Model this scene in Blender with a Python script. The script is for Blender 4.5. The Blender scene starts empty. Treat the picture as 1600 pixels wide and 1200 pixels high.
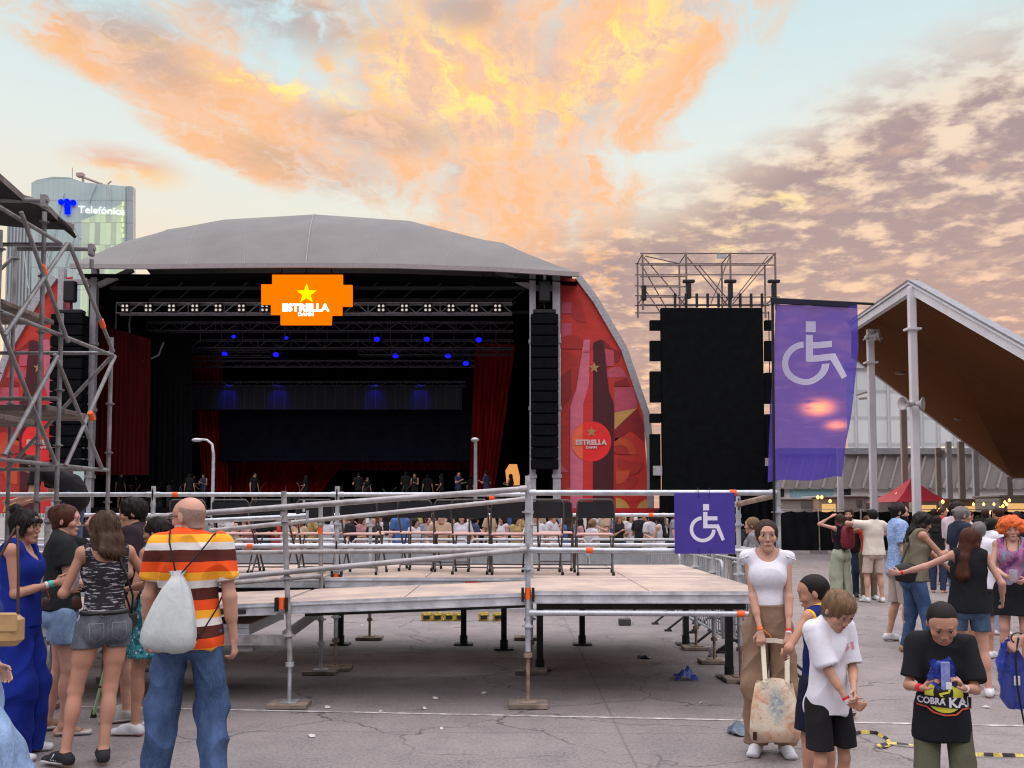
import bpy, math, random
import numpy as np
from mathutils import Vector, Matrix, noise as mnoise
random.seed(7)
SC = bpy.context.scene
COL = SC.collection
PI = math.pi
R = math.radians

# ------------------------------------------------------------------ camera
CAM_H = 1.7
FPX = 1400.0
TANP = 0.055
PITCH = math.atan(TANP)
SHIFT = 200 - FPX * TANP
cam = bpy.data.cameras.new('camera')
cam.sensor_width = 36.0
cam.lens = FPX / 1600 * 36.0
cam.shift_y = SHIFT / 1600
cam.clip_start = 0.05
cam.clip_end = 6000
camo = bpy.data.objects.new('camera', cam)
COL.objects.link(camo)
camo.location = (0, 0, CAM_H)
camo.rotation_euler = (PI / 2 + PITCH, 0, 0)
SC.camera = camo


def at(px, py, Y):
    """world point on the photo's sight line (px, py) at the distance Y"""
    x = (px - 800) / FPX
    yc = (600 - py + SHIFT) / FPX
    cp, sp = math.cos(PITCH), math.sin(PITCH)
    d = Vector((x, cp - yc * sp, sp + yc * cp))
    t = Y / d.y
    return Vector((d.x * t, Y, CAM_H + d.z * t))


def gnd(px, py):
    x = (px - 800) / FPX
    yc = (600 - py + SHIFT) / FPX
    cp, sp = math.cos(PITCH), math.sin(PITCH)
    d = Vector((x, cp - yc * sp, sp + yc * cp))
    t = -CAM_H / d.z
    return Vector((d.x * t, d.y * t, 0))


def depth_of(py):
    return gnd(800, py).y


# ------------------------------------------------------------------ materials
def srgb(r, g, b):
    def f(c):
        c /= 255.0
        return c / 12.92 if c <= .04045 else ((c + .055) / 1.055) ** 2.4
    return (f(r), f(g), f(b))


class NB:
    """small node-graph writer"""

    def __init__(self, nt):
        self.nt = nt
        nt.nodes.clear()

    def n(self, typ, **kw):
        o = self.nt.nodes.new(typ)
        for k, v in kw.items():
            setattr(o, k, v)
        return o

    def set(self, sock, v):
        if isinstance(v, bpy.types.NodeSocket):
            self.nt.links.new(v, sock)
        elif isinstance(v, (tuple, list)) and sock.type == 'RGBA' and len(v) == 3:
            sock.default_value = (*v, 1)
        else:
            sock.default_value = v

    def m(self, op, a, b=0.0, c=None, clamp=False):
        o = self.n('ShaderNodeMath', operation=op, use_clamp=clamp)
        self.set(o.inputs[0], a)
        self.set(o.inputs[1], b)
        if c is not None:
            self.set(o.inputs[2], c)
        return o.outputs[0]

    def add(self, a, b): return self.m('ADD', a, b)
    def sub(self, a, b): return self.m('SUBTRACT', a, b)
    def mul(self, a, b): return self.m('MULTIPLY', a, b)
    def mx(self, a, b): return self.m('MAXIMUM', a, b)
    def mn(self, a, b): return self.m('MINIMUM', a, b)

    def ss(self, v, lo, hi, a=0.0, b=1.0):
        o = self.n('ShaderNodeMapRange', interpolation_type='SMOOTHSTEP')
        self.set(o.inputs['Value'], v)
        for k, x in (('From Min', lo), ('From Max', hi), ('To Min', a), ('To Max', b)):
            self.set(o.inputs[k], x)
        return o.outputs[0]

    def lin(self, v, lo, hi, a=0.0, b=1.0):
        o = self.n('ShaderNodeMapRange')
        self.set(o.inputs['Value'], v)
        for k, x in (('From Min', lo), ('From Max', hi), ('To Min', a), ('To Max', b)):
            self.set(o.inputs[k], x)
        return o.outputs[0]

    def mix(self, f, a, b, blend='MIX'):
        o = self.n('ShaderNodeMix', data_type='RGBA', blend_type=blend)
        self.set(o.inputs[0], f)
        self.set(o.inputs[6], a)
        self.set(o.inputs[7], b)
        return o.outputs[2]

    def noise(self, vec, scale=5.0, detail=4.0, rough=.55, dist=0.0):
        o = self.n('ShaderNodeTexNoise')
        self.set(o.inputs['Vector'], vec)
        for k, x in (('Scale', scale), ('Detail', detail), ('Roughness', rough), ('Distortion', dist)):
            self.set(o.inputs[k], x)
        return o.outputs['Fac']

    def vor(self, vec, scale=5.0, feature='F1', out='Distance', rnd=1.0):
        o = self.n('ShaderNodeTexVoronoi', feature=feature)
        self.set(o.inputs['Vector'], vec)
        o.inputs['Scale'].default_value = scale
        o.inputs['Randomness'].default_value = rnd
        return o.outputs[out]

    def xyz(self, x=0.0, y=0.0, z=0.0):
        o = self.n('ShaderNodeCombineXYZ')
        for i, v in enumerate((x, y, z)):
            self.set(o.inputs[i], v)
        return o.outputs[0]

    def sep(self, v):
        o = self.n('ShaderNodeSeparateXYZ')
        self.set(o.inputs[0], v)
        return o.outputs

    def vscale(self, v, s):
        o = self.n('ShaderNodeMapping')
        self.set(o.inputs['Vector'], v)
        o.inputs['Scale'].default_value = s
        return o.outputs[0]

    def ramp(self, f, stops, interp='LINEAR'):
        o = self.n('ShaderNodeValToRGB')
        cr = o.color_ramp
        cr.interpolation = interp
        while len(cr.elements) < len(stops):
            cr.elements.new(.5)
        for e, (p, c) in zip(cr.elements, stops):
            e.position = p
            e.color = (*c, 1)
        self.set(o.inputs[0], f)
        return o.outputs[0]

    def bump(self, h, strength=.3, dist=.01):
        o = self.n('ShaderNodeBump')
        o.inputs['Strength'].default_value = strength
        o.inputs['Distance'].default_value = dist
        self.set(o.inputs['Height'], h)
        return o.outputs[0]

    def co(self, kind='Object'):
        return self.n('ShaderNodeTexCoord').outputs[kind]

    def principled(self, col, rough=.6, metal=0.0, spec=.5, normal=None, **kw):
        p = self.n('ShaderNodeBsdfPrincipled')
        self.set(p.inputs['Base Color'], col)
        self.set(p.inputs['Roughness'], rough)
        self.set(p.inputs['Metallic'], metal)
        self.set(p.inputs['Specular IOR Level'], spec)
        if normal is not None:
            self.set(p.inputs['Normal'], normal)
        for k, v in kw.items():
            self.set(p.inputs[k.replace('_', ' ')], v)
        return p.outputs[0]

    def out(self, sh):
        o = self.n('ShaderNodeOutputMaterial')
        self.nt.links.new(sh, o.inputs['Surface'])


def newmat(name):
    m = bpy.data.materials.new(name)
    m.use_nodes = True
    return m, NB(m.node_tree)


_mc = {}


def mat(name, col, rough=.65, metal=0.0, spec=.35, var=.18, scale=6.0, bump=0.0, bscale=60.0, stretch=(1, 1, 1), col2=None):
    """plain procedural material: a colour with cloudy variation and a fine bump"""
    if name in _mc:
        return _mc[name]
    m, b = newmat(name)
    v = b.vscale(b.co(), stretch)
    f = b.noise(v, scale, 5, .6)
    f = b.ss(f, .3, .7)
    c2 = col2 or tuple(c * (1 - var) for c in col)
    c1 = tuple(min(1, c * (1 + var * .5)) for c in col)
    c = b.mix(f, c2, c1)
    nrm = None
    if bump > 0:
        nrm = b.bump(b.noise(v, bscale, 3, .6), bump, .004)
    b.out(b.principled(c, rough, metal, spec, nrm))
    m.diffuse_color = (*col, 1)
    _mc[name] = m
    return m


def emat(name, col, strength):
    if name in _mc:
        return _mc[name]
    m, b = newmat(name)
    e = b.n('ShaderNodeEmission')
    e.inputs[0].default_value = (*col, 1)
    e.inputs[1].default_value = strength
    b.out(e.outputs[0])
    _mc[name] = m
    return m


def glass_mat(name, col, alpha=.45, rough=.1):
    if name in _mc:
        return _mc[name]
    m, b = newmat(name)
    p = b.principled(col, rough, 0, .5)
    t = b.n('ShaderNodeBsdfTransparent')
    t.inputs[0].default_value = (*[min(1, .6 + .4 * c) for c in col], 1)
    mx = b.n('ShaderNodeMixShader')
    mx.inputs[0].default_value = alpha
    b.nt.links.new(t.outputs[0], mx.inputs[1])
    b.nt.links.new(p, mx.inputs[2])
    b.out(mx.outputs[0])
    _mc[name] = m
    return m


# ------------------------------------------------------------------ objects
def empty(name, loc=(0, 0, 0), rz=0.0, parent=None):
    o = bpy.data.objects.new(name, None)
    o.empty_display_size = .2
    COL.objects.link(o)
    o.location = loc
    o.rotation_euler = (0, 0, rz)
    if parent:
        o.parent = parent
    return o


def tag(o, label=None, cat=None, group=None, kind=None):
    if label:
        o['label'] = label
    if cat:
        o['category'] = cat
    if group:
        o['group'] = group
    if kind:
        o['kind'] = kind
    return o


def thing(name, label, cat, loc=(0, 0, 0), rz=0.0, group=None):
    return tag(empty(name, loc, rz), label, cat, group)


_kids = {}


def link_obj(name, me, parent=None, loc=None):
    o = bpy.data.objects.new(name, me)
    COL.objects.link(o)
    if parent is not None:
        o.parent = parent
        _kids.setdefault(parent.name, []).append(o)
    if loc is not None:
        o.location = loc
    return o


def copy_tree(o, parent=None):
    c = o.copy()
    COL.objects.link(c)
    if parent is not None:
        c.parent = parent
        _kids.setdefault(parent.name, []).append(c)
    for ch in list(_kids.get(o.name, [])):
        copy_tree(ch, c)
    return c


def perp(d):
    d = d.normalized()
    a = Vector((0, 0, 1)) if abs(d.z) < .9 else Vector((1, 0, 0))
    u = d.cross(a).normalized()
    return u, d.cross(u).normalized()


# parts written several at a time: every loose piece becomes an object of its own
SPLIT = {'scaffold_post', 'scaffold_ledger', 'scaffold_brace', 'cross_beam', 'deck_clamp', 'roof_beam', 'drop_rod', 'cable', 'mullion', 'cladding_rib', 'dark_opening',
         'facade_brace', 'lit_window', 'screen_hanger', 'edge_tile', 'tent_pole', 'hanger', 'bulb', 'corner_brace', 'bracket', 'stretcher', 'side_wall', 'ceiling_lamp', 'cable_tie',
         'strap', 'black_ring', 'film_part', 'rear_edge', 'shoulder_strap', 'stripe_mark', 'roof_capping', 'ramp_bearer'}


class MB:
    """collects simple shaped pieces into ONE mesh"""

    def __init__(self):
        self.v, self.f, self.mi, self.cur = [], [], [], 0
        self.sm = []

    def _add(self, vs, fs, smooth=False):
        o = len(self.v)
        self.v += [tuple(x) for x in vs]
        self.f += [tuple(i + o for i in q) for q in fs]
        self.mi += [self.cur] * len(fs)
        self.sm += [smooth] * len(fs)
        return self

    def slot(self, i):
        self.cur = i
        return self

    def box(self, x0, y0, z0, x1, y1, z1, M=None):
        vs = [Vector((x, y, z)) for z in (z0, z1) for y in (y0, y1) for x in (x0, x1)]
        if M is not None:
            vs = [M @ p for p in vs]
        return self._add(vs, [(0, 2, 3, 1), (4, 5, 7, 6), (0, 1, 5, 4), (2, 6, 7, 3), (0, 4, 6, 2), (1, 3, 7, 5)])

    def rbox(self, x0, y0, z0, x1, y1, z1, r, M=None):
        """box with chamfered vertical and horizontal edges"""
        sec = [(x0 + r, y0), (x1 - r, y0), (x1, y0 + r), (x1, y1 - r), (x1 - r, y1), (x0 + r, y1), (x0, y1 - r), (x0, y0 + r)]
        cx, cy = (x0 + x1) / 2, (y0 + y1) / 2
        def sh(k):
            return [(cx + (x - cx) * (1 - k / max(.001, (x1 - x0) / 2)), cy + (y - cy) * (1 - k / max(.001, (y1 - y0) / 2))) for x, y in sec]
        rings = [[(*p, z0) for p in sh(r)], [(*p, z0 + r) for p in sec], [(*p, z1 - r) for p in sec], [(*p, z1) for p in sh(r)]]
        if M is not None:
            rings = [[M @ Vector(p) for p in rg] for rg in rings]
        return self.loft(rings, True, False)

    def tube(self, a, b, r, r2=None, n=8, caps=True):
        a, b = Vector(a), Vector(b)
        r2 = r if r2 is None else r2
        u, w = perp(b - a)
        vs = []
        for p, rr in ((a, r), (b, r2)):
            for i in range(n):
                t = 2 * PI * i / n
                vs.append(p + u * (rr * math.cos(t)) + w * (rr * math.sin(t)))
        self._add(vs, [(i, i + n, (i + 1) % n + n, (i + 1) % n) for i in range(n)], n > 5)
        if caps:
            self._add(vs, [tuple(range(n)), tuple(reversed(range(n, 2 * n)))])
        return self

    def bar(self, a, b, w, h, up=(0, 0, 1)):
        a, b = Vector(a), Vector(b)
        d = (b - a).normalized()
        s = d.cross(Vector(up))
        if s.length < 1e-4:
            s = d.cross(Vector((1, 0, 0)))
        s.normalize()
        t = s.cross(d)
        vs = []
        for p in (a, b):
            for i, j in ((-1, -1), (1, -1), (1, 1), (-1, 1)):
                vs.append(p + s * (i * w / 2) + t * (j * h / 2))
        return self._add(vs, [(0, 1, 2, 3), (7, 6, 5, 4), (0, 4, 5, 1), (1, 5, 6, 2), (2, 6, 7, 3), (3, 7, 4, 0)])

    def path(self, pts, r, n=8, closed=False):
        pts = [Vector(p) for p in pts]
        m = len(pts)
        rings = []
        pu = None
        for i, p in enumerate(pts):
            if closed:
                d = pts[(i + 1) % m] - pts[i - 1]
            else:
                d = pts[min(i + 1, m - 1)] - pts[max(i - 1, 0)]
            d.normalize()
            if pu is None:
                u, w = perp(d)
            else:
                u = (pu - d * pu.dot(d)).normalized()
                w = d.cross(u)
            pu = u
            rr = r[i] if isinstance(r, (list, tuple)) else r
            rings.append([p + u * (rr * math.cos(2 * PI * k / n)) + w * (rr * math.sin(2 * PI * k / n)) for k in range(n)])
        return self.loft(rings, not closed, True, closed)

    def loft(self, rings, caps=True, smooth=True, closed=False):
        n = len(rings[0])
        vs = [p for r in rings for p in r]
        fs = []
        m = len(rings)
        for j in range(m if closed else m - 1):
            for i in range(n):
                k = (j + 1) % m
                fs.append((j * n + i, j * n + (i + 1) % n, k * n + (i + 1) % n, k * n + i))
        self._add(vs, fs, smooth)
        if caps:
            self._add([*rings[0], *rings[-1]], [tuple(reversed(range(n))), tuple(range(n, 2 * n))])
        return self

    def lathe(self, c, prof, n=16, M=None):
        rings = []
        for r, z in prof:
            rg = [Vector((r * math.cos(2 * PI * i / n), r * math.sin(2 * PI * i / n), z)) for i in range(n)]
            if M is not None:
                rg = [M @ p for p in rg]
            rings.append([Vector(c) + p for p in rg])
        return self.loft(rings, True, True)

    def ell(self, c, r, n=12, m=8, M=None):
        rings = []
        for j in range(m + 1):
            t = -PI / 2 + PI * j / m
            cr = max(.02, math.cos(t))
            rg = [Vector((r[0] * cr * math.cos(2 * PI * i / n), r[1] * cr * math.sin(2 * PI * i / n), r[2] * math.sin(t))) for i in range(n)]
            if M is not None:
                rg = [M @ p for p in rg]
            rings.append([Vector(c) + p for p in rg])
        return self.loft(rings, True, True)

    def prism(self, poly, o, ux, uy, th):
        """2-D polygon (list of (u,v)) standing in the frame o,ux,uy, th thick along ux x uy, both ways"""
        o, ux, uy = Vector(o), Vector(ux), Vector(uy)
        n = ux.cross(uy).normalized()
        a = [o + ux * p[0] + uy * p[1] + n * (th / 2) for p in poly]
        c = [p - n * th for p in a]
        k = len(poly)
        area = sum(poly[i][0] * poly[(i + 1) % k][1] - poly[(i + 1) % k][0] * poly[i][1] for i in range(k))
        f = [tuple(range(k)), tuple(reversed(range(k, 2 * k)))] + [(i, i + k, (i + 1) % k + k, (i + 1) % k) for i in range(k)]
        if area < 0:
            f = [tuple(reversed(q)) for q in f]
        return self._add(a + c, f)

    def quad(self, *p):
        return self._add(p, [tuple(range(len(p)))])

    def grid(self, P, smooth=True):
        m, n = len(P), len(P[0])
        vs = [p for r in P for p in r]
        return self._add(vs, [(j * n + i, j * n + i + 1, (j + 1) * n + i + 1, (j + 1) * n + i) for j in range(m - 1) for i in range(n - 1)], smooth)

    def islands(self):
        par = list(range(len(self.v)))
        def find(i):
            while par[i] != i:
                par[i] = par[par[i]]
                i = par[i]
            return i
        key = {}
        for i, p in enumerate(self.v):          # weld by position
            k = (round(p[0], 5), round(p[1], 5), round(p[2], 5))
            if k in key:
                par[find(i)] = find(key[k])
            else:
                key[k] = i
        for f in self.f:
            for i in f[1:]:
                par[find(i)] = find(f[0])
        out = {}
        for fi, f in enumerate(self.f):
            out.setdefault(find(f[0]), []).append(fi)
        res = []
        for fl in out.values():
            m = MB()
            mp = {}
            for fi in fl:
                q = []
                for i in self.f[fi]:
                    if i not in mp:
                        mp[i] = len(m.v)
                        m.v.append(self.v[i])
                    q.append(mp[i])
                m.f.append(tuple(q))
                m.mi.append(self.mi[fi])
                m.sm.append(self.sm[fi])
            res.append(m)
        return res

    def build(self, name, mats, parent=None, loc=None, off=None):
        if name in SPLIT:
            o = None
            for m in self.islands():
                o = m._build(name, mats, parent, loc, off)
            return o
        return self._build(name, mats, parent, loc, off)

    def _build(self, name, mats, parent=None, loc=None, off=None):
        me = bpy.data.meshes.new(name)
        v = self.v
        if off is not None:
            v = [(x - off[0], y - off[1], z - off[2]) for x, y, z in v]
        me.from_pydata(v, [], self.f)
        if not isinstance(mats, (list, tuple)):
            mats = [mats]
        for m_ in mats:
            me.materials.append(m_)
        me.polygons.foreach_set('material_index', self.mi)
        me.polygons.foreach_set('use_smooth', self.sm)
        me.update()
        return link_obj(name, me, parent, loc)


class Root:
    """a thing whose parts are written in world coordinates"""

    def __init__(self, name, label, cat, loc, group=None):
        self.loc = Vector(loc)
        self.o = thing(name, label, cat, loc, 0, group)

    def part(self, name, mb, mats, parent=None):
        return mb.build(name, mats, parent or self.o, None, self.loc)


def solo(name, mb, mats, label, cat, loc, group=None, kind=None):
    """a thing that is one mesh, written in world coordinates"""
    o = mb.build(name, mats, None, loc, loc)
    return tag(o, label, cat, group, kind)


_font = None


def text_geo(s, height, bold=0.0, spacing=1.0):
    """outline letters as flat polygons: returns verts (u,v), faces, width; cap height = height, baseline 0, centred on u"""
    cu = bpy.data.curves.new('lettering', 'FONT')
    cu.body = s
    cu.size = 1.0
    cu.offset = bold
    cu.space_character = spacing
    cu.resolution_u = 3
    o = bpy.data.objects.new('lettering', cu)
    COL.objects.link(o)
    dg = bpy.context.evaluated_depsgraph_get()
    dg.update()
    ev = o.evaluated_get(dg)
    me = ev.to_mesh()
    vs = [(p.co.x, p.co.y) for p in me.vertices]
    fs = [tuple(q.vertices) for q in me.polygons]
    ev.to_mesh_clear()
    bpy.data.objects.remove(o)
    bpy.data.curves.remove(cu)
    return vs, fs


def text_mb(mb, s, o, ux, uy, width, height, bold=0.0, spacing=1.0, lift=.0, capfrac=.73):
    """lettering placed in a frame: o = centre, scaled to width x height (height = cap height)"""
    vs, fs = text_geo(s, height, bold, spacing)
    xs = [v[0] for v in vs]
    ys = [v[1] for v in vs]
    caps = text_geo('E', height, bold)[0]
    h0 = max(p[1] for p in caps) - min(p[1] for p in caps)
    b0 = min(p[1] for p in caps)
    sx = width / (max(xs) - min(xs))
    sy = height / h0
    cx = (max(xs) + min(xs)) / 2
    o, ux, uy = Vector(o), Vector(ux), Vector(uy)
    n = ux.cross(uy).normalized()
    pts = [o + ux * ((x - cx) * sx) + uy * ((y - b0) * sy - height / 2) + n * lift for x, y in vs]
    mb._add(pts, fs)
    return mb


def star(R1, R2=None, n=5):
    R2 = R2 or R1 * .4
    return [((R1 if i % 2 == 0 else R2) * math.sin(PI * i / n), (R1 if i % 2 == 0 else R2) * math.cos(PI * i / n)) for i in range(2 * n)]


def arc_poly(cx, cy, r0, r1, a0, a1, n=24):
    A = [a0 + (a1 - a0) * i / n for i in range(n + 1)]
    return [(cx + r1 * math.cos(a), cy + r1 * math.sin(a)) for a in A], [(cx + r0 * math.cos(a), cy + r0 * math.sin(a)) for a in A]


def wheelchair(mb, o, ux, uy, s, lift):
    """the accessible-place symbol; s = metres for 300 units of its drawing"""
    k = s / 300.0
    o, ux, uy = Vector(o), Vector(ux).normalized(), Vector(uy).normalized()
    n = ux.cross(uy)
    def P(x, y):
        return o + ux * ((x - 265) * k) + uy * ((390 - y) * k) + n * lift
    def poly(pts):
        vs = [P(*p) for p in pts]
        mb._add(vs, [tuple(range(len(vs)))])
    poly([(243, 288), (290, 288), (290, 238), (243, 238)])
    poly([(243, 428), (277, 428), (277, 300), (243, 300)])
    poly([(277, 366), (355, 366), (355, 334), (277, 334)])
    poly([(277, 428), (345, 428), (366, 398), (277, 398)])
    poly([(345, 428), (388, 527), (411, 515), (366, 398)])
    a, b = arc_poly(238, 436, 74, 102, R(-2), R(266), 30)
    # drawing y runs down: angles measured from +x downwards, gap at the upper right
    a, b = arc_poly(238, 436, 74, 102, R(2), R(265), 30)
    vs = [P(*p) for p in a] + [P(*p) for p in b]
    m = len(a)
    mb._add(vs, [(i, i + m, i + 1 + m, i + 1) for i in range(m - 1)])
# ------------------------------------------------------------------ sky and light
_p = at(1279, 637, 100) - Vector((0, 0, CAM_H))
SUN_AZ, SUN_EL = math.atan2(_p.x, _p.y), math.asin(_p.normalized().z)
w = bpy.data.worlds.new('World')
SC.world = w
w.use_nodes = True
b = NB(w.node_tree)
d = b.n('ShaderNodeTexCoord').outputs['Generated']
X, Y_, Z = b.sep(d)
az = b.m('ARCTAN2', X, Y_)
el = b.m('ARCSINE', b.m('MINIMUM', b.m('MAXIMUM', Z, -1.0), 1.0))


def blob(a0, e0, ra, re, rot=0.0, lo=1.0, hi=.25):
    """soft elliptical patch of sky round azimuth a0, elevation e0"""
    c, s = math.cos(rot), math.sin(rot)
    da, de = b.sub(az, a0), b.sub(el, e0)
    u = b.m('DIVIDE', b.add(b.mul(da, c), b.mul(de, s)), ra)
    v = b.m('DIVIDE', b.sub(b.mul(de, c), b.mul(da, s)), re)
    q = b.m('SQRT', b.add(b.mul(u, u), b.mul(v, v)))
    return b.ss(q, lo, hi)


def sk(px, py):
    p = at(px, py, 100) - Vector((0, 0, CAM_H))
    return math.atan2(p.x, p.y), math.asin(p.normalized().z)


# clear sky
clear = b.ramp(b.lin(el, 0, .8), [(0, (.95, .60, .36)), (.14, (.98, .74, .48)), (.30, (.93, .83, .64)), (.47, (.80, .86, .82)), (.68, (.58, .78, .84)), (1, (.56, .70, .82))])
nish = b.n('ShaderNodeTexSky', sky_type='NISHITA')
nish.sun_disc = False
nish.sun_elevation = SUN_EL
nish.sun_rotation = SUN_AZ
# cloud plane coordinates (flattened towards the horizon)
zz = b.mx(b.add(Z, .12), .06)
pu, pv = b.m('DIVIDE', X, zz), b.m('DIVIDE', Y_, zz)
plane = b.xyz(pu, pv, 0.0)
wide = b.noise(plane, 1.1, 3, .5)
fine = b.noise(plane, 5.2, 7, .62, .25)
cells = b.noise(plane, 9.5, 5, .58, .1)
# --- orange fan of high cloud: streaks that run towards one point low over the stage
ca, ce = sk(960, 640)
da, de = b.sub(az, ca), b.sub(el, ce)
wob1 = b.sub(b.noise(plane, 1.6, 4, .6), .5)
wob2 = b.sub(b.noise(plane, 5.0, 4, .6), .5)
th = b.add(b.add(b.m('ARCTAN2', da, de), b.mul(wob1, .55)), b.mul(wob2, .16))
lr = b.add(b.m('LOGARITHM', b.add(b.m('SQRT', b.add(b.mul(da, da), b.mul(de, de))), .05), 2.718), b.mul(wob2, .5))
fan = b.noise(b.xyz(b.mul(th, 3.4), b.mul(lr, 2.6), 3.0), 1.5, 9, .60, .35)
streak = b.noise(b.xyz(b.mul(th, 9.0), b.mul(lr, 5.0), 7.0), 1.6, 9, .66, .5)
flake = b.noise(plane, 11.0, 6, .66, .5)
reg = b.mx(blob(*sk(740, 120), .34, .24, R(-7), 1.0, .1), blob(*sk(950, 85), .34, .17, R(28), 1.0, .1))
reg = b.mx(reg, b.mx(blob(*sk(330, 128), .34, .055, R(-9), 1.0, .1), b.mx(b.mul(blob(*sk(250, 152), .22, .030, R(-17), 1.0, .1), .9), b.mul(blob(*sk(370, 60), .22, .05, R(-12), 1.0, .1), .55))))
reg = b.mx(reg, b.mul(blob(*sk(800, 300), .30, .17, R(-25), 1.0, .15), .95))
reg = b.mx(reg, b.mx(b.mul(blob(*sk(560, 225), .28, .10, R(-10), 1.0, .1), .9), b.mul(blob(*sk(370, 240), .16, .032, R(-15), 1.0, .1), .85)))
m_fan = b.ss(b.add(reg, b.mul(b.sub(b.add(b.mul(fan, .7), b.mul(streak, .3)), .5), 2.3)), .25, .92)
m_fan = b.mul(m_fan, b.ss(reg, .02, .3))
tone = b.add(b.add(b.mul(fan, .45), b.mul(streak, .35)), b.mul(flake, .20))
fancol = b.ramp(tone, [(.34, (.56, .41, .37)), (.42, (.82, .53, .39)), (.49, (.97, .61, .41)), (.56, (1.0, .55, .29)), (.63, (1.0, .57, .25)), (.71, (1.0, .70, .32))])
hot = b.mx(blob(*sk(700, 125), .19, .085, R(-12), 1.0, .05), b.mx(blob(*sk(950, 85), .17, .045, R(40), 1.0, .05), blob(*sk(405, 124), .24, .020, R(-8), 1.0, .1)))
hot = b.mx(hot, b.mul(blob(*sk(1010, 75), .10, .05, R(35), 1.0, .05), .9))
hot = b.mul(hot, b.ss(b.add(b.mul(streak, .6), b.mul(flake, .4)), .44, .60))
fancol = b.mix(hot, fancol, (1.20, .90, .28))
grey = b.mx(blob(*sk(590, 205), .13, .030, R(-4), 1.0, .1), b.mx(blob(*sk(470, 22), .17, .05, 0, 1, .1), blob(*sk(210, 62), .13, .05, R(-20), 1, .1)))
grey = b.mx(grey, blob(*sk(730, 15), .08, .03, 0, 1, .1))
grey = b.mx(grey, b.mul(blob(*sk(470, 262), .16, .03, R(-10), 1, .1), .7))
grey = b.mul(grey, b.ss(b.add(b.mul(fine, .5), b.mul(streak, .5)), .38, .56))
# --- field of small grey clouds on the right and low down
bx = b.add(b.mul(b.ss(az, -.10, .56), .20), .275)
fld = b.ss(b.sub(b.add(bx, b.mul(b.sub(wide, .5), .16)), el), -.03, .07)
fld = b.mul(fld, b.ss(az, -.26, -.06))
m_fld = b.mul(fld, b.ss(b.add(b.add(cells, b.mul(b.sub(fine, .5), .5)), b.mul(b.sub(.3, el), .35)), .33, .55))
low = b.ss(el, .34, .12)
fldcol = b.mix(low, (.43, .315, .315), (.52, .33, .295))
fldcol = b.mix(b.ss(fine, .52, .72), fldcol, (.74, .49, .38))
gap = b.mix(b.ss(el, .42, .17), (.93, .72, .55), (.90, .53, .38))
sunside = b.m('EXPONENT', b.mul(b.add(b.m('POWER', b.sub(az, SUN_AZ - .1), 2.0), b.mul(b.m('POWER', b.sub(el, .2), 2.0), 1.4)), -16.0))
gap = b.mix(b.mul(sunside, .45), gap, (1.02, .68, .36))
gold = b.mx(b.mx(blob(*sk(960, 350), .16, .05, R(-20), 1, .05), blob(*sk(1130, 372), .06, .03, 0, 1, .05)), b.mx(blob(*sk(1215, 312), .15, .035, R(20), 1, .05), blob(*sk(960, 455), .13, .05, R(25), 1, .05)))
gap = b.mix(b.mul(gold, b.ss(fine, .42, .6)), gap, (1.12, .84, .34))
# --- left: pale veil and one lit puff
puff = b.mul(blob(*sk(195, 260), .08, .026, R(-3), 1, .1), b.ss(fine, .30, .5))
veil = b.mul(b.ss(wide, .4, .75), b.ss(el, .6, .1))
c = b.mix(b.mul(veil, .45), clear, (.97, .70, .52))
c = b.mix(b.mul(fld, .85), c, gap)
c = b.mix(m_fan, c, fancol)
c = b.mix(b.mul(grey, .75), c, (.50, .40, .39))
c = b.mix(puff, c, b.mix(b.ss(el, sk(195, 245)[1], sk(195, 275)[1]), (.84, .50, .38), (1.05, .64, .26)))
c = b.mix(m_fld, c, fldcol)
pk = b.mul(b.mul(b.ss(b.noise(b.vscale(plane, (1, 2.2, 1)), 3.2, 6, .65, .4), .55, .66), b.ss(el, .26, .16)), b.ss(az, .02, .2))
c = b.mix(b.mul(pk, .75), c, (1.0, .48, .30))
# --- the sun breaking through low cloud
g1 = b.m('EXPONENT', b.mul(b.add(b.m('POWER', b.m('DIVIDE', b.sub(az, SUN_AZ), .013), 2.0), b.m('POWER', b.m('DIVIDE', b.sub(el, SUN_EL), .0070), 2.0)), -1.0))
g2 = b.m('EXPONENT', b.mul(b.add(b.m('POWER', b.m('DIVIDE', b.sub(az, SUN_AZ + .018), .010), 2.0), b.m('POWER', b.m('DIVIDE', b.sub(el, SUN_EL - .019), .0045), 2.0)), -1.0))
gl = b.mul(b.add(g1, b.mul(g2, .6)), b.ss(fine, .3, .55))
c = b.mix(1.0, c, b.mix(1.0, b.xyz(gl, gl, gl), (16.0, 4.8, .02), 'MULTIPLY'), 'ADD')
# --- unseen sky overhead and behind: brightened as fill, darkened low for deeper shade
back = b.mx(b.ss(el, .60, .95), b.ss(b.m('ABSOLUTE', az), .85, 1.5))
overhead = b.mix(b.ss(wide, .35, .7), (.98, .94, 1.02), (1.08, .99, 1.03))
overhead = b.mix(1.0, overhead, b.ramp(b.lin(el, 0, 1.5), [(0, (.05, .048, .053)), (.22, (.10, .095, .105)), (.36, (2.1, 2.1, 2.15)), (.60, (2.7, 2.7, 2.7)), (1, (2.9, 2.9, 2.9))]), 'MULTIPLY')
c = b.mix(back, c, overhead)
c = b.mix(b.ss(el, -.02, .0), (.20, .17, .16), c)
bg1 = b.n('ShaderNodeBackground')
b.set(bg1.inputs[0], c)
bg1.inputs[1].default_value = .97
bg2 = b.n('ShaderNodeBackground')
b.set(bg2.inputs[0], nish.outputs[0])
bg2.inputs[1].default_value = .05
ad = b.n('ShaderNodeMixShader')
ad.inputs[0].default_value = .06
b.nt.links.new(bg1.outputs[0], ad.inputs[1])
b.nt.links.new(bg2.outputs[0], ad.inputs[2])
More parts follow.
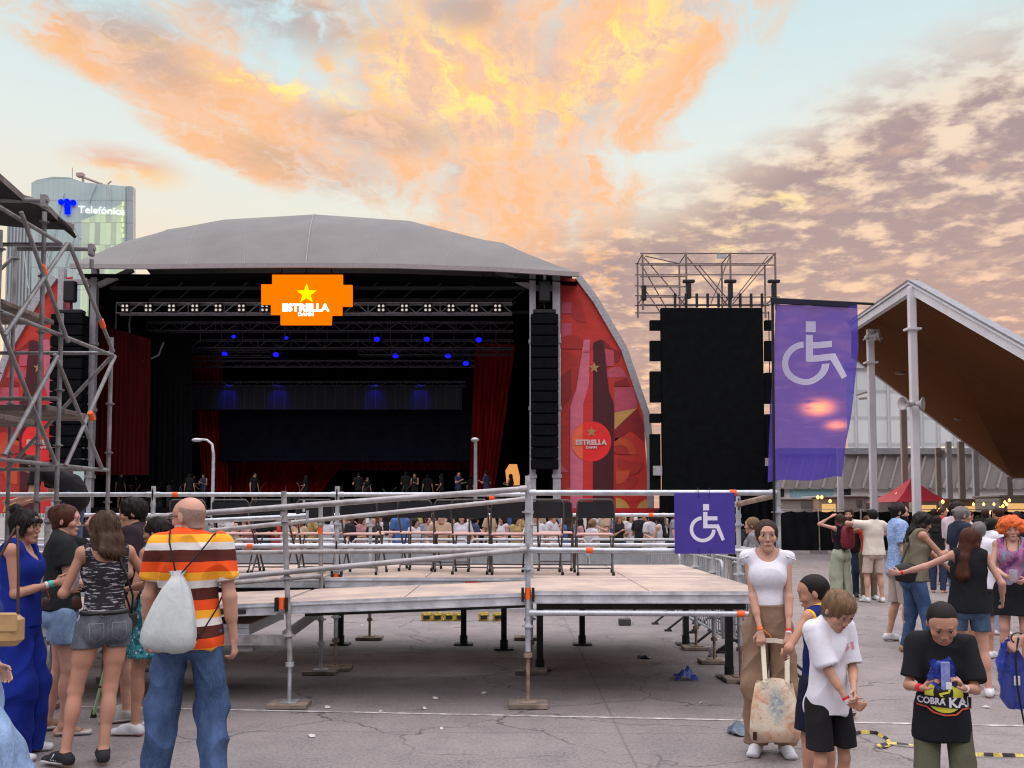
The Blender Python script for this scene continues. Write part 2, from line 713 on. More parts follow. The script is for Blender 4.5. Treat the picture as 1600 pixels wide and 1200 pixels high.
wo = b.n('ShaderNodeOutputWorld')
b.nt.links.new(ad.outputs[0], wo.inputs[0])
w.cycles.sampling_method = 'MANUAL'
w.cycles.sample_map_resolution = 512

sl = bpy.data.lights.new('sun', 'SUN')
sl.energy = .7
sl.angle = R(24)
sl.color = (1, .72, .50)
so = bpy.data.objects.new('sun', sl)
COL.objects.link(so)
sv = Vector((math.sin(SUN_AZ) * math.cos(SUN_EL), math.cos(SUN_AZ) * math.cos(SUN_EL), math.sin(SUN_EL)))
so.rotation_euler = sv.to_track_quat('Z', 'Y').to_euler()
so.location = (20, 60, 30)

SC.view_settings.view_transform = 'Standard'
SC.view_settings.look = 'None'
SC.view_settings.exposure = .12
SC.view_settings.gamma = 1
SC.render.engine = 'CYCLES'
SC.cycles.use_denoising = True
try:
    SC.cycles.denoiser = 'OPENIMAGEDENOISE'
except Exception:
    pass
SC.cycles.pixel_filter_type = 'BLACKMAN_HARRIS'
SC.cycles.filter_width = 1.15
SC.cycles.max_bounces = 6
SC.cycles.diffuse_bounces = 3
SC.cycles.glossy_bounces = 3
SC.cycles.transparent_max_bounces = 10
SC.cycles.sample_clamp_indirect = 6
# ------------------------------------------------------------------ ground
def ground_material():
    m, b = newmat('worn_concrete')
    v = b.co()
    sx, sy, sz = b.sep(v)
    n1 = b.noise(v, .35, 6, .6)
    n2 = b.noise(v, 2.2, 6, .65)
    n3 = b.noise(v, 40, 4, .7)
    c = b.mix(b.ss(n1, .3, .7), (.150, .130, .124), (.225, .196, .188))
    c = b.mix(b.mul(b.ss(n2, .38, .68), .65), c, (.105, .092, .092))
    c = b.mix(b.mul(b.ss(n3, .35, .65), .45), c, (.34, .305, .30))
    # cracks: cell borders of a warped pattern, broken up
    wv = b.n('ShaderNodeVectorMath', operation='ADD')
    b.set(wv.inputs[0], v)
    nz = b.n('ShaderNodeTexNoise')
    nz.inputs['Scale'].default_value = 1.7
    nz.inputs['Detail'].default_value = 6
    b.set(nz.inputs['Vector'], v)
    sc = b.n('ShaderNodeVectorMath', operation='SCALE')
    b.set(sc.inputs[0], nz.outputs['Color'])
    sc.inputs['Scale'].default_value = .9
    b.set(wv.inputs[1], sc.outputs[0])
    e1 = b.vor(wv.outputs[0], .62, 'DISTANCE_TO_EDGE')
    e2 = b.vor(wv.outputs[0], 1.7, 'DISTANCE_TO_EDGE')
    k1 = b.mul(b.ss(e1, .011, .002), b.ss(n1, .40, .52))
    k2 = b.mul(b.mul(b.ss(e2, .013, .003), b.ss(n2, .54, .66)), .7)
    k = b.mx(k1, k2)
    # slab joints
    def joint(s, per, off):
        f = b.m('ABSOLUTE', b.sub(b.m('FRACT', b.add(b.m('DIVIDE', s, per), off)), .5))
        return b.ss(f, .0022, .0008)
    jn = b.mul(b.mx(joint(b.add(sy, b.mul(sx, .02)), 5.2, .15), joint(sx, 6.4, .37)), .45)
    k = b.mx(k, jn)
    c = b.mix(b.mul(k, .78), c, (.06, .05, .048))
    # old gum, drips and dirt
    sp = b.vor(v, 3.4)
    c = b.mix(b.mul(b.ss(sp, .09, .05), .6), c, (.13, .11, .11))
    c = b.mix(b.mul(b.ss(b.noise(b.vscale(v, (1, .35, 1)), .8, 5, .7), .56, .74), .45), c, (.22, .185, .18))
    h = b.sub(b.mul(n3, .5), b.mul(k, 2.0))
    b.out(b.principled(c, b.lin(n2, .2, .8, .55, .8), 0, .35, b.bump(h, .4, .006)))
    return m


M_GROUND = ground_material()
g = MB()
g.quad((-900, -60, 0), (900, -60, 0), (900, 1500, 0), (-900, 1500, 0))
tag(g.build('ground', M_GROUND), kind='structure')
M_LINE = mat('worn_white_paint', (.50, .48, .46), .7, var=.5, scale=9, col2=(.24, .21, .205))
g = MB()
p0, p1 = gnd(-200, 1098), gnd(1900, 1141)
dv = (p1 - p0).normalized()
nv = Vector((-dv.y, dv.x, 0)) * .022
seg = 40
for i in range(seg):
    a, c = p0.lerp(p1, i / seg), p0.lerp(p1, (i + 1) / seg)
    up = Vector((0, 0, .004))
    g.quad(a - nv + up, c - nv + up, c + nv + up, a + nv + up)
tag(g.build('painted_line', M_LINE), kind='structure')

# ------------------------------------------------------------------ shared metals
def galv(name, c1, c2, rough=.45, metal=.55):
    m, b = newmat(name)
    v = b.co()
    n = b.noise(v, 9, 5, .6)
    n2 = b.noise(b.vscale(v, (1, 1, 1)), 55, 3, .6)
    c = b.mix(b.ss(n, .3, .7), c1, c2)
    c = b.mix(b.mul(b.ss(n2, .58, .75), .35), c, (.16, .13, .12))
    b.out(b.principled(c, b.lin(n, .3, .7, rough - .1, rough + .15), metal, .5, b.bump(n2, .15, .003)))
    return m


M_GALV = galv('galvanised_tube', (.40, .43, .46), (.58, .61, .64))
M_GALV2 = galv('dull_galvanised_tube', (.27, .255, .25), (.44, .43, .43), .55, .45)
M_RUST = galv('rusted_spindle', (.20, .13, .09), (.38, .30, .24), .7, .3)
M_ALU = galv('aluminium_edge', (.52, .54, .56), (.70, .72, .75), .42, .5)
M_ORANGE = mat('orange_tape', (.95, .13, .02), .55, var=.12)
M_WOODDECK = mat('pale_plywood_deck', (.50, .395, .31), .62, var=.25, scale=2.5, bump=.12, bscale=25, col2=(.36, .29, .26))
M_SOLE = mat('weathered_timber', (.26, .21, .17), .8, var=.4, scale=7, bump=.3)
M_BLACK = mat('black_paint', (.012, .012, .014), .6, var=.3)
M_BLACKSTEEL = mat('dark_steel', (.035, .034, .036), .5, .3, var=.4)

DECK = 1.0
V = Root('viewing_platform', 'raised viewing platform of galvanised tubes with ramp, pale plywood deck and orange tape on rails', 'platform', (0.14, 9.6, 0))
RT = .0242


def post(x, y, z0, z1, lean=(0, 0), foot='spindle', m=None):
    mb = MB()
    a, c = Vector((x + lean[0], y + lean[1], z0)), Vector((x, y, z1))
    mb.tube(a, c, RT, n=12)
    z = z0 + .22
    while z < z1 - .02:
        q = a.lerp(c, (z - z0) / (z1 - z0))
        mb.tube(q - Vector((0, 0, .006)), q + Vector((0, 0, .006)), .055, n=10)
        mb.tube(q - Vector((0, 0, .02)), q + Vector((0, 0, .02)), .031, n=10)
        z += .5
    mb.tube(c - Vector((0, 0, .22)), c - Vector((0, 0, .18)), .029, n=10)
    o = V.part('post', mb, m or M_GALV)
    if foot and z0 > .05:
        s = MB()
        s.tube((a.x, a.y, .012), (a.x, a.y, z0 + .03), .017, n=10)
        s.tube((a.x, a.y, z0 - .05), (a.x, a.y, z0 - .012), .038, n=8)
        s.box(a.x - .075, a.y - .075, .045, a.x + .075, a.y + .075, .053)
        V.part('base_jack', s, M_RUST if foot == 'spindle' else M_GALV)
        s = MB()
        s.rbox(a.x - .17, a.y - .12, .004, a.x + .17, a.y + .12, .044, .004)
        V.part('sole_board', s, M_SOLE)
    return a, c


def rail(p, q, name='rail', m=None, r=RT, ends=True):
    p, q = Vector(p), Vector(q)
    mb = MB()
    mb.tube(p, q, r, n=12)
    d = (q - p).normalized()
    if ends:                      # wedge heads
        for e, s in ((p, 1), (q, -1)):
            mb.tube(e + d * (s * .01), e + d * (s * .07), r * 1.25, n=10)
            mb.box(e.x - .006, e.y - .03, e.z - .06, e.x + .006, e.y + .03, e.z + .055)
    return V.part(name, mb, m or M_GALV)


def tape(p, q, t, length=.06, r=RT + .003):
    p, q = Vector(p), Vector(q)
    d = (q - p).normalized()
    c = p.lerp(q, t)
    mb = MB()
    mb.tube(c - d * length / 2, c + d * length / 2, r, n=12)
    V.part('tape_wrap', mb, M_ORANGE)


# decks
def deck(x0, x1, y0, y1, z0, z1, th=.02, edge=.1):
    """plywood panel on an aluminium frame; z0 at x0, z1 at x1"""
    mb = MB()
    n = max(1, round((x1 - x0) / 1.04))
    for i in range(n):
        a, c = x0 + (x1 - x0) * i / n + .006, x0 + (x1 - x0) * (i + 1) / n - .006
        za, zc = z0 + (z1 - z0) * i / n, z0 + (z1 - z0) * (i + 1) / n
        P = [(a, y0 + .012, za), (c, y0 + .012, zc), (c, y1 - .012, zc), (a, y1 - .012, za)]
        mb.prism([(0, 0), (1, 0), (1, 1), (0, 1)], Vector(P[0]) - Vector((0, 0, th / 2)), Vector(P[1]) - Vector(P[0]), Vector(P[3]) - Vector(P[0]), th)
    V.part('deck_panel', mb, M_WOODDECK)
    mb = MB()
    for y in (y0, y1):
        s = .012 if y == y0 else -.012
        mb.bar((x0, y + s, z0 - .052), (x1, y + s, z1 - .052), .024, .1)
        mb.bar((x0, y + s * .2, z0 - .10), (x1, y + s * .2, z1 - .10), .034, .014)
        mb.bar((x0, y + s * .2, z0 - .03), (x1, y + s * .2, z1 - .03), .032, .008)
    mb.bar((x0 + .013, y0 + .026, z0 - .054), (x0 + .013, y1 - .026, z0 - .054), .024, .09)
    mb.bar((x1 - .013, y0 + .026, z1 - .054), (x1 - .013, y1 - .026, z1 - .054), .024, .09)
    V.part('edge_beam', mb, M_ALU)


XR, X0, XL = 2.27, .14, -5.9
YF, YM, YB = 7.98, 9.62, 12.0
deck(X0 + .03, XR, YF, YM - .02, DECK, DECK)
deck(X0 + .03, XR, YM + .02, YB, DECK, DECK)
deck(-2.0, X0 - .0, YM + .02, YB, DECK, DECK)
deck(XL, -2.04, YM + .02, YB, DECK, DECK)
deck(-2.04, X0, YF, 9.35, .905, DECK - .012)
deck(-5.0, -2.08, YF, 9.35, .80, .90)
deck(-5.2, -2.35, YF + .1, 9.3, .70, .70)
# undercarriage
mb = MB()
for y in (8.4, 9.2, 10.2, 11.3):
    mb.bar((X0 + .1, y, DECK - .16), (XR - .1, y, DECK - .16), .05, .09)
for y in (10.2, 11.3):
    mb.bar((XL + .1, y, DECK - .16), (X0, y, DECK - .16), .05, .09)
mb.bar((-1.9, 8.3, .78), (X0, 8.3, .86), .05, .07)
V.part('cross_beam', mb, M_BLACKSTEEL)
mb = MB()
mb.bar((-2.02, 8.05, .60), (-2.02, 9.5, .66), .05, .08)
mb.bar((-5.0, 8.0, .57), (-2.0, 8.0, .57), .04, .09)
V.part('ramp_bearer', mb, M_GALV2)
mb = MB()
mb.rbox(-2.50, 8.02, .46, -2.30, 8.3, .565, .01)
V.part('ramp_toe', mb, mat('matt_grey_toe', (.33, .33, .335), .7))
for x, y in ((.30, 9.75), (XR - .04, 9.3), (XR - .04, 11.6), (-.62, 11.6), (-2.2, 11.6), (-4.2, 11.6), (.9, 11.6), (-.1, 11.2), (-3.3, 9.8), (-4.8, 9.8)):
    mb = MB()
    mb.box(x - .035, y - .035, .02, x + .035, y + .035, DECK - .115)
    mb.box(x - .12, y - .09, .004, x + .12, y + .09, .02)
    mb.tube((x, y, .02), (x, y, .12), .05, n=8)
    V.part('deck_leg', mb, M_BLACKSTEEL)
# posts, feet and black collars at deck height
post(-2.02, 7.93, .40, 1.885, (.075, 0), 'galv', M_GALV2)
post(.14, 7.93, .48, 2.02, (0, 0), 'spindle')
post(2.35, 7.93, .48, 1.98, (0, 0), 'spindle')
post(-1.90, 9.75, .35, 1.98)
post(-2.03, 9.52, .35, 1.76, (.02, 0), 'galv', M_GALV2)
post(.20, 9.56, .35, 1.90)
post(2.30, 9.12, .35, 1.86)
for x, y in ((2.28, 10.2), (2.28, 11.2)):
    post(x, y, .3, 1.80)
for x in (-5.8, -3.9):
    post(x, 9.75, .35, 1.98)
for x in (-5.8, -3.9, -1.9, .2):
    post(x, YB + .06, .3, 1.74)
post(-4.1, 7.93, .40, 1.75, (0, 0), 'galv', M_GALV2)
for x, y, z in ((-2.02, 7.92, .90), (.14, 7.93, .985), (-1.9, 9.75, .98)):
    mb = MB()
    mb.box(x - .058, y - .03, z - .07, x - .034, y + .03, z + .05)
    mb.box(x + .034, y - .03, z - .07, x + .058, y + .03, z + .05)
    V.part('deck_clamp', mb, M_BLACK)
    tape((x, y, z - .1), (x, y, z + .1), .5, .10)
# rails: front right bay
fr = [(X0, 7.93, 1.87), (2.35, 7.93, 1.87)]
rail(*fr); tape(*fr, .82)
fr = [(X0, 7.93, 1.365), (2.35, 7.93, 1.352)]
rail(*fr); tape(*fr, .245)
fr = [(X0, 7.93, .815), (2.35, 7.93, .805)]
rail(*fr); tape(*fr, .845, .07)
# sloping front rails of the ramp
fr = [(X0, 7.90, 1.905), (-3.3, 7.90, 1.645)]
rail(*fr, m=M_GALV2, r=.026)
fr = [(X0, 7.90, 1.37), (-3.3, 7.90, 1.05)]
rail(*fr, m=M_GALV2, r=.025)
# inner rails of the ramp
fr = [(.16, 9.50, 1.84), (-3.2, 9.50, 1.50)]
rail(*fr, m=M_GALV2)
fr = [(.16, 9.50, 1.30), (-3.4, 9.50, 1.27)]
rail(*fr, m=M_GALV2)
fr = [(-2.0, 9.48, 1.03), (-4.2, 9.40, .86)]
rail(*fr, m=M_GALV2)
fr = [(-2.03, 8.9, 1.66), (-4.1, 8.9, 1.56)]
rail(*fr)
fr = [(-2.03, 8.75, 1.76), (-4.1, 8.75, 1.60)]
rail(*fr); tape(*fr, .3)
# platform guard behind the ramp
for z in (1.89, 1.33):
    for xa, xc in ((-5.8, -3.9), (-3.9, -1.9), (-1.9, .2)):
        fr = [(xa, 9.75, z), (xc, 9.75, z)]
        rail(*fr)
tape((-3.9, 9.75, 1.89), (-1.9, 9.75, 1.89), .12)
tape((-1.9, 9.75, 1.87), (.2, 9.75, 1.85), .8)
tape((-3.9, 9.75, 1.33), (-1.9, 9.75, 1.33), .53)
tape((-2.03, 9.52, 1.46), (-2.03, 9.52, 1.56), .5, .09)
# back and side guards
for z in (1.66, 1.26):
    for xa, xc in ((-5.8, -3.9), (-3.9, -1.9), (-1.9, .2), (.2, 2.28)):
        rail((xa, YB + .06, z), (xc, YB + .06, z))
tape((.2, YB + .06, 1.66), (2.28, YB + .06, 1.66), .8)
rail((2.35, 7.97, 1.85), (2.30, 9.12, 1.78), m=M_RUST, r=.027)
rail((2.30, 9.12, 1.78), (2.28, 11.2, 1.70))
rail((2.35, 7.97, 1.33), (2.28, 11.2, 1.33))
# red and grey stickers on the deck edge
mb = MB()
mb.box(-.50, YM + .005, .925, -.33, YM + .0185, .955)
V.part('sticker', mb, mat('red_sticker', (.6, .05, .04), .5))
mb = MB()
mb.box(-2.75, YF - .013, .80, -2.35, YF - .0045, .84)
V.part('sticker', mb, mat('black_sticker', (.03, .03, .03), .5))

# ------------------------------------------------------------------ square sign tied to the front rails
M_SIGN = mat('violet_blue_panel', (.062, .042, .30), .5, var=.06)
M_WHITE = mat('white_print', (.74, .74, .82), .5, var=.04)
S = Root('access_sign', 'square violet blue sign with white wheelchair symbol tied to the platform rails', 'sign', (1.68, 7.86, 1.62))
mb = MB()
mb.rbox(1.425, 7.872, 1.335, 1.955, 7.88, 1.868, .002)
S.part('panel', mb, M_SIGN)
mb = MB()
wheelchair(mb, (1.70, 7.869, 1.60), (1, 0, 0), (0, 0, 1), .335, .0)
S.part('wheelchair_symbol', mb, M_WHITE)
for x in (1.635, 1.735):
    mb = MB()
    for z, dz in ((1.83, .07), (1.31, .07)):
        mb.path([(x, 7.866, z), (x, 7.866, z + dz), (x, 7.90, z + dz + .012), (x, 7.955, z + dz - .02)], .0022, 5)
    S.part('cable_tie', mb, M_BLACK)

# ------------------------------------------------------------------ folding chairs on the deck
M_SEAT = mat('pale_rose_seat', (.62, .38, .34), .5, var=.12)
M_CHFR = mat('bronze_grey_tube', (.10, .092, .09), .42, .5, var=.3)
M_CHBACK = mat('black_plastic_back', (.012, .013, .017), .5, var=.2)
M_FOOT = mat('black_rubber', (.015, .015, .015), .8)


def make_chair():
    root = empty('folding_chair')
    mb = MB()
    seat = [(-.20, -.20), (-.21, -.17), (-.215, .12), (-.19, .19), (-.12, .215), (.12, .215), (.19, .19), (.215, .12), (.21, -.17), (.20, -.20)]
    r0 = [(x, y, .438) for x, y in seat]
    r1 = [(x, y, .452) for x, y in seat]
    r2 = [(x * .94, y * .94, .46) for x, y in seat]
    mb.loft([r0, r1, r2], True, False)
    mb.build('seat', M_SEAT, root)
    mb = MB()                                 # back panel bows between the two uprights
    P0, P1 = [], []
    for j in range(5):
        z = .63 + .185 * j / 4
        P0.append([(.195 * (i / 4 - 1) , -.30 - .09 * (z - .6) - .028 * (1 - (i / 4 - 1) ** 2), z) for i in range(9)])
    mb.grid(P0)
    P1 = [[(x, y - .012, z) for x, y, z in r] for r in reversed(P0)]
    mb.grid(P1)
    mb.grid([P0[-1], [(x, y - .012, z) for x, y, z in P0[-1]]])
    mb.grid([[(x, y - .012, z) for x, y, z in P0[0]], P0[0]])
    mb.build('backrest', M_CHBACK, root)
    mb = MB()                                 # front leg runs up to become the back hoop
    pts = [(-.215, .235, .012), (-.21, -.08, .40), (-.205, -.29, .66), (-.20, -.325, .80), (-.17, -.335, .835), (.17, -.335, .835), (.20, -.325, .80), (.205, -.29, .66), (.21, -.08, .40), (.215, .235, .012)]
    mb.path(pts, .0115, 8)
    mb.build('back_frame', M_CHFR, root)
    mb = MB()
    pts = [(-.195, -.27, .012), (-.192, .12, .43), (.192, .12, .43), (.195, -.27, .012)]
    mb.path(pts, .0105, 8)
    mb.build('rear_leg_frame', M_CHFR, root)
    mb = MB()
    mb.tube((-.213, .18, .09), (.213, .18, .09), .008, n=8)
    mb.tube((-.194, -.21, .075), (.194, -.21, .075), .008, n=8)
    mb.build('stretcher', M_CHFR, root)
    for x, y in ((-.215, .235), (.215, .235), (-.195, -.27), (.195, -.27)):
        mb = MB()
        mb.tube((x, y, 0), (x, y - .012, .035), .016, n=8)
        mb.build('rubber_foot', M_FOOT, root)
    return root


chair0 = make_chair()
chairs = [(312, 10.45, -4), (372, 10.5, 3), (433, 10.45, -2), (500, 10.5, 2), (570, 10.3, -3), (615, 11.1, 8), (657, 10.9, -6), (706, 10.8, 4), (738, 10.35, -3), (795, 10.3, 2), (848, 10.25, 3), (868, 10.95, -5), (928, 10.2, -2)]
words = ['first', 'second', 'third', 'fourth', 'fifth', 'sixth', 'seventh', 'eighth', 'ninth', 'tenth', 'eleventh', 'twelfth', 'thirteenth']
for i, (px, Y, a) in enumerate(chairs):
    o = chair0 if i == 0 else copy_tree(chair0)
    o.location = ((px - 800) / 1400 * Y, Y, DECK + .001)
    o.rotation_euler = (0, 0, R(a))
    k = len(chairs) - 1 - i
    lab = 'rightmost folding chair on the deck, black back towards the ramp' if k == 0 else 'black backed folding chair on the deck, %s along the row from its right end' % words[k]
    if i == 0:
        lab = 'leftmost folding chair on the deck, behind the bald man in stripes'
    tag(o, lab, 'chair', 'folding chairs set out on the viewing platform')

# ------------------------------------------------------------------ scaffold tower on the left
M_TOWER = galv('weathered_tower_tube', (.16, .155, .155), (.29, .29, .30), .55, .4)
T = Root('scaffold_tower', 'tall scaffold tower of grey tubes with dark sheet roof at the left edge', 'scaffold', (-5.0, 8.0, 0))
XA, XB_ = -4.09, -6.1


def tpart(name, pts, m=M_TOWER, r=.0185):
    mb = MB()
    for p, q in pts:
        mb.tube(p, q, r, n=10)
    return T.part(name, mb, m)


def tpost(x, y, z1):
    mb = MB()
    mb.tube((x, y, .05), (x, y, z1), .0195, n=10)
    z = .3
    while z < z1:
        mb.tube((x, y, z - .005), (x, y, z + .005), .044, n=8)
        mb.tube((x, y, z - .02), (x, y, z + .02), .025, n=8)
        z += .5
    mb.tube((x, y, .004), (x, y, .05), .07, n=8)
    T.part('post', mb, M_TOWER)


for x, y, z in ((XA, 9.07, 3.48), (XA, 8.05, 3.5), (XA - .1, 7.9, 4.32), (XA, 7.05, 3.95), (-5.1, 9.07, 4.4), (XB_, 9.07, 4.4), (XA, 5.95, 4.4)):
    tpost(x, y, z)
for z, y1 in ((4.13, 8.0), (3.30, 9.07), (2.12, 9.07)):
    tpart('ledger', [((XA, 5.9, z), (XA, y1, z))])
for z in (3.32, 2.13):
    tpart('ledger', [((XA, 9.07, z), (XB_, 9.07, z))])
for z in (4.13, 2.72):
    tpart('ledger', [((XA, 8.03, z), (XB_, 8.03, z))])
D_ = [((7.23, 4.16), (8.06, 3.24)), ((7.88, 3.1), (8.85, 2.13)), ((8.03, 4.14), (8.98, 3.32)), ((9.08, 3.29), (8.13, 2.12)), ((7.88, 3.08), (7.1, 2.15)), ((6.91, 3.3), (7.95, 2.13)), ((8.0, 4.13), (7.05, 3.10))]
for i, ((ya, za), (yb, zb)) in enumerate(D_):
    dx = .035 if i % 2 else .06
    tpart('diagonal_brace', [((XA + dx, ya, za), (XA + dx, yb, zb))])
tpart('diagonal_brace', [((-4.05, 9.03, 3.3), (-5.1, 9.03, 2.13))])
tpart('diagonal_brace', [((-5.1, 9.03, 4.3), (-6.1, 9.03, 3.3))])
for (y, z) in ((8.6, 3.73), (8.3, 2.6), (7.5, 3.62), (8.55, 2.3)):
    p = (XA, y, z)
for y, z in ((8.2, 4.14), (7.35, 4.3)):
    mb = MB()
    mb.tube((XA - .5, y, z), (XA + .22, y, z), .022, n=8)
    mb.rbox(XA + .16, y - .03, z - .07, XA + .21, y + .03, z + .05, .01)
    mb.tube((XA + .19, y, z - .18), (XA + .19, y, z - .1), .02, n=8)
    T.part('end_coupler', mb, M_TOWER)
for y, z, in ((7.60, 3.78), (8.72, 3.55), (8.55, 2.62)):
    mb = MB()
    mb.tube((XA + .06, y - .03, z + .03), (XA + .06, y + .03, z - .03), .027, n=8)
    T.part('tape_wrap', mb, M_ORANGE)
M_PLANK = mat('grimy_scaffold_plank', (.17, .135, .12), .8, var=.5, scale=5, bump=.3)
for z, ya, yb in ((2.62, 8.05, 9.05), (2.46, 7.1, 8.0), (3.72, 8.1, 9.6)):
    for k in range(3):
        mb = MB()
        a = ya + (yb - ya) * k / 3
        mb.rbox(XB_ + .1, a + .01, z, (XA - .12) if z < 3 else -4.95, a + (yb - ya) / 3 - .01, z + .05, .006)
        T.part('plank', mb, M_PLANK)
# sheet roof: a shallow tent, ragged at the edge
M_SHEET = mat('dirty_roof_sheet', (.20, .17, .165), .75, var=.5, scale=4, bump=.2, bscale=14)
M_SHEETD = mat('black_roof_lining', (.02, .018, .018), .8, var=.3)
n_ = 14
top = []
for j in range(n_ + 1):
    y = 5.2 + 3.0 * j / n_
    row = []
    for i in range(9):
        x = -7.2 + 3.13 * i / 8
        z = 4.37 + .30 * (1 - i / 8) - .03 * math.sin(j * 1.9 + i) * (i / 8) + .10 * max(0, (6.9 - y)) * .3
        row.append((x, y, z))
    top.append(row)
bot = [[(x, y, z - .055) for x, y, z in r] for r in top]
mb = MB()
mb.grid(top)
mb.grid([[r[-1] for r in bot], [r[-1] for r in top]], False)
mb.grid([top[-1], bot[-1]], False)
T.part('roof_sheet', mb, M_SHEET)
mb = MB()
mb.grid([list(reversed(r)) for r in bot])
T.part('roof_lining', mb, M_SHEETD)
mb = MB()
mb.path([(-4.10, 7.9, 4.33), (-4.08, 8.10, 4.30), (-4.06, 8.2, 4.25)], [.04, .035, .015], 7)
T.part('roof_flap', mb, M_SHEETD)
# ------------------------------------------------------------------ concert stage
YS = 40.0


def sp(px, py, Y=YS):
    return at(px, py, Y)


ST = Root('concert_stage', 'large concert stage with pale grey shell roof and dark red drapes inside', 'stage', (-8.7, 44, 0))
M_ROOF = mat('grey_roof_membrane', (.135, .128, .120), .6, var=.16, scale=.5, bump=.35, bscale=.9, stretch=(1, .6, 1))
M_ROOFE = mat('pale_roof_edge', (.34, .31, .31), .55, var=.1)
M_SEAM = mat('roof_seam_tape', (.24, .235, .24), .55)
M_DARK = mat('stage_black', (.006, .006, .007), .85, spec=.05, var=.4)
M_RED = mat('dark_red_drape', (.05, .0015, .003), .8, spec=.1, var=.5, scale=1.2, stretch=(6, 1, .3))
M_COLW = galv('pale_steel_column', (.36, .36, .38), (.47, .47, .49), .5, .3)

rim_px = [(110, 413), (232, 414), (350, 412.5), (478, 411.5), (620, 413), (772, 418), (905, 426)]
rid_px = [(196, 377), (270, 358), (350, 343), (492, 335), (640, 345), (790, 384), (896, 424)]
rim = [sp(*p, 38.6) for p in rim_px]
ridge = [sp(p[0], p[1], 46 if 0 < i < 6 else (43 if i == 0 else 39.5)) for i, p in enumerate(rid_px)]
back = [Vector((r.x, 55, max(11.5, r.z - 3.2))) for r in ridge]


def cat(a, b_, c, d, t):
    return .5 * ((2 * b_) + (c - a) * t + (2 * a - 5 * b_ + 4 * c - d) * t * t + (3 * b_ - a - 3 * c + d) * t ** 3)


mb = MB()
rows = []
for k in range(9):
    t = k / 8
    row = []
    for i in range(7):
        p = rim[i].lerp(ridge[i], t)
        p = p + Vector((0, 0, .55 * math.sin(PI * t) * (0 if i in (0, 6) else 1)))
        row.append(p)
    fine = []
    for i in range(6):
        for s in range(4):
            q = row[i].lerp(row[i + 1], s / 4)
            fine.append(q - Vector((0, 0, .10 * math.sin(PI * s / 4) * math.sin(PI * t))))
    fine.append(row[6])
    rows.append(fine)
bk = []
for i in range(6):
    for s in range(4):
        bk.append(back[i].lerp(back[i + 1], s / 4))
bk.append(back[6])
rows.append(bk)
mb.grid([[tuple(p) for p in r] for r in rows], False)
for i in range(len(mb.sm)):
    mb.sm[i] = True
ST.part('roof', mb, M_ROOF)
for i in (0.75, 1.5, 2.25, 3, 3.75, 4.5, 5.25):
    mb = MB()
    mb.path([rows[k][int(i * 4)] + Vector((0, -.01, .0)) for k in range(9)], .035 if i == 3 else .014, 6)
    ST.part('roof_seam', mb, M_SEAM)
mb = MB()
for i in range(6):
    a, c = rim[i], rim[i + 1]
    n2 = 4
    for s in range(n2):
        p, q = a.lerp(c, s / n2), a.lerp(c, (s + 1) / n2)
        mb.bar(p + Vector((0, -.02, -.09)), q + Vector((0, -.02, -.09)), .12, .20)
ST.part('roof_edge', mb, M_ROOFE)

FL = 1.9
XLs, XRs = -19.3, 2.05
# black inside: back wall, sides, ceiling, floor, skirt
mb = MB()
mb.box(XLs, 53.0, 0, XRs, 53.2, 12.6)
ST.part('back_wall', mb, M_DARK)
mb = MB()
mb.box(XLs - .1, 40.6, 0, XLs, 53.0, 12.6)
mb.box(XRs, 40.6, 0, XRs + .1, 53.0, 12.6)
ST.part('side_wall', mb, M_DARK)
mb = MB()
cl = [(max(p.x, XLs), 39.2, p.z - .25) for p in rim]
cb = [(max(p.x, XLs), 53.0, 12.4) for p in rim]
mb.grid([cb, cl])
ST.part('ceiling', mb, M_DARK)
mb = MB()
mb.box(XLs, 40.0, FL - .2, XRs, 53.0, FL)
ST.part('stage_floor', mb, mat('stage_deck_black', (.014, .014, .015), .6, var=.3))
mb = MB()
for i in range(90):
    x = XLs + (XRs - XLs) * i / 90
    x2 = XLs + (XRs - XLs) * (i + 1) / 90
    mb.quad((x, 39.9 - .08 * (i % 2), 0), (x2, 39.9 - .08 * ((i + 1) % 2), 0), (x2, 39.9 - .08 * ((i + 1) % 2), FL), (x, 39.9 - .08 * (i % 2), FL))
mb.sm = [True] * len(mb.sm)
ST.part('front_skirt', mb, M_DARK)


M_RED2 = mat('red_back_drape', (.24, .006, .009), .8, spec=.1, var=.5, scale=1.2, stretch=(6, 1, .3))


def drape(poly_px, Y, name='drape', m=M_RED, folds=26, amp=.12):
    """hanging cloth between a top and a bottom line, gathered in folds"""
    (tl, tr, bl, br) = [sp(*p, Y) for p in poly_px]
    mb = MB()
    P = []
    n = folds * 4
    for j in range(7):
        t = j / 6
        a, c = tl.lerp(bl, t), tr.lerp(br, t)
        row = []
        for i in range(n + 1):
            q = a.lerp(c, i / n)
            ph = i / n * folds * 2 * PI
            row.append((q.x, q.y + amp * math.sin(ph + .5 * math.sin(ph * .37)) * (.5 + .5 * t), q.z))
        P.append(row)
    mb.grid(list(reversed(P)))
    ST.part(name, mb, m)


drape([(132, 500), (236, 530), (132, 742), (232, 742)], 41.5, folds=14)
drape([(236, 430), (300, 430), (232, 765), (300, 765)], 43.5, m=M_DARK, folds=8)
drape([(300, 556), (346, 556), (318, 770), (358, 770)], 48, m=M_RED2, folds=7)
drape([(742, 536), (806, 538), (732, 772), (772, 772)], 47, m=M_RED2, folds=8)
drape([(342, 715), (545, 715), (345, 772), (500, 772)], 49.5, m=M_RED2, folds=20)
drape([(500, 715), (742, 715), (535, 735), (742, 735)], 49.8, m=M_RED2, folds=20)
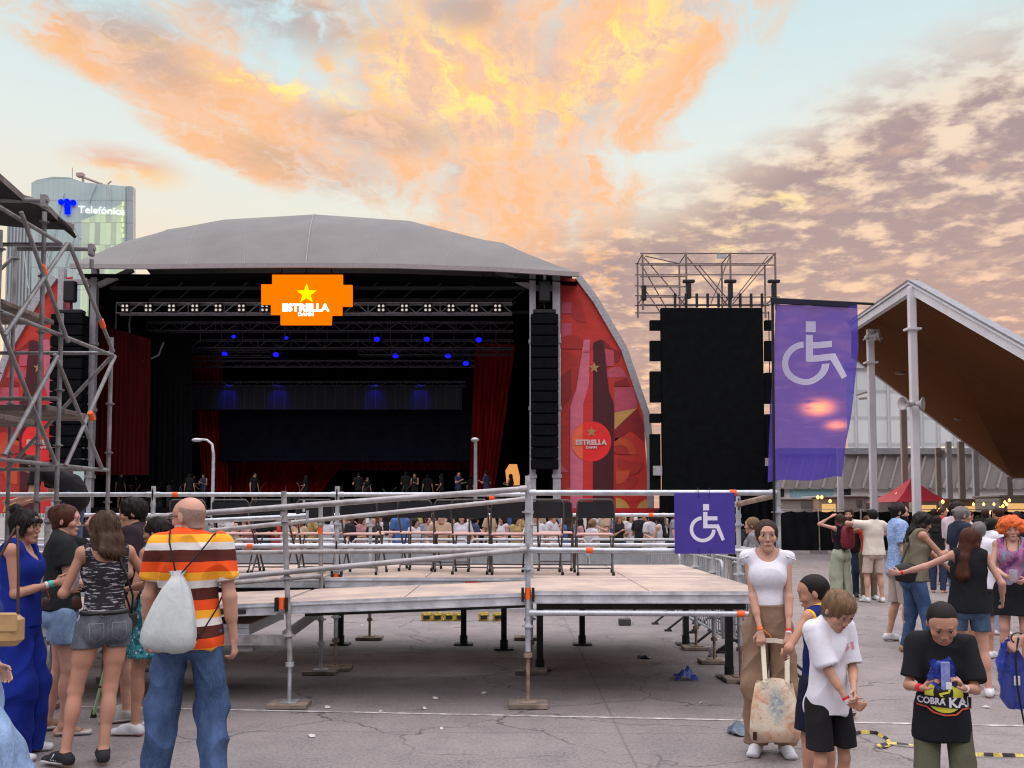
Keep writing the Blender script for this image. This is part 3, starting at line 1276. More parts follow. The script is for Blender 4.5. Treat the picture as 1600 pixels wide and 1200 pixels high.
# video wall at the back and a mesh strip over it
M_LEDOFF = mat('unlit_video_wall', (.009, .011, .019), .7, spec=.06, var=.3, scale=2)
mb = MB()
a, c = sp(344, 642, 47.5), sp(742, 720, 47.5)
mb.box(a.x, 47.5, c.z, c.x, 47.8, a.z)
ST.part('video_wall', mb, M_LEDOFF)
m_, b_ = newmat('mesh_video_strip')
v_ = b_.co()
x_, y_, z_ = b_.sep(v_)
gx = b_.m('ABSOLUTE', b_.sub(b_.m('FRACT', b_.mul(x_, 1.9)), .5))
b_.out(b_.principled(b_.mix(b_.ss(gx, .46, .49), (.022, .024, .036), (.06, .064, .09)), .6, 0, .2))
M_STRIP = m_
mb = MB()
a, c = sp(276, 606, 46.5), sp(722, 640, 46.5)
mb.box(a.x, 46.5, c.z, c.x, 46.6, a.z)
mb.box(a.x - .1, 46.42, a.z, c.x + .1, 46.62, a.z + .1)
ST.part('video_strip', mb, M_STRIP)
# columns and braces
for px, Y, w_ in ((149, 40, .27), (98, 40, .27), (832, 39.6, .28), (869, 39.6, .34)):
    p = sp(px, 420, Y)
    x = p.x
    mb = MB()
    mb.box(x - w_ / 2, Y - w_ / 2, 0, x + w_ / 2, Y + w_ / 2, p.z)
    for z in (3.2, 6.2, 9.2):
        mb.box(x - w_ / 2 - .04, Y - w_ / 2 - .04, z, x + w_ / 2 + .04, Y + w_ / 2 + .04, z + .16)
    ST.part('tower_column', mb, M_COLW)
mb = MB()
for p, q in (((154, 446), (208, 421)), ((828, 448), (776, 424)), ((98, 441), (150, 441)), ((832, 450), (869, 450))):
    mb.bar(sp(*p, 40), sp(*q, 40.2), .22, .22)
ST.part('corner_brace', mb, M_COLW)
for px, py0, py1 in ((300, 424, 418), (560, 424, 418)):
    pass
mb = MB()
for y, z, x0, x1 in ((40.8, 12.0, -18.5, 1), (41.5, 11.6, -17, 0), (42.6, 11.2, -16.5, -.5), (44, 11.6, -18, 1)):
    mb.bar((x0, y, z), (x1, y, z), .14, .14)
    for i in range(14):
        xx = x0 + (x1 - x0) * i / 13
        mb.bar((xx, y, z), (xx + .7, y, z + .6), .05, .05)
ST.part('roof_beam', mb, mat('dim_roof_steel', (.05, .05, .052), .6, .2))


def truss(name, px0, px1, pt, pb, Y, m, step=.55, r=.03, lab=None):
    a, c = sp(px0, pt, Y), sp(px1, pb, Y)
    x0, x1, z1, z0 = a.x, c.x, a.z, c.z
    mb = MB()
    for y in (Y, Y + .4):
        for z in (z0, z1):
            mb.tube((x0, y, z), (x1, y, z), r, n=6)
    n = int((x1 - x0) / step)
    for i in range(n):
        xa, xb = x0 + (x1 - x0) * i / n, x0 + (x1 - x0) * (i + 1) / n
        za, zb = (z0, z1) if i % 2 else (z1, z0)
        mb.tube((xa, Y, za), (xb, Y, zb), r * .6, n=5)
    for i in range(0, n, 3):
        xa = x0 + (x1 - x0) * i / n
        mb.tube((xa, Y, z1), (xa, Y + .4, z1), r * .6, n=5)
        mb.tube((xa, Y, z0), (xa, Y, z1), r * .6, n=5)
    ST.part(name, mb, m)
    return x0, x1, z0, z1


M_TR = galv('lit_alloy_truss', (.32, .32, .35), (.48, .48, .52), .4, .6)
M_TR2 = galv('dim_alloy_truss', (.07, .07, .085), (.14, .14, .17), .4, .6)  # darker copy of the same alloy, stage shade put into its colour
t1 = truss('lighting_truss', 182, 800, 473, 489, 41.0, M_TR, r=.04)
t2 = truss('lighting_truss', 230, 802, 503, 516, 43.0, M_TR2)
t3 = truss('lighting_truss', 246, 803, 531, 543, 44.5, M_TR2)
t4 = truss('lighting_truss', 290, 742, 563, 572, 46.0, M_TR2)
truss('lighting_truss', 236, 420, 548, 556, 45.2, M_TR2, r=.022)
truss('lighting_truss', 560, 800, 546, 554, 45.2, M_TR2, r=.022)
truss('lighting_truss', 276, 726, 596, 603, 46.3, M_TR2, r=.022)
mb = MB()
for i in range(16):
    px = 280 + i * 33
    a, c = sp(px, 500, 43.6), sp(px, 536, 43.6)
    mb.tube(a, c, .022, n=5)
ST.part('drop_rod', mb, M_TR2)
mb = MB()
for p in [[(206, 480), (202, 505), (204, 545), (225, 566), (248, 555), (256, 535)], [(182, 490), (178, 560), (166, 690)]]:
    mb.path([sp(x, y, 41.6) for x, y in p], .05, 6)
ST.part('cable', mb, mat('grey_cable', (.09, .09, .10), .6))
M_BULB = emat('warm_white_lamp', (1.0, .86, .80), .62)
M_CASE = mat('black_lamp_case', (.012, .012, .013), .5)
for i in range(17):
    if 6.9 < i < 11.2 and i in (8, 9, 10):
        continue
    px = 195 + i * 36.4
    p = sp(px, 481, 40.8)
    L = Root('blinder_lamp', 'four bulb white stage lamp hanging in the front truss of the stage', 'stage lamp', p, 'four bulb lamps along the front truss')
    bx = MB()
    bx.rbox(p.x - .2, p.y + .02, p.z - .2, p.x + .2, p.y + .14, p.z + .2, .02)
    L.part('lamp_case', bx, M_CASE)
    bx = MB()
    for dx in (-.095, .095):
        for dz in (-.095, .095):
            bx.ell((p.x + dx, p.y, p.z + dz), (.058, .045, .058), 8, 6)
    L.part('bulb', bx, M_BULB)
M_BLUE = emat('blue_beam_lens', (.012, .010, 1.0), 1.1)
heads = [(282, 527, 44), (365, 526, 44), (447, 528, 44), (351, 553, 45.5), (431, 554, 45.5), (589, 530, 44), (667, 530, 44), (748, 531, 44), (618, 556, 45.5), (700, 556, 45.5), (728, 568, 45.7)]
for i, (px, py, Y) in enumerate(heads):
    p = sp(px, py, Y)
    r = .155 if i not in (1, 2) else .11
    up = [h for h in heads if (h[2] < 45) == (Y < 45)]
    k = sorted(h[0] for h in up).index(px)
    L = Root('moving_head_lamp', 'glowing blue stage lamp, %s from the left in the %s row under the trusses' % (words[k], 'upper' if Y < 45 else 'lower'), 'stage lamp', p, 'blue moving lamps over the stage')
    bx = MB()
    bx.ell((p.x, p.y, p.z), (r, r * .5, r * .8), 12, 8)
    L.part('lens', bx, M_BLUE)
    bx = MB()
    bx.rbox(p.x - r * .9, p.y + .1, p.z - r * .8, p.x + r * .9, p.y + .5, p.z + r * .8, .04)
    bx.bar((p.x - r * 1.15, p.y + .3, p.z), (p.x - r * 1.15, p.y + .3, p.z + .5), .06, .12)
    bx.bar((p.x + r * 1.15, p.y + .3, p.z), (p.x + r * 1.15, p.y + .3, p.z + .5), .06, .12)
    bx.rbox(p.x - r * 1.3, p.y + .1, p.z + .45, p.x + r * 1.3, p.y + .5, p.z + .62, .02)
    L.part('lamp_body', bx, M_CASE)
# blue beams from lit lamps over the mesh strip
for px in (352, 432, 583, 655):
    q = sp(px, 600, 46.0)
    ll = bpy.data.lights.new('blue_stage_beam', 'SPOT')
    ll.energy = 110
    ll.color = (.05, .04, 1)
    ll.spot_size = R(48)
    ll.spot_blend = .8
    ll.shadow_soft_size = .1
    lo = bpy.data.objects.new('blue_stage_beam', ll)
    COL.objects.link(lo)
    lo.location = (q.x, 45.6, q.z + .5)
    lo.rotation_euler = (Vector((0, -.75, 1.0)).to_track_quat('Z', 'Y')).to_euler()
# backline risers and small gear on stage
random.seed(11)
M_CASEB = mat('backline_black', (.012, .012, .013), .55, var=.5)
for i in range(40):
    px = random.uniform(180, 790)
    p = sp(px, 760, random.uniform(41.5, 47))
    w_, h_ = random.uniform(.2, .7), random.uniform(.3, 1.1)
    mb = MB()
    mb.rbox(p.x - w_ / 2, p.y - .2, FL, p.x + w_ / 2, p.y + .2, FL + h_, .03)
    solo('equipment_case', mb, M_CASEB, 'small black equipment case among the gear on the dark stage', 'case', (p.x, p.y, FL), 'black cases on the stage')
M_MIC = mat('stand_chrome', (.20, .20, .22), .35, .7)
for i in range(30):
    px = random.uniform(200, 790)
    p = sp(px, 760, random.uniform(41, 45))
    h_ = random.uniform(.5, 1.3)
    mb = MB()
    mb.path([(p.x, p.y, FL), (p.x, p.y, FL + h_ * .8), (p.x + random.uniform(-.3, .3), p.y, FL + h_)], .012, 5)
    mb.lathe((p.x, p.y, FL), [(.14, 0), (.14, .02), (.02, .035)], 10)
    solo('microphone_stand', mb, M_MIC, 'thin chrome microphone stand on the dark stage', 'stand', (p.x, p.y, FL), 'microphone stands on the stage')
# warm doorway light seen at the back right of the stage
mb = MB()
p = sp(801, 742, 52)
mb.prism([(-.34, -.6), (-.42, .25), (-.2, .62), (.25, .62), (.42, -.1), (.4, -.6)], p, (1, 0, 0), (0, 0, 1), .05)
ST.part('lit_doorway', mb, emat('warm_doorway_glow', (1.0, .42, .12), .75))
# red front strip below the right wing
mb = MB()
a, c = sp(878, 794, 39.0), sp(1050, 806, 39.0)
mb.box(a.x, 39.0, c.z, c.x, 39.1, a.z)
ST.part('front_banner', mb, mat('red_front_cloth', (.45, .01, .02), .7, var=.2))

# ------------------------------------------------------------------ glowing board under the roof
LB = Root('led_board', 'glowing orange stepped video board with yellow star under the stage roof', 'screen', sp(479, 429, 39.3))
pp = [(425, 429), (535, 429), (535, 445), (550, 445), (550, 478), (534, 478), (534, 492), (518, 492), (517, 507), (438, 507), (438, 491), (423, 491), (423, 475), (408, 475), (408, 444), (425, 444)]
c0 = sp(479, 468, 39.3)
poly = [((sp(x, y, 39.3) - c0).x, (sp(x, y, 39.3) - c0).z) for x, y in pp]
mb = MB()
mb.prism(poly, c0 + Vector((0, .1, 0)), (1, 0, 0), (0, 0, 1), .16)
LB.part('board', mb, emat('orange_led', (1.0, .175, .0), 1.15))
mb = MB()
mb.prism([(x * 1.012, z * 1.02) for x, z in poly], c0 + Vector((0, .26, 0)), (1, 0, 0), (0, 0, 1), .12)
LB.part('board_frame', mb, M_CASE)
mb = MB()
s0 = sp(479, 459, 39.27)
pts = [s0 + Vector((x, 0, z)) for x, z in star(.47, .19)]
mb.quad(*reversed(pts))
LB.part('star', mb, emat('yellow_led', (1.0, .93, .0), 1.2))
mb = MB()
text_mb(mb, 'ESTRELLA', sp(478, 480.5, 39.27), (1, 0, 0), (0, 0, 1), 2.1, .36, .06)
text_mb(mb, 'DAMM', sp(478, 491, 39.27), (1, 0, 0), (0, 0, 1), .70, .17, .05)
LB.part('lettering', mb, emat('white_led', (1.0, .96, .95), 1.6))
mb = MB()
for px in (440, 479, 518):
    a = sp(px, 429, 39.5)
    mb.tube(a, a + Vector((0, 0, .55)), .03, n=6)
LB.part('hanger', mb, M_BLACKSTEEL)

# ------------------------------------------------------------------ hung loudspeaker columns
M_GRILL = mat('black_speaker_grille', (.0055, .006, .007), .75, spec=.06, var=.3, bump=.2, bscale=30)
for px, side in ((851, 'right'), (107, 'left')):
    a, c = sp(px - 21.5, 492, 39.2), sp(px + 21.5, 734, 39.2)
    A = Root('line_array', 'tall black hanging loudspeaker column beside the %s stage banner' % side, 'loudspeaker', ((a.x + c.x) / 2, 39.2, a.z), 'hung loudspeaker columns either side of the stage')
    n = 14
    for i in range(n):
        z1, z0 = a.z + (c.z - a.z) * i / n, a.z + (c.z - a.z) * (i + 1) / n
        cy = 39.2 + .25 * (i / n) ** 2
        mb = MB()
        mb.rbox(a.x, cy - .35, z0 + .02, c.x, cy + .35, z1 - .02, .03)
        mb.box((a.x + c.x) / 2 - .015, cy - .36, z0 + .04, (a.x + c.x) / 2 + .015, cy - .34, z1 - .04)
        A.part('speaker_cabinet', mb, M_GRILL)
    mb = MB()
    mb.rbox(a.x + .1, 38.95, a.z + .02, c.x - .1, 39.4, a.z + .2, .03)
    mb.tube(((a.x + c.x) / 2, 39.2, a.z + .2), ((a.x + c.x) / 2, 39.2, a.z + 1.2), .04, n=6)
    mb.rbox((a.x + c.x) / 2 - .25, 38.95, a.z + .55, (a.x + c.x) / 2 + .25, 39.3, a.z + 1.5, .05)
    A.part('hoist', mb, M_CASE)
    if side == 'right':
        mb = MB()
        q = sp(851, 412 + 10, 39.2)
        mb.box(q.x - .06, 39.1, q.z - .45, q.x + .06, 39.2, q.z - .05)
        A.part('chain_bag', mb, M_COLW)


# ------------------------------------------------------------------ printed side banners
def banner(mirror):
    def bx(x):
        return 990 - x if mirror else x
    Yb = 40.05
    o = sp(bx(945), 800, Yb)
    BN = Root('stage_banner', 'red printed wing banner with bottle picture on the %s of the stage' % ('left' if mirror else 'right'), 'banner', (o.x, Yb, o.z), 'printed banners on both wings of the stage')
    cols = [('banner_red', (.56, .042, .03)), ('banner_brick', (.43, .034, .028)), ('banner_maroon', (.27, .022, .024)), ('banner_pink', (.52, .085, .13)),
            ('banner_gold', (.62, .34, .10)), ('banner_orange', (.58, .08, .035)), ('bottle_pink', (.64, .16, .23)), ('bottle_red', (.62, .035, .035)),
            ('bottle_dark', (.075, .012, .018)), ('label_red', (.88, .03, .03)), ('label_orange', (.85, .16, .07)), ('star_gold', (.46, .25, .10)), ('lettering_rose', (.70, .52, .50))]
    mats = [mat('print_' + n, c, .55, var=.12, scale=1.5, bump=.5, bscale=2.2, stretch=(1, 1, 2.2)) for n, c in cols]
    idx = {n: i for i, (n, c) in enumerate(cols)}
    mb = MB()

    def wr(p):
        """gentle wrinkles of the hung cloth"""
        return .05 * math.sin(p.z * 2.3 + p.x * 1.7) + .03 * math.sin(p.z * 5.1 - p.x * 3.3)

    def poly(col, pts, lay):
        P = [sp(bx(x), y, Yb) for x, y in pts]
        P = [p + Vector((0, -.012 * lay, 0)) for p in P]
        ar = sum(P[i].x * P[(i + 1) % len(P)].z - P[(i + 1) % len(P)].x * P[i].z for i in range(len(P)))
        if ar < 0:
            P.reverse()
        mb.slot(idx[col])._add(P, [tuple(range(len(P)))])

    def circ(col, cx, cy, r, lay, a0=0, a1=360, n=28):
        pts = [(cx + r * math.cos(R(a0 + (a1 - a0) * i / n)), cy + r * math.sin(R(a0 + (a1 - a0) * i / n))) for i in range(n + 1)]
        if a1 - a0 < 359:
            pts.append((cx, cy))
        else:
            pts.pop()
        poly(col, pts, lay)

    poly('banner_red', [(876, 432), (905, 437), (973, 545), (1005, 640), (1014, 790), (1014, 802), (876, 802)], 0)
    poly('banner_brick', [(876, 545), (903, 560), (905, 802), (876, 802)], 1)
    poly('banner_maroon', [(876, 590), (892, 575), (893, 620), (876, 640)], 2)
    poly('banner_pink', [(877, 472), (893, 472), (893, 490), (877, 490)], 2)
    poly('banner_pink', [(877, 505), (893, 505), (893, 524), (877, 527)], 1)
    circ('banner_brick', 912, 485, 19, 1, 70, 250)
    circ('banner_brick', 893, 545, 22, 3, 180, 360)
    poly('banner_maroon', [(944, 532), (958, 545), (972, 552), (966, 566), (948, 570)], 1)
    poly('banner_pink', [(945, 545), (959, 548), (960, 572), (948, 572)], 2)
    circ('banner_pink', 962, 590, 17, 1, 180, 360)
    poly('banner_maroon', [(960, 598), (979, 590), (985, 604), (960, 604)], 2)
    poly('banner_pink', [(960, 605), (991, 605), (996, 638), (960, 652)], 1)
    poly('banner_gold', [(960, 645), (995, 638), (960, 671)], 2)
    poly('banner_maroon', [(960, 672), (996, 638), (1005, 660), (1007, 690), (985, 672), (960, 690)], 2)
    circ('banner_orange', 968, 710, 26, 2, 200, 360)
    circ('banner_brick', 968, 710, 15, 3, 200, 360)
    circ('banner_brick', 985, 722, 20, 2, 0, 200)
    circ('banner_orange', 962, 735, 22, 3, 0, 90)
    circ('banner_brick', 985, 770, 26, 2, 180, 300)
    circ('banner_gold', 962, 800, 22, 4, 270, 360)
    circ('banner_gold', 1014, 800, 20, 4, 180, 270)
    poly('banner_pink', [(876, 725), (889, 738), (876, 738)], 2)
    circ('banner_orange', 890, 775, 13, 2, 180, 360)
    # bottle: pale left, red middle, dark right
    poly('bottle_pink', [(912, 531), (922, 531), (921, 548), (920, 600), (911, 632), (910, 802), (891, 802), (891, 636), (895, 622), (900, 610)], 5)
    poly('bottle_red', [(921, 548), (927, 548), (926, 605), (926, 802), (910, 802), (911, 632), (920, 600)], 5)
    poly('bottle_dark', [(927, 536), (937, 531), (943, 533), (944, 548), (951, 610), (957, 626), (959, 636), (958, 802), (926, 802), (926, 605), (927, 560)], 5)
    poly('banner_pink', [(911, 548), (921, 548), (921, 551), (911, 551)], 6)
    circ('label_red', 923.5, 690, 31.5, 6)
    poly('label_orange', [(910, 661.5), (910, 718.5), (903, 714), (895.5, 704), (892.5, 693), (894, 680), (900, 669)], 7)
    for cx, cy, r_ in ((928, 575, 9), (924, 675, 9)):
        poly('star_gold', [(cx + x * r_, cy - z * r_) for x, z in star(1, .42)], 8)
    e = 1
    mb.slot(idx['lettering_rose'])
    text_mb(mb, 'ESTRELLA', sp(bx(924), 691, Yb - .11), (1, 0, 0), (0, 0, 1), 49 / 35, 8.5 / 35, .055)
    text_mb(mb, 'DAMM', sp(bx(924), 699, Yb - .11), (1, 0, 0), (0, 0, 1), 17 / 35, 4 / 35, .045)
    BN.part('printed_cloth', mb, mats)
    fr = MB()
    edge = [(903, 433), (931, 470), (975, 546), (1010, 648), (1016, 700), (1016, 802)]
    P = [sp(bx(x), y, Yb) for x, y in edge]
    for i in range(len(P) - 1):
        fr.bar(P[i], P[i + 1], .30, .26, (0, 1, 0))
    BN.part('edge_frame', fr, M_COLW)


banner(False)
banner(True)

# ------------------------------------------------------------------ street lamps in front of the stage
M_LAMP = galv('grey_lamp_post', (.42, .43, .45), (.52, .53, .56), .45, .4)
for px, arm in ((334, 1), (743, 0)):
    Yl = 33.0
    p = sp(px, 690, Yl)
    L = Root('street_lamp', 'grey street lamp with %s before the stage' % ('curved arm to the left standing' if arm else 'short head seen end on, standing right of middle'), 'street lamp', (p.x, Yl, 0), 'street lamps in front of the stage')
    mb = MB()
    if arm:
        q = [(p.x, Yl, 0), (p.x, Yl, p.z - .45), (p.x - .06, Yl, p.z - .1), (p.x - .25, Yl, p.z + .06), (p.x - .55, Yl, p.z + .09)]
        mb.path(q, [.075, .055, .05, .045, .04], 10)
    else:
        mb.path([(p.x, Yl, 0), (p.x, Yl, p.z - .1), (p.x, Yl - .1, p.z), (p.x, Yl - .5, p.z + .05)], [.085, .06, .055, .05], 10)
    L.part('pole', mb, M_LAMP)
    mb = MB()
    if arm:
        mb.ell((p.x - .62, Yl, p.z + .06), (.20, .11, .075), 12, 8)
    else:
        mb.ell((p.x, Yl - .55, p.z + .02), (.15, .26, .085), 12, 8)
    L.part('lamp_head', mb, M_LAMP)
# ------------------------------------------------------------------ side video screen on its scaffold
YV = 38.0
VS = Root('video_screen', 'tall black unlit video screen with notched edges right of the stage', 'screen', (sp(1115, 765, YV).x, YV, 0))
M_SCREEN = mat('black_video_tiles', (.006, .0072, .0076), .85, spec=.04, var=.25, scale=3)


def vbox(mb, x0, y0, x1, y1, Ya, Yb):
    a, c = sp(x0, y0, YV), sp(x1, y1, YV)
    mb.box(a.x, Ya, c.z, c.x, Yb, a.z)


mb = MB()
vbox(mb, 1033, 481, 1196, 768, YV, YV + .3)
VS.part('screen_panel', mb, M_SCREEN)
mb = MB()
for y0, y1 in ((500, 515), (532, 563), (580, 628), (646, 660), (678, 768)):
    vbox(mb, 1016, y0, 1033, y1, YV + .02, YV + .28)
for y0, y1 in ((500, 515), (532, 563), (582, 630), (647, 715), (728, 768)):
    vbox(mb, 1196, y0, 1209, y1, YV + .02, YV + .28)
vbox(mb, 1205, 484, 1209, 768, YV + .3, YV + .4)
VS.part('edge_tile', mb, M_SCREEN)
mb = MB()
z = sp(1100, 768, YV).z
for i in range(26):
    xa, xb = sp(1030 + i * 7, 768, YV).x, sp(1037 + i * 7, 768, YV).x
    mb.quad((xa, YV + .1 * (i % 2), 0), (xb, YV + .1 * ((i + 1) % 2), 0), (xb, YV + .1 * ((i + 1) % 2), z - .01), (xa, YV + .1 * (i % 2), z - .01))
VS.part('base_skirt', mb, M_DARK)
M_THIN = galv('thin_grey_tube', (.16, .12, .11), (.26, .20, .18), .5, .3)
YB2 = YV + 2.1
front = [1004, 1072, 1141, 1211]
mb = MB()
for px in front:
    for Y in (YV + .5, YB2):
        a, c = sp(px, 395, YV + .5), sp(px, 484, YV + .5)
        mb.tube((a.x, Y, 0 if 1010 < px < 1200 else c.z), (a.x, Y, a.z), .045, n=6)
VS.part('scaffold_post', mb, M_THIN)
mb = MB()
for py in (396, 414, 432, 448, 464, 476):
    a, c = sp(1000, py, YV + .5), sp(1218 if py > 450 else 1211, py, YV + .5)
    for Y in (YV + .5, YB2):
        if py in (432, 448) :
            c2 = sp(1072, py, YV + .5)
        else:
            c2 = c
        mb.tube((a.x, Y, a.z), (c2.x, Y, a.z), .032, n=6)
for px in front:
    for py in (396, 464):
        a = sp(px, py, YV + .5)
        mb.tube((a.x, YV + .5, a.z), (a.x, YB2, a.z), .03, n=6)
VS.part('scaffold_ledger', mb, M_THIN)
mb = MB()
for (xa, ya, xb, yb) in ((1006, 402, 1070, 476), (1074, 402, 1136, 476), (1207, 402, 1144, 476), (1006, 420, 1050, 497), (1008, 400, 1072, 414), (1090, 412, 1139, 470)):
    mb.tube(sp(xa, ya, YV + .55), sp(xb, yb, YV + .55), .028, n=6)
for (xa, ya, xb, yb) in ((1141, 398, 1110, 476), (1200, 400, 1145, 470), (1006, 450, 1040, 500)):
    mb.tube(sp(xa, ya, YB2), sp(xb, yb, YB2), .028, n=6)
VS.part('scaffold_brace', mb, M_THIN)
for px, py in ((1006, 443), (1076, 440), (1141, 440), (1209, 440)):
    mb = MB()
    a = sp(px, py, YV + .45)
    if px > 1010:
        mb.rbox(a.x - .26, a.y - .1, a.z - .06, a.x + .26, a.y + .1, a.z + .08, .03)
    mb.rbox(a.x - .1, a.y - .1, a.z - .75, a.x + .1, a.y + .1, a.z - .08, .03)
    VS.part('chain_hoist', mb, M_CASE)
mb = MB()
for i in range(9):
    a = sp(1055 + i * 17, 462, YV + .3)
    mb.box(a.x - .05, a.y, a.z - .5, a.x + .05, a.y + .1, a.z + .1)
VS.part('screen_hanger', mb, M_CASE)
mb = MB()
a = sp(1128, 400, YV + .4)
mb.box(a.x - .2, a.y, a.z - .08, a.x + .2, a.y + .1, a.z + .08)
VS.part('floodlight', mb, M_COLW)
mb = MB()
vbox(mb, 1020, 728, 1034, 743, YV - .1, YV + .01)
VS.part('control_box', mb, M_COLW)

# ------------------------------------------------------------------ black mesh fence panels
M_FENCE = mat('black_fence_cloth', (.010, .011, .012), .85, spec=.1, var=.4, scale=1.2, bump=.3, bscale=4)
fx = [(1215, 1278), (1280, 1344), (1346, 1410), (1412, 1476), (1478, 1545), (1547, 1620)]
pos = ['nearest the wheelchair flag', 'behind the woman with red backpack', 'behind the man in cream shirt', 'behind the bearded man', 'behind the couple on the right', 'at the right edge of the photo']
for (xa, xb), w_ in zip(fx, pos):
    Yf = 37.0
    a, c = sp(xa, 800, Yf), sp(xb, 800, Yf)
    F = Root('mesh_fence', 'black cloth covered fence panel ' + w_, 'fence', ((a.x + c.x) / 2, Yf, 0), 'black fence panels on the right')
    mb = MB()
    n = 12
    P = []
    for j in range(4):
        z = .12 + 1.62 * j / 3
        P.append([(a.x + (c.x - a.x) * i / n, Yf + .05 * math.sin(i * 1.7 + j + xa), z - (.05 * abs(math.sin(i * .8)) if j == 3 else 0)) for i in range(n + 1)])
    mb.grid(P)
    F.part('cloth', mb, M_FENCE)
    mb = MB()
    mb.path([(a.x, Yf + .1, .05), (a.x, Yf + .1, 1.8), (c.x, Yf + .1, 1.8), (c.x, Yf + .1, .05)], .022, 6)
    mb.box(a.x - .3, Yf - .1, 0, a.x + .3, Yf + .3, .12)
    F.part('frame', mb, M_GALV2)

# ------------------------------------------------------------------ pavilion with a folded timber roof
PV = Root('pavilion', 'big pavilion with white columns and dark timber underside of folded roof', 'pavilion', sp(1427, 800, 27) - Vector((0, 0, 1.7)))
M_PWHITE = mat('white_steel_paint', (.76, .75, .77), .5, var=.10, scale=.8)
M_PPEACH = mat('cream_steel_paint', (.52, .45, .40), .55, var=.1)
m_, b_ = newmat('dark_timber_lining')
v_ = b_.vscale(b_.co(), (1, 1, 1))
x_, y_, z_ = b_.sep(b_.co())
st_ = b_.noise(b_.vscale(b_.co(), (.35, 3.0, .35)), 2.0, 5, .6)
b_.out(b_.principled(b_.mix(st_, (.125, .055, .026), (.21, .095, .046)), .9, 0, 0.0))
M_TIMBER = m_
A, B_, C_ = sp(1330, 512, 36), sp(1425, 449, 27), sp(1760, 640, 19)
D1, E1, F1 = sp(1330, 556, 62), sp(1582, 747, 62), sp(1900, 747, 62)
mb = MB()
N1 = 10
rows_ = []
top_ = [A.lerp(B_, i / 5) for i in range(5)] + [B_.lerp(C_, i / 6) for i in range(7)]
bot_ = [D1.lerp(E1, i / 5) for i in range(5)] + [E1.lerp(F1, i / 6) for i in range(7)]
for j in range(9):
    rows_.append([tuple(p.lerp(q, j / 8)) for p, q in zip(top_, bot_)])
mb.grid(rows_, False)
PV.part('roof_underside', mb, M_TIMBER)
mb = MB()
mb.grid([[(x, y, z + .16) for x, y, z in reversed(r)] for r in rows_], False)
mb.grid([[(x, y, z + .16) for x, y, z in rows_[-1]], rows_[-1]], False)
PV.part('roof_top', mb, M_PPEACH)
mb = MB()
for p, q in ((A, B_), (B_, C_)):
    d = (q - p).normalized()
    mb.bar(p + Vector((0, -.05, -.07)), q + Vector((0, -.05, -.05)), .20, .25)
    mb.bar(p + Vector((0, -.06, .13)), q + Vector((0, -.06, .13)), .30, .08)
PV.part('roof_edge', mb, M_PWHITE)
mb = MB()
for p, q in ((A, B_), (B_, C_)):
    mb.bar(p + Vector((0, -.06, .195)), q + Vector((0, -.06, .195)), .33, .05)
PV.part('roof_capping', mb, mat('grey_capping', (.24, .24, .26), .5))
mb = MB()
mb.tube(D1, E1, .12, n=6)
mb.tube(E1, F1, .12, n=6)
PV.part('rear_edge', mb, M_PWHITE)
for px0, px1, py, Y, m in ((1416, 1432, 448, 26.8, M_PWHITE), (1352.5, 1366.5, 514, 34, M_PWHITE), (1306, 1318, 700, 40, M_PWHITE), (1405, 1417, 640, 44, M_PPEACH),
                           (1476, 1487, 690, 48, M_PWHITE), (1495, 1507, 690, 52, M_PPEACH), (1518, 1529, 705, 54, M_PWHITE), (1571, 1582, 745, 58, M_PPEACH), (1460, 1470, 700, 56, M_PPEACH)):
    a, c = sp(px0, py, Y), sp(px1, py, Y)
    mb = MB()
    w_ = c.x - a.x
    zt = a.z
    i_ = w_ * .12
    mb.rbox(a.x + i_, Y - w_ * .25, 0, c.x - i_, Y + w_ * .25, zt, .02)
    mb.box(a.x, Y - w_ * .25 - .03, 0, c.x, Y + w_ * .25 + .03, .25)
    if Y < 35:
        mb.box(a.x - .06, Y - w_ / 2, zt - 1.33, c.x + .06, Y + w_ / 2, zt - 1.27)
    PV.part('column', mb, m)
mb = MB()
for px, py, Y in ((1407, 583, 45), (1498, 655, 50), (1578, 718, 56)):
    a = sp(px, py, Y)
    mb.ell(a, (.28, .2, .08), 10, 5)
PV.part('ceiling_lamp', mb, mat('dull_lamp_glass', (.30, .22, .17), .4))
# horn loudspeakers on the columns
M_HORN = mat('cream_horn', (.46, .44, .43), .45, var=.1)
for px, py, Y, d, w_ in ((1440, 631, 26.4, Vector((.75, -.65, 0)), 'right side of the nearest white column'), (1412, 630, 26.4, Vector((-.95, -.3, -.05)), 'left side of the nearest white column'),
                         (1470, 711, 46, Vector((-.2, -.95, 0)), 'far column behind the pink tent'), (1372, 524, 33.5, Vector((.8, -.5, .1)), 'second white column near the roof edge')):
    p = sp(px, py, Y)
    d.normalize()
    M_ = d.to_track_quat('Z', 'Y').to_matrix()
    sc_ = .62 if Y < 30 else .8
    L = Root('horn_speaker', 'cream horn loudspeaker on the ' + w_, 'loudspeaker', p, 'horn loudspeakers on the pavilion columns')
    mb = MB()
    prof = [(.05, -.55), (.07, -.5), (.06, -.3), (.10, -.15), (.20, -.03), (.32, .06), (.33, .08), (.30, .075), (.18, -.02), (.07, -.16), (.03, -.2)]
    mb.lathe(p, [(r * sc_, z * sc_) for r, z in prof], 18, M_)
    L.part('horn', mb, M_HORN)
    mb = MB()
    q = p - d * (.5 * sc_)
    mb.ell(q, (.13 * sc_,) * 3, 10, 8)
    mb.tube(q, q + Vector((0, .35, -.02)), .03, n=6)
    L.part('driver', mb, M_HORN)
mb = MB()
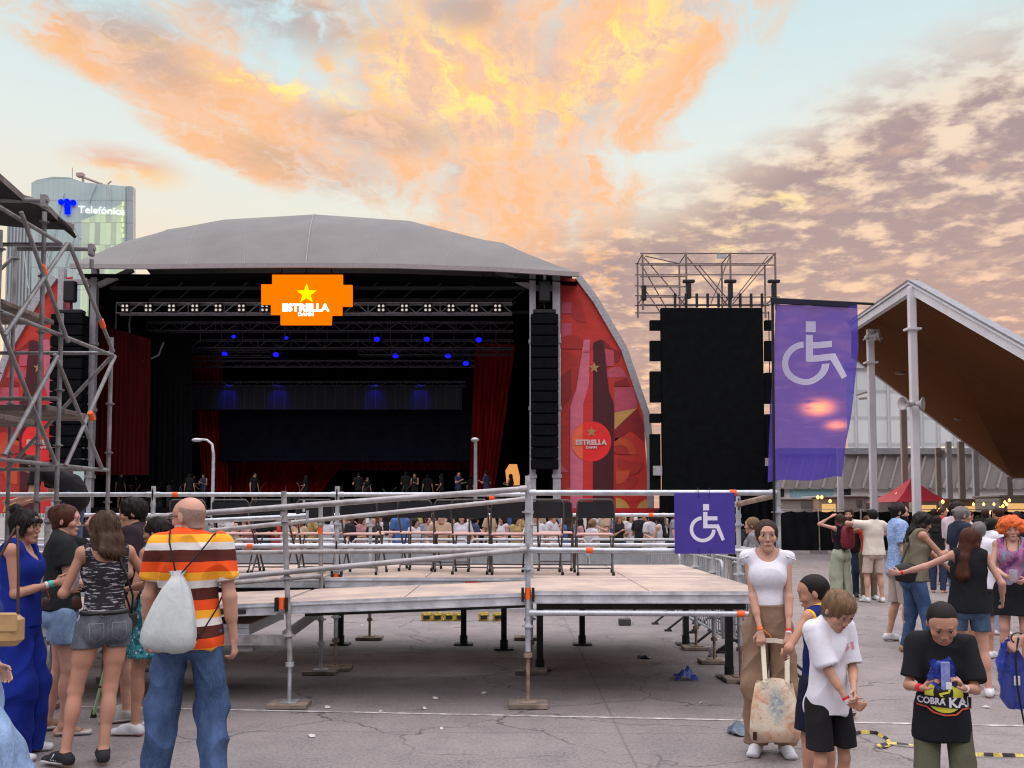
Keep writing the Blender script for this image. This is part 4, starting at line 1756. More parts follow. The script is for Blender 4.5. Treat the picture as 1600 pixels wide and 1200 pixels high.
for a, c in (((1360, 516), (1374, 515)), ((1366, 530), (1378, 528)), ((1338, 617), (1354, 612)), ((1342, 623), (1354, 622))):
    mb.tube(sp(*a, 33.4), sp(*c, 33.4), .05, n=6)
PV.part('bracket', mb, M_PPEACH)

# ------------------------------------------------------------------ glass office block and concrete building behind
def facade_glass(name, c1, c2, lit, sx, sz, litp=.9):
    m, b = newmat(name)
    x, y, z = b.sep(b.co())
    fx_ = b.m('FRACT', b.mul(x, sx))
    fz_ = b.m('FRACT', b.mul(z, sz))
    fr = b.mx(b.ss(b.m('ABSOLUTE', b.sub(fx_, .5)), .42, .47), b.ss(b.m('ABSOLUTE', b.sub(fz_, .5)), .40, .46))
    cell = b.xyz(b.m('FLOOR', b.mul(x, sx)), 0.0, b.m('FLOOR', b.mul(z, sz)))
    wn = b.n('ShaderNodeTexWhiteNoise')
    b.set(wn.inputs['Vector'], cell)
    r_ = wn.outputs['Value']
    c = b.mix(r_, c1, c2)
    c = b.mix(b.mul(fr, .5), c, tuple(v * .45 for v in c1))
    c = b.mix(b.mul(b.ss(b.noise(b.co(), .08, 3), .4, .7), .35), c, tuple(min(1, v * 1.25) for v in c2))
    p = b.n('ShaderNodeBsdfPrincipled')
    b.set(p.inputs['Base Color'], c)
    p.inputs['Roughness'].default_value = .35
    p.inputs['Metallic'].default_value = .15
    on = b.mul(b.m('GREATER_THAN', r_, litp), b.sub(1.0, fr))
    b.set(p.inputs['Emission Color'], lit)
    b.set(p.inputs['Emission Strength'], b.mul(on, .55))
    b.out(p.outputs[0])
    return m


OB = Root('glass_building', 'greenish grey glass block with a few lit windows behind the pavilion columns', 'building', sp(1420, 800, 120) - Vector((0, 0, 1.7)))
M_OG = facade_glass('grey_green_glass', (.56, .61, .60), (.70, .74, .73), (1.0, .80, .42), .45, .28, .93)
a, c = sp(1322, 576, 120), sp(1530, 720, 120)
mb = MB()
mb.loft([[(x, y, z) for x, y in ((a.x, 120), (c.x, 120), (c.x * 1.1, 140), (a.x * 140 / 120 + 2, 140))] for z in (0, a.z)], True, False)
OB.part('glazed_wall', mb, M_OG)
mb = MB()
mb.box(a.x - .2, 119.6, a.z, c.x + .2, 120.6, a.z + .8)
OB.part('parapet', mb, mat('pale_parapet', (.45, .44, .44), .6))
mb = MB()
for i in range(8):
    x = a.x + (c.x - a.x) * (i + .5) / 8
    mb.box(x - .12, 119.8, c.z, x + .12, 120, a.z)
OB.part('mullion', mb, mat('pale_mullion', (.50, .52, .52), .5))

CB = Root('concrete_building', 'long low building with ribbed brown grey band and white base behind the fence', 'building', sp(1460, 800, 75) - Vector((0, 0, 1.7)))
M_BAND = mat('brown_grey_cladding', (.26, .235, .22), .7, var=.2, scale=.4)
a, c = sp(1216, 710, 75), sp(1720, 764, 75)
mb = MB()
mb.box(a.x, 75, c.z, c.x, 85, a.z)
CB.part('upper_band', mb, M_BAND)
mb = MB()
for i in range(24):
    x = a.x + (c.x - a.x) * (i + .5) / 24
    mb.bar((x + .5, 74.92, a.z - .1), (x - .3, 74.92, c.z + .1), .16, .16, (0, 1, 0))
CB.part('cladding_rib', mb, mat('pale_rib', (.36, .33, .31), .6))
mb = MB()
mb.box(a.x, 74.6, a.z, c.x, 85.2, a.z + .5)
CB.part('roof_slab', mb, mat('grey_slab', (.20, .20, .205), .7))
mb = MB()
mb.box(a.x, 75.4, 0, c.x, 85, c.z)
CB.part('white_base', mb, mat('white_render', (.60, .57, .55), .6, var=.1))
a, c = sp(1240, 762, 74.5), sp(1308, 781, 74.5)
mb = MB()
mb.box(a.x, 75.30, c.z, c.x, 75.39, a.z)
CB.part('shop_window', mb, mat('pale_blue_glazing', (.24, .42, .46), .3))
mb = MB()
for px in (1222, 1327):
    a, c = sp(px - 8, 762, 74.5), sp(px + 8, 776, 74.5)
    mb.box(a.x, 75.29, c.z, c.x, 75.39, a.z)
CB.part('dark_opening', mb, M_BLACK)

# ------------------------------------------------------------------ food stalls: cabins, tent, strings of bulbs
M_CABIN = mat('off_white_cabin', (.55, .50, .46), .55, var=.12)
M_CREAM = mat('warm_cream_cabin', (.60, .46, .32), .55, var=.12)
for px0, px1, py, Y, m, w_, ac in ((1212, 1280, 781, 46, M_CABIN, 'off white site cabin with wall fan just right of the flag', 1), (1279, 1310, 778, 45, M_CREAM, 'warm lit cream food kiosk behind the red backpack woman', 0),
                                   (1318, 1352, 777, 46.5, M_CABIN, 'small off white cabin between two white columns', 1), (1372, 1408, 777, 45.5, M_CABIN, 'grey white cabin right of the second white column', 1),
                                   (1432, 1468, 780, 46, M_CREAM, 'cream food kiosk below the pink tent', 0), (1472, 1560, 782, 47, M_CREAM, 'long cream food kiosk under strings of bulbs', 0),
                                   (1562, 1640, 777, 44, M_CABIN, 'pale food truck with flat awning at the right edge', 0)):
    a, c = sp(px0, py, Y), sp(px1, py, Y)
    K = Root('food_kiosk' if m is M_CREAM else 'site_cabin', w_, 'kiosk' if m is M_CREAM else 'cabin', ((a.x + c.x) / 2, Y, 0), 'cabins and kiosks behind the black fence')
    mb = MB()
    mb.rbox(a.x, Y, 0, c.x, Y + 2.4, a.z, .05)
    K.part('wall', mb, m)
    mb = MB()
    mb.rbox(a.x - .08, Y - .15, a.z, c.x + .08, Y + 2.5, a.z + .1, .03)
    K.part('roof', mb, mat('kiosk_roof', (.48, .44, .41), .5))
    mb = MB()
    w2 = c.x - a.x
    if ac:
        mb.rbox(c.x - .42 * w2, Y - .08, a.z - .5, c.x - .18 * w2, Y - .005, a.z - .15, .02)
        for i in range(3):
            mb.tube((c.x - (.38 - .06 * i) * w2, Y - .085, a.z - .45), (c.x - (.33 - .06 * i) * w2, Y - .085, a.z - .2), .012, n=5)
        K.part('air_unit', mb, mat('grey_air_unit', (.24, .23, .23), .6))
    else:
        mb.box(a.x + .15 * w2, Y - .01, a.z - .95, c.x - .15 * w2, Y - .004, a.z - .3)
        K.part('hatch', mb, emat('warm_hatch_light', (1.0, .58, .22), .75))
        mb = MB()
        mb.box(a.x + .1 * w2, Y - .35, a.z - 1.02, c.x - .1 * w2, Y - .012, a.z - .96)
        K.part('counter', mb, M_SOLE)
TN = Root('pink_tent', 'pink red pointed tent canopy beside the nearest white column', 'tent', sp(1440, 800, 42) - Vector((0, 0, 1.7)))
pk_, tl_, tr_, = sp(1425, 746, 42.5), sp(1400, 784, 41), sp(1484, 783, 41)
bl_, br_ = Vector((tl_.x, 44.5, tl_.z)), Vector((tr_.x, 44.5, tr_.z))
mb = MB()
for p, q in ((tl_, tr_), (tr_, br_), (br_, bl_), (bl_, tl_)):
    rws = []
    for j in range(7):
        t = j / 6
        sag = .12 * math.sin(PI * t)
        rws.append([tuple(p.lerp(q, i / 8).lerp(pk_, t) - Vector((0, 0, sag))) for i in range(9)])
    mb.grid(rws)
TN.part('canopy', mb, mat('pink_tent_cloth', (.62, .045, .075), .6, var=.15, scale=1))
mb = MB()
for p in (tl_, tr_, br_, bl_):
    mb.tube((p.x, p.y, 0), p, .03, n=6)
TN.part('tent_pole', mb, M_GALV2)
M_BULB2 = emat('warm_bulb', (1.0, .50, .14), 3.2)
M_WIRE = mat('thin_black_wire', (.02, .02, .02), .6)


def festoon(pts, Y, lab, r=.055):
    P = [sp(x, y, Y) for x, y in pts]
    F = Root('string_lights', lab, 'string lights', P[0], 'strings of warm bulbs at the food stalls')
    mb = MB()
    mb.path([p + Vector((0, 0, .1)) for p in P], .012, 5)
    F.part('wire', mb, M_WIRE)
    for p in P:
        mb = MB()
        mb.ell(p, (r, r, r * 1.2), 8, 6)
        mb.tube(p + Vector((0, 0, r)), p + Vector((0, 0, .1)), .02, n=5)
        F.part('bulb', mb, M_BULB2)


festoon([(1278, 777), (1284, 777), (1297, 783)], 43.5, 'short string of bulbs on the kiosk right of the flag', .075)
festoon([(1401, 773), (1410, 776)], 42.5, 'two warm bulbs left of the nearest white column', .075)
festoon([(1473, 784), (1468, 797), (1479, 798), (1462, 799)], 40.8, 'four bulbs in front of the pink tent', .075)
festoon([(1521, 788), (1537, 788), (1553, 788), (1570, 785)], 42, 'row of bulbs along the long cream kiosk', .06)
festoon([(1548, 801), (1555, 798), (1562, 794), (1567, 791), (1573, 788), (1577, 782)], 41, 'rising string of bulbs beside the food truck', .065)

# ------------------------------------------------------------------ office tower far left
YT = 300.0
OT = Root('office_tower', 'pale glass office tower with white lettering and blue letter emblem on its top', 'tower', sp(120, 800, YT) - Vector((0, 0, 1.7)))


def tower_mat(name, c1, c2, em=None, es=0.0):
    m, b = newmat(name)
    x, y, z = b.sep(b.co())
    fx_ = b.m('ABSOLUTE', b.sub(b.m('FRACT', b.mul(x, .55)), .5))
    fz_ = b.m('ABSOLUTE', b.sub(b.m('FRACT', b.mul(z, .13)), .5))
    n_ = b.noise(b.co(), .07, 4, .6)
    c = b.mix(b.ss(n_, .3, .7), c1, c2)
    c = b.mix(b.mul(b.ss(fx_, .40, .48), .28), c, tuple(v * .6 for v in c1))
    c = b.mix(b.mul(b.ss(fz_, .455, .485), .45), c, tuple(v * .5 for v in c1))
    p = b.n('ShaderNodeBsdfPrincipled')
    b.set(p.inputs['Base Color'], c)
    p.inputs['Roughness'].default_value = .4
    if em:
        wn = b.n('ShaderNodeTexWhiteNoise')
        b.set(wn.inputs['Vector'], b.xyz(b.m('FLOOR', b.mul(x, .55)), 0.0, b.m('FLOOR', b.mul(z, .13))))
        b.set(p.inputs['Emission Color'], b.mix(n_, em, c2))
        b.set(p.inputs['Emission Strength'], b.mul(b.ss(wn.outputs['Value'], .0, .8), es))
    b.out(p.outputs[0])
    return m


M_TW = tower_mat('pale_blue_glass', (.40, .53, .52), (.50, .63, .60))
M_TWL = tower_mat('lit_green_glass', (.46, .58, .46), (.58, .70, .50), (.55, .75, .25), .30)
M_TWS = tower_mat('grey_side_glass', (.32, .38, .41), (.40, .46, .48))


def tw(px, py, Y=YT):
    p = sp(px, py, Y)
    return (p.x, p.z)


o_ = Vector((0, YT, 0))
mb = MB()
face = [tw(49, 800), tw(49, 286), tw(57, 281), tw(84, 276), tw(108, 277), tw(131, 285), tw(196, 291), tw(196, 800)]
mb.prism([(x, z) for x, z in face], (0, YT + 1.5, 0), (1, 0, 0), (0, 0, 1), 3)
OT.part('main_wall', mb, M_TW)
mb = MB()
mb.prism([tw(197, 800), tw(197, 290), tw(207, 291), tw(207, 800)], (0, YT + 1.4, 0), (1, 0, 0), (0, 0, 1), 2.4)
OT.part('side_wall', mb, M_TWS)
mb = MB()
mb.prism([tw(-40, 800), tw(-40, 281), tw(52, 281), tw(52, 800)], (0, YT + 24, 0), (1, 0, 0), (0, 0, 1), 8)
for i in range(16):
    x, z = tw(-36 + i * 5.5, 280)
    mb.box(x - .25, YT + 19.4, 0, x + .25, YT + 20, z - .3)
OT.part('rear_wall', mb, mat('pale_vertical_fins', (.42, .46, .47), .5, var=.2, scale=.3, stretch=(3, 1, .1)))
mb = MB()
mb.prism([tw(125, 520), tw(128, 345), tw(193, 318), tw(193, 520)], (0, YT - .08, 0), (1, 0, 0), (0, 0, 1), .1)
OT.part('lit_glazing', mb, M_TWL)  # greenish reflection in the glass, put in as a weak glow
mb = MB()
for a, c in (((62, 300), (58, 420)), ((66, 368), (84, 450)), ((84, 450), (58, 420)), ((100, 300), (70, 430)), ((150, 288), (139, 315)), ((112, 345), (126, 372)), ((64, 360), (76, 400)), ((36, 380), (44, 450)), ((60, 430), (52, 470)), ((115, 372), (100, 420)), ((170, 290), (174, 312))):
    p, q = sp(*a, YT - .4), sp(*c, YT - .4)
    mb.tube(p, q, .18, n=5)
OT.part('facade_brace', mb, mat('white_facade_brace', (.55, .58, .60), .5))
mb = MB()
a = sp(113, 262, YT + 5)
mb.tube(a, sp(113, 282, YT + 5), .12, n=5)
p = sp(126, 274, YT + 5)
mb.rbox(p.x - 1.2, p.y - 1, p.z - .6, p.x + 1.2, p.y + 1, p.z + .7, .1)
mb.tube(sp(128, 276, YT + 5), sp(160, 288, YT + 5), .45, n=6)
mb.tube(sp(129, 276, YT + 5), sp(130, 286, YT + 5), .4, n=6)
mb.tube(sp(168, 288, YT + 5), sp(174, 283, YT + 5), .25, n=6)
OT.part('roof_crane', mb, mat('rust_pink_crane', (.40, .30, .28), .6))
mb = MB()
text_mb(mb, 'Telef\u00f3nica', sp(158.5, 328.5, YT - .6), (1, 0, -.045), (0, 0, 1), 74 / 4.667, 11.5 / 4.667, .012)
OT.part('lettering', mb, emat('white_sign_light', (1, 1, 1), 1.25))
mb = MB()
for x, y, r in ((96, 316, 4.6), (105, 315, 4.4), (114.5, 317, 4.8)):
    p = sp(x, y, YT - .4)
    mb.tube(p, p - Vector((0, .4, 0)), r / 4.667, n=20)
p, q = sp(105, 318, YT - .7), sp(105.5, 335, YT - .7)
mb.bar(p, q, 9 / 4.667, .3, (0, 1, 0))
OT.part('emblem', mb, emat('blue_sign_light', (.0, .012, 1.0), 1.1))
mb = MB()
for i in range(7):
    p = sp(192 - (i % 2), 318 + i * 8.3, YT - .3)
    mb.box(p.x - .35, p.y, p.z - .8, p.x + .35, p.y + .1, p.z + .6)
OT.part('lit_window', mb, emat('yellow_green_windows', (.85, .95, .45), .9))
# ------------------------------------------------------------------ figures: smooth distance-field bodies meshed by surface nets
def vec(*a):
    return np.array(a, dtype=np.float32)


def nrm(v):
    return v / max(1e-9, np.linalg.norm(v))


class Field:
    def __init__(self):
        self.P = []

    def ec(self, a, b, wa, wb, da=None, db=None, side=(1, 0, 0), k=.02, op=1, o=0.0, cut=None):
        """tapered capsule from a to b; w = half width along side, d = half depth across it; o inflates"""
        da = wa if da is None else da
        db = wb if db is None else db
        self.P.append((vec(*a), vec(*b), wa + o, wb + o, da + o, db + o, vec(*side), k, op, cut))
        return self

    def ball(self, c, r, k=.02, op=1, side=(1, 0, 0), up=(0, 0, 1), o=0.0):
        """ellipsoid r=(along side, along front, along up)"""
        if not isinstance(r, (tuple, list)):
            r = (r, r, r)
        r = tuple(x + o for x in r)
        self.P.append((vec(*c), vec(*up), r, vec(*side), None, None, None, k, op))
        return self

    def mesh(self, h, cuts=(), disp=None):
        lo, hi = vec(9, 9, 9), vec(-9, -9, -9)
        for p in self.P:
            if p[8] != 1:
                continue
            if p[4] is None:
                m = max(p[2])
                lo, hi = np.minimum(lo, p[0] - m), np.maximum(hi, p[0] + m)
            else:
                m = max(p[2:6])
                lo, hi = np.minimum(lo, np.minimum(p[0], p[1]) - m), np.maximum(hi, np.maximum(p[0], p[1]) + m)
        lo, hi = lo - 3 * h, hi + 3 * h
        n = np.ceil((hi - lo) / h).astype(int) + 1
        D = np.full(n, .3, np.float32)
        ax = [lo[i] + h * np.arange(n[i], dtype=np.float32) for i in range(3)]
        for p in self.P:
            k = p[7]
            if p[4] is None:
                m = max(p[2])
                pl, ph = p[0] - m, p[0] + m
            else:
                m = max(p[2:6])
                pl, ph = np.minimum(p[0], p[1]) - m, np.maximum(p[0], p[1]) + m
            mg = k + 2.5 * h
            i0 = np.maximum(0, np.floor((pl - mg - lo) / h).astype(int))
            i1 = np.minimum(n, np.ceil((ph + mg - lo) / h).astype(int) + 1)
            if np.any(i1 <= i0):
                continue
            X = ax[0][i0[0]:i1[0], None, None]
            Y = ax[1][None, i0[1]:i1[1], None]
            Z = ax[2][None, None, i0[2]:i1[2]]
            if p[4] is None:
                c, up, r, s = p[0], nrm(p[1]), p[2], p[3]
                s = nrm(s - up * np.dot(s, up))
                f = np.cross(up, s)
                x, y, z = X - c[0], Y - c[1], Z - c[2]
                u, v, w_ = x * s[0] + y * s[1] + z * s[2], x * f[0] + y * f[1] + z * f[2], x * up[0] + y * up[1] + z * up[2]
                k0 = np.sqrt((u / r[0]) ** 2 + (v / r[1]) ** 2 + (w_ / r[2]) ** 2)
                k1 = np.sqrt((u / r[0] ** 2) ** 2 + (v / r[1] ** 2) ** 2 + (w_ / r[2] ** 2) ** 2) + 1e-6
                d = k0 * (k0 - 1) / k1
            else:
                a, b_, wa, wb, da, db, s = p[:7]
                ab = b_ - a
                L2 = max(1e-9, float(np.dot(ab, ab)))
                x, y, z = X - a[0], Y - a[1], Z - a[2]
                t = np.clip((x * ab[0] + y * ab[1] + z * ab[2]) / L2, 0, 1)
                qx, qy, qz = x - t * ab[0], y - t * ab[1], z - t * ab[2]
                if wa == da and wb == db:
                    d = np.sqrt(qx * qx + qy * qy + qz * qz) - (wa + (wb - wa) * t)
                else:
                    e = nrm(ab)
                    s2 = s - e * np.dot(s, e)
                    s2 = nrm(s2)
                    f = np.cross(e, s2)
                    W, Dp = wa + (wb - wa) * t, da + (db - da) * t
                    M = np.minimum(W, Dp)
                    u = (qx * s2[0] + qy * s2[1] + qz * s2[2]) / W
                    v = (qx * f[0] + qy * f[1] + qz * f[2]) / Dp
                    w_ = (qx * e[0] + qy * e[1] + qz * e[2]) / M
                    g = np.sqrt(u * u + v * v + w_ * w_) + 1e-6
                    gg = np.sqrt((u / W) ** 2 + (v / Dp) ** 2 + (w_ / M) ** 2) + 1e-6
                    d = g * (g - 1) / gg
            if len(p) > 9 and p[9] is not None:
                q_, m_ = vec(*p[9][0]), nrm(vec(*p[9][1]))
                d = np.maximum(d, (X - q_[0]) * m_[0] + (Y - q_[1]) * m_[1] + (Z - q_[2]) * m_[2])
            S = D[i0[0]:i1[0], i0[1]:i1[1], i0[2]:i1[2]]
            if p[8] == 1:
                hh = np.maximum(k - np.abs(S - d), 0)
                S[...] = np.minimum(S, d) - hh * hh / (4 * k)
            else:
                d = -d
                hh = np.maximum(k - np.abs(S - d), 0)
                S[...] = np.maximum(S, d) + hh * hh / (4 * k)
        for c in cuts:                       # (point, normal): keep the side the normal points away from
            if callable(c):
                D = np.maximum(D, c(ax[0][:, None, None], ax[1][None, :, None], ax[2][None, None, :]))
                continue
            q, m_ = vec(*c[0]), nrm(vec(*c[1]))
            pl = (ax[0][:, None, None] - q[0]) * m_[0] + (ax[1][None, :, None] - q[1]) * m_[1] + (ax[2][None, None, :] - q[2]) * m_[2]
            D = np.maximum(D, pl)
        V, F = nets(D, lo, h)
        if disp is not None and len(V):
            N = vnormals(V, F)
            V = V + N * disp(V)[:, None]
        return V, F


def nets(D, lo, h):
    s = D < 0
    cs = np.zeros(tuple(np.array(D.shape) - 1), np.uint8)
    for i in (0, 1):
        for j in (0, 1):
            for k in (0, 1):
                cs += s[i:D.shape[0] - 1 + i, j:D.shape[1] - 1 + j, k:D.shape[2] - 1 + k]
    act = (cs > 0) & (cs < 8)
    idx = np.argwhere(act)
    ids = np.full(act.shape, -1, np.int32)
    ids[act] = np.arange(len(idx))
    acc = np.zeros((len(idx), 3), np.float32)
    cnt = np.zeros(len(idx), np.float32)
    I, J, K = idx.T
    cor = {}
    for i in (0, 1):
        for j in (0, 1):
            for k in (0, 1):
                cor[i, j, k] = D[I + i, J + j, K + k]
    for c0 in cor:
        for axn in range(3):
            if c0[axn] == 0:
                c1 = list(c0)
                c1[axn] = 1
                a, b_ = cor[c0], cor[tuple(c1)]
                m = (a < 0) != (b_ < 0)
                t = np.where(m, a / np.where(m, a - b_, 1), 0)
                for q in range(3):
                    acc[:, q] += np.where(m, c0[q] + (t if q == axn else 0), 0)
                cnt += m
    V = lo + h * (idx + acc / cnt[:, None])
    faces = []
    for axn in range(3):
        o1, o2 = [(1, 2), (2, 0), (0, 1)][axn]
        sl = [slice(0, n - 1) for n in D.shape]
        a = D[tuple(slice(0, D.shape[q] - 1) if q == axn else slice(1, D.shape[q] - 1) for q in range(3))] < 0
        b_ = D[tuple(slice(1, D.shape[q]) if q == axn else slice(1, D.shape[q] - 1) for q in range(3))] < 0
        e = np.argwhere(a != b_)
        if not len(e):
            continue
        flip = a[tuple(e.T)]
        base = e.copy()
        for q in range(3):
            if q != axn:
                base[:, q] += 1
        def cid(d1, d2):
            c = base.copy()
            c[:, o1] -= d1
            c[:, o2] -= d2
            return ids[tuple(c.T)]
        q_ = np.stack([cid(1, 1), cid(0, 1), cid(0, 0), cid(1, 0)], 1)
        q_[~flip] = q_[~flip][:, ::-1]
        faces.append(q_)
    F = np.concatenate(faces) if faces else np.zeros((0, 4), np.int32)
    F = F[(F >= 0).all(1)]
    return V.astype(np.float32), F


def vnormals(V, F):
    n = np.cross(V[F[:, 2]] - V[F[:, 0]], V[F[:, 3]] - V[F[:, 1]])
    N = np.zeros_like(V)
    for i in range(4):
        np.add.at(N, F[:, i], n)
    return N / (np.linalg.norm(N, axis=1)[:, None] + 1e-9)


def np_mesh(name, V, F, m):
    me = bpy.data.meshes.new(name)
    me.vertices.add(len(V))
    me.vertices.foreach_set('co', V.ravel())
    me.loops.add(F.size)
    me.loops.foreach_set('vertex_index', F.ravel().astype(np.int32))
    me.polygons.add(len(F))
    me.polygons.foreach_set('loop_start', (np.arange(len(F)) * 4).astype(np.int32))
    me.polygons.foreach_set('use_smooth', np.ones(len(F), bool))
    me.update(calc_edges=True)
    me.materials.append(m)
    return me


def folds(seed, amp, freq=9.0, zs=.45):
    """cloth folds: a few warped waves"""
    rs = np.random.RandomState(seed)
    ks = [(rs.normal(size=3) * vec(1, 1, zs), rs.normal(size=3) * 4, rs.rand() * 6) for _ in range(5)]

    def f(V):
        o = np.zeros(len(V), np.float32)
        for i, (k, q, ph) in enumerate(ks):
            k = nrm(k) * freq * (1 + .55 * i)
            o += np.sin(V @ k + ph + 1.3 * np.sin(V @ q)) / (1 + .5 * i)
        o = 1.2 - 1.5 * np.abs(np.sin(o * .75))
        return o * amp * .9
    return f


def strands(seed, amp, freq=90.0, stretch=.12):
    rs = np.random.RandomState(seed)
    ks = [(nrm(rs.normal(size=3) * vec(1, 1, stretch)) * freq * (.5 + rs.rand()), rs.normal(size=3) * 12, rs.rand() * 6) for _ in range(6)]

    def f(V):
        o = np.zeros(len(V), np.float32)
        for k, q, ph in ks:
            o += np.sin(V @ k + ph + 1.2 * np.sin(V @ q))
        return o * amp * .35
    return f


def curls(seed, amp, freq=55.0):
    rs = np.random.RandomState(seed)
    ks = [(nrm(rs.normal(size=3)) * freq * (.6 + .8 * rs.rand()), nrm(rs.normal(size=3)) * freq * .5, rs.rand() * 6) for _ in range(6)]

    def f(V):
        o = np.zeros(len(V), np.float32)
        for k, q, ph in ks:
            o += np.sin(V @ k + ph + 1.5 * np.sin(V @ q))
        return o * amp * .4
    return f


def rotm(yaw=0, pitch=0, roll=0):
    """columns: right, front, up after pitch (nod forward +), roll (tilt to own right +), yaw (turn left +), degrees"""
    return np.array(Matrix.Rotation(R(yaw), 3, 'Z') @ Matrix.Rotation(R(-pitch), 3, 'X') @ Matrix.Rotation(R(roll), 3, 'Y'), dtype=np.float32)


def ik(a, t, l1, l2, pole):
    d = t - a
    L = np.linalg.norm(d)
    if L > (l1 + l2) * .995:
        t = a + d / L * (l1 + l2) * .995
        d = t - a
        L = np.linalg.norm(d)
    e = d / L
    x = (l1 * l1 - l2 * l2 + L * L) / (2 * L)
    y = math.sqrt(max(0, l1 * l1 - x * x))
    p = nrm(vec(*pole) - e * np.dot(vec(*pole), e))
    return a + e * x + p * y, t


def skin_mat(name, col):
    if name in _mc:
        return _mc[name]
    m, b = newmat(name)
    v = b.co()
    n1, n2 = b.noise(v, 7, 4, .6), b.noise(v, 70, 3, .6)
    c = b.mix(b.ss(n1, .3, .7), tuple(x * .86 for x in col), tuple(min(1, x * 1.06) for x in col))
    c = b.mix(b.mul(b.ss(n1, .5, .72), .3), c, (col[0] * 1.02, col[1] * .74, col[2] * .68))
    b.out(b.principled(c, b.lin(n2, .3, .7, .48, .62), 0, .35, b.bump(n2, .08, .002)))
    _mc[name] = m
    return m


def hair_mat(name, col, col2=None):
    if name in _mc:
        return _mc[name]
    m, b = newmat(name)
    v = b.vscale(b.co(), (1, 1, .16))
    n1 = b.noise(v, 120, 3, .6, .6)
    n2 = b.noise(b.vscale(b.co(), (1, 1, .4)), 18, 3, .6)
    c2 = col2 or tuple(min(1, x * 1.8 + .002) for x in col)
    c = b.mix(b.mul(b.ss(n1, .42, .72), b.ss(n2, .25, .75)), col, c2)
    b.out(b.principled(c, .6, 0, .18, b.bump(n1, .5, .004)))
    _mc[name] = m
    return m


def cloth_mat(name, col, var=.12, weave=.15, rough=.85, col2=None, scale=5):
    if name in _mc:
        return _mc[name]
    m, b = newmat(name)
    v = b.co()
    n1 = b.noise(v, scale, 5, .6)
    n2 = b.noise(v, 220, 2, .5)
    n3 = b.noise(b.vscale(v, (1, 1, .5)), 14, 4, .6, .8)
    c = b.mix(b.ss(n1, .3, .7), col2 or tuple(x * (1 - var) for x in col), col)
    h = b.add(b.mul(n3, 1.0), b.mul(n2, .12))
    b.out(b.principled(c, rough, 0, .2, b.bump(h, weave + .25, .012)))
    _mc[name] = m
    return m


def denim_mat(name, col, fade=.5):
    if name in _mc:
        return _mc[name]
    m, b = newmat(name)
    v = b.co()
    n1 = b.noise(b.vscale(v, (1, 1, .5)), 5, 5, .65)
    n2 = b.noise(b.vscale(v, (1, 1, .3)), 160, 2, .6)
    c = b.mix(b.ss(n1, .38, .72), tuple(x * .72 for x in col), tuple(min(1, x * (1 + fade) + .03 * fade) for x in col))
    c = b.mix(b.mul(b.ss(n2, .45, .7), .3), c, tuple(min(1, x * 1.8 + .03) for x in col))
    n3 = b.noise(b.vscale(v, (1, 1, .6)), 16, 4, .6, .8)
    b.out(b.principled(c, .85, 0, .2, b.bump(b.add(n3, b.mul(n2, .2)), .35, .012)))
    _mc[name] = m
    return m


SKINS = {'fair': (.53, .29, .21), 'tan': (.46, .24, .16), 'olive': (.50, .275, .185), 'brown': (.37, .18, .11)}
HAIRS = {'dark': (.010, .007, .006), 'brown': (.030, .016, .010), 'auburn': (.055, .018, .010), 'stubble': (.30, .195, .155), 'light': (.14, .085, .045), 'orange': (.62, .12, .03), 'grey': (.13, .12, .115), 'bob': (.045, .026, .016)}
M_EYE = mat('eye_white', (.55, .52, .50), .3)
M_IRIS = mat('dark_iris', (.02, .012, .008), .2)
M_LIPS = {k: mat('lips_' + k, (v[0] * .85, v[1] * .55, v[2] * .55), .5) for k, v in SKINS.items()}
M_SHOEW = mat('white_shoe', (.62, .62, .64), .55, var=.1)
M_SOLEW = mat('pale_shoe_sole', (.55, .54, .52), .6)


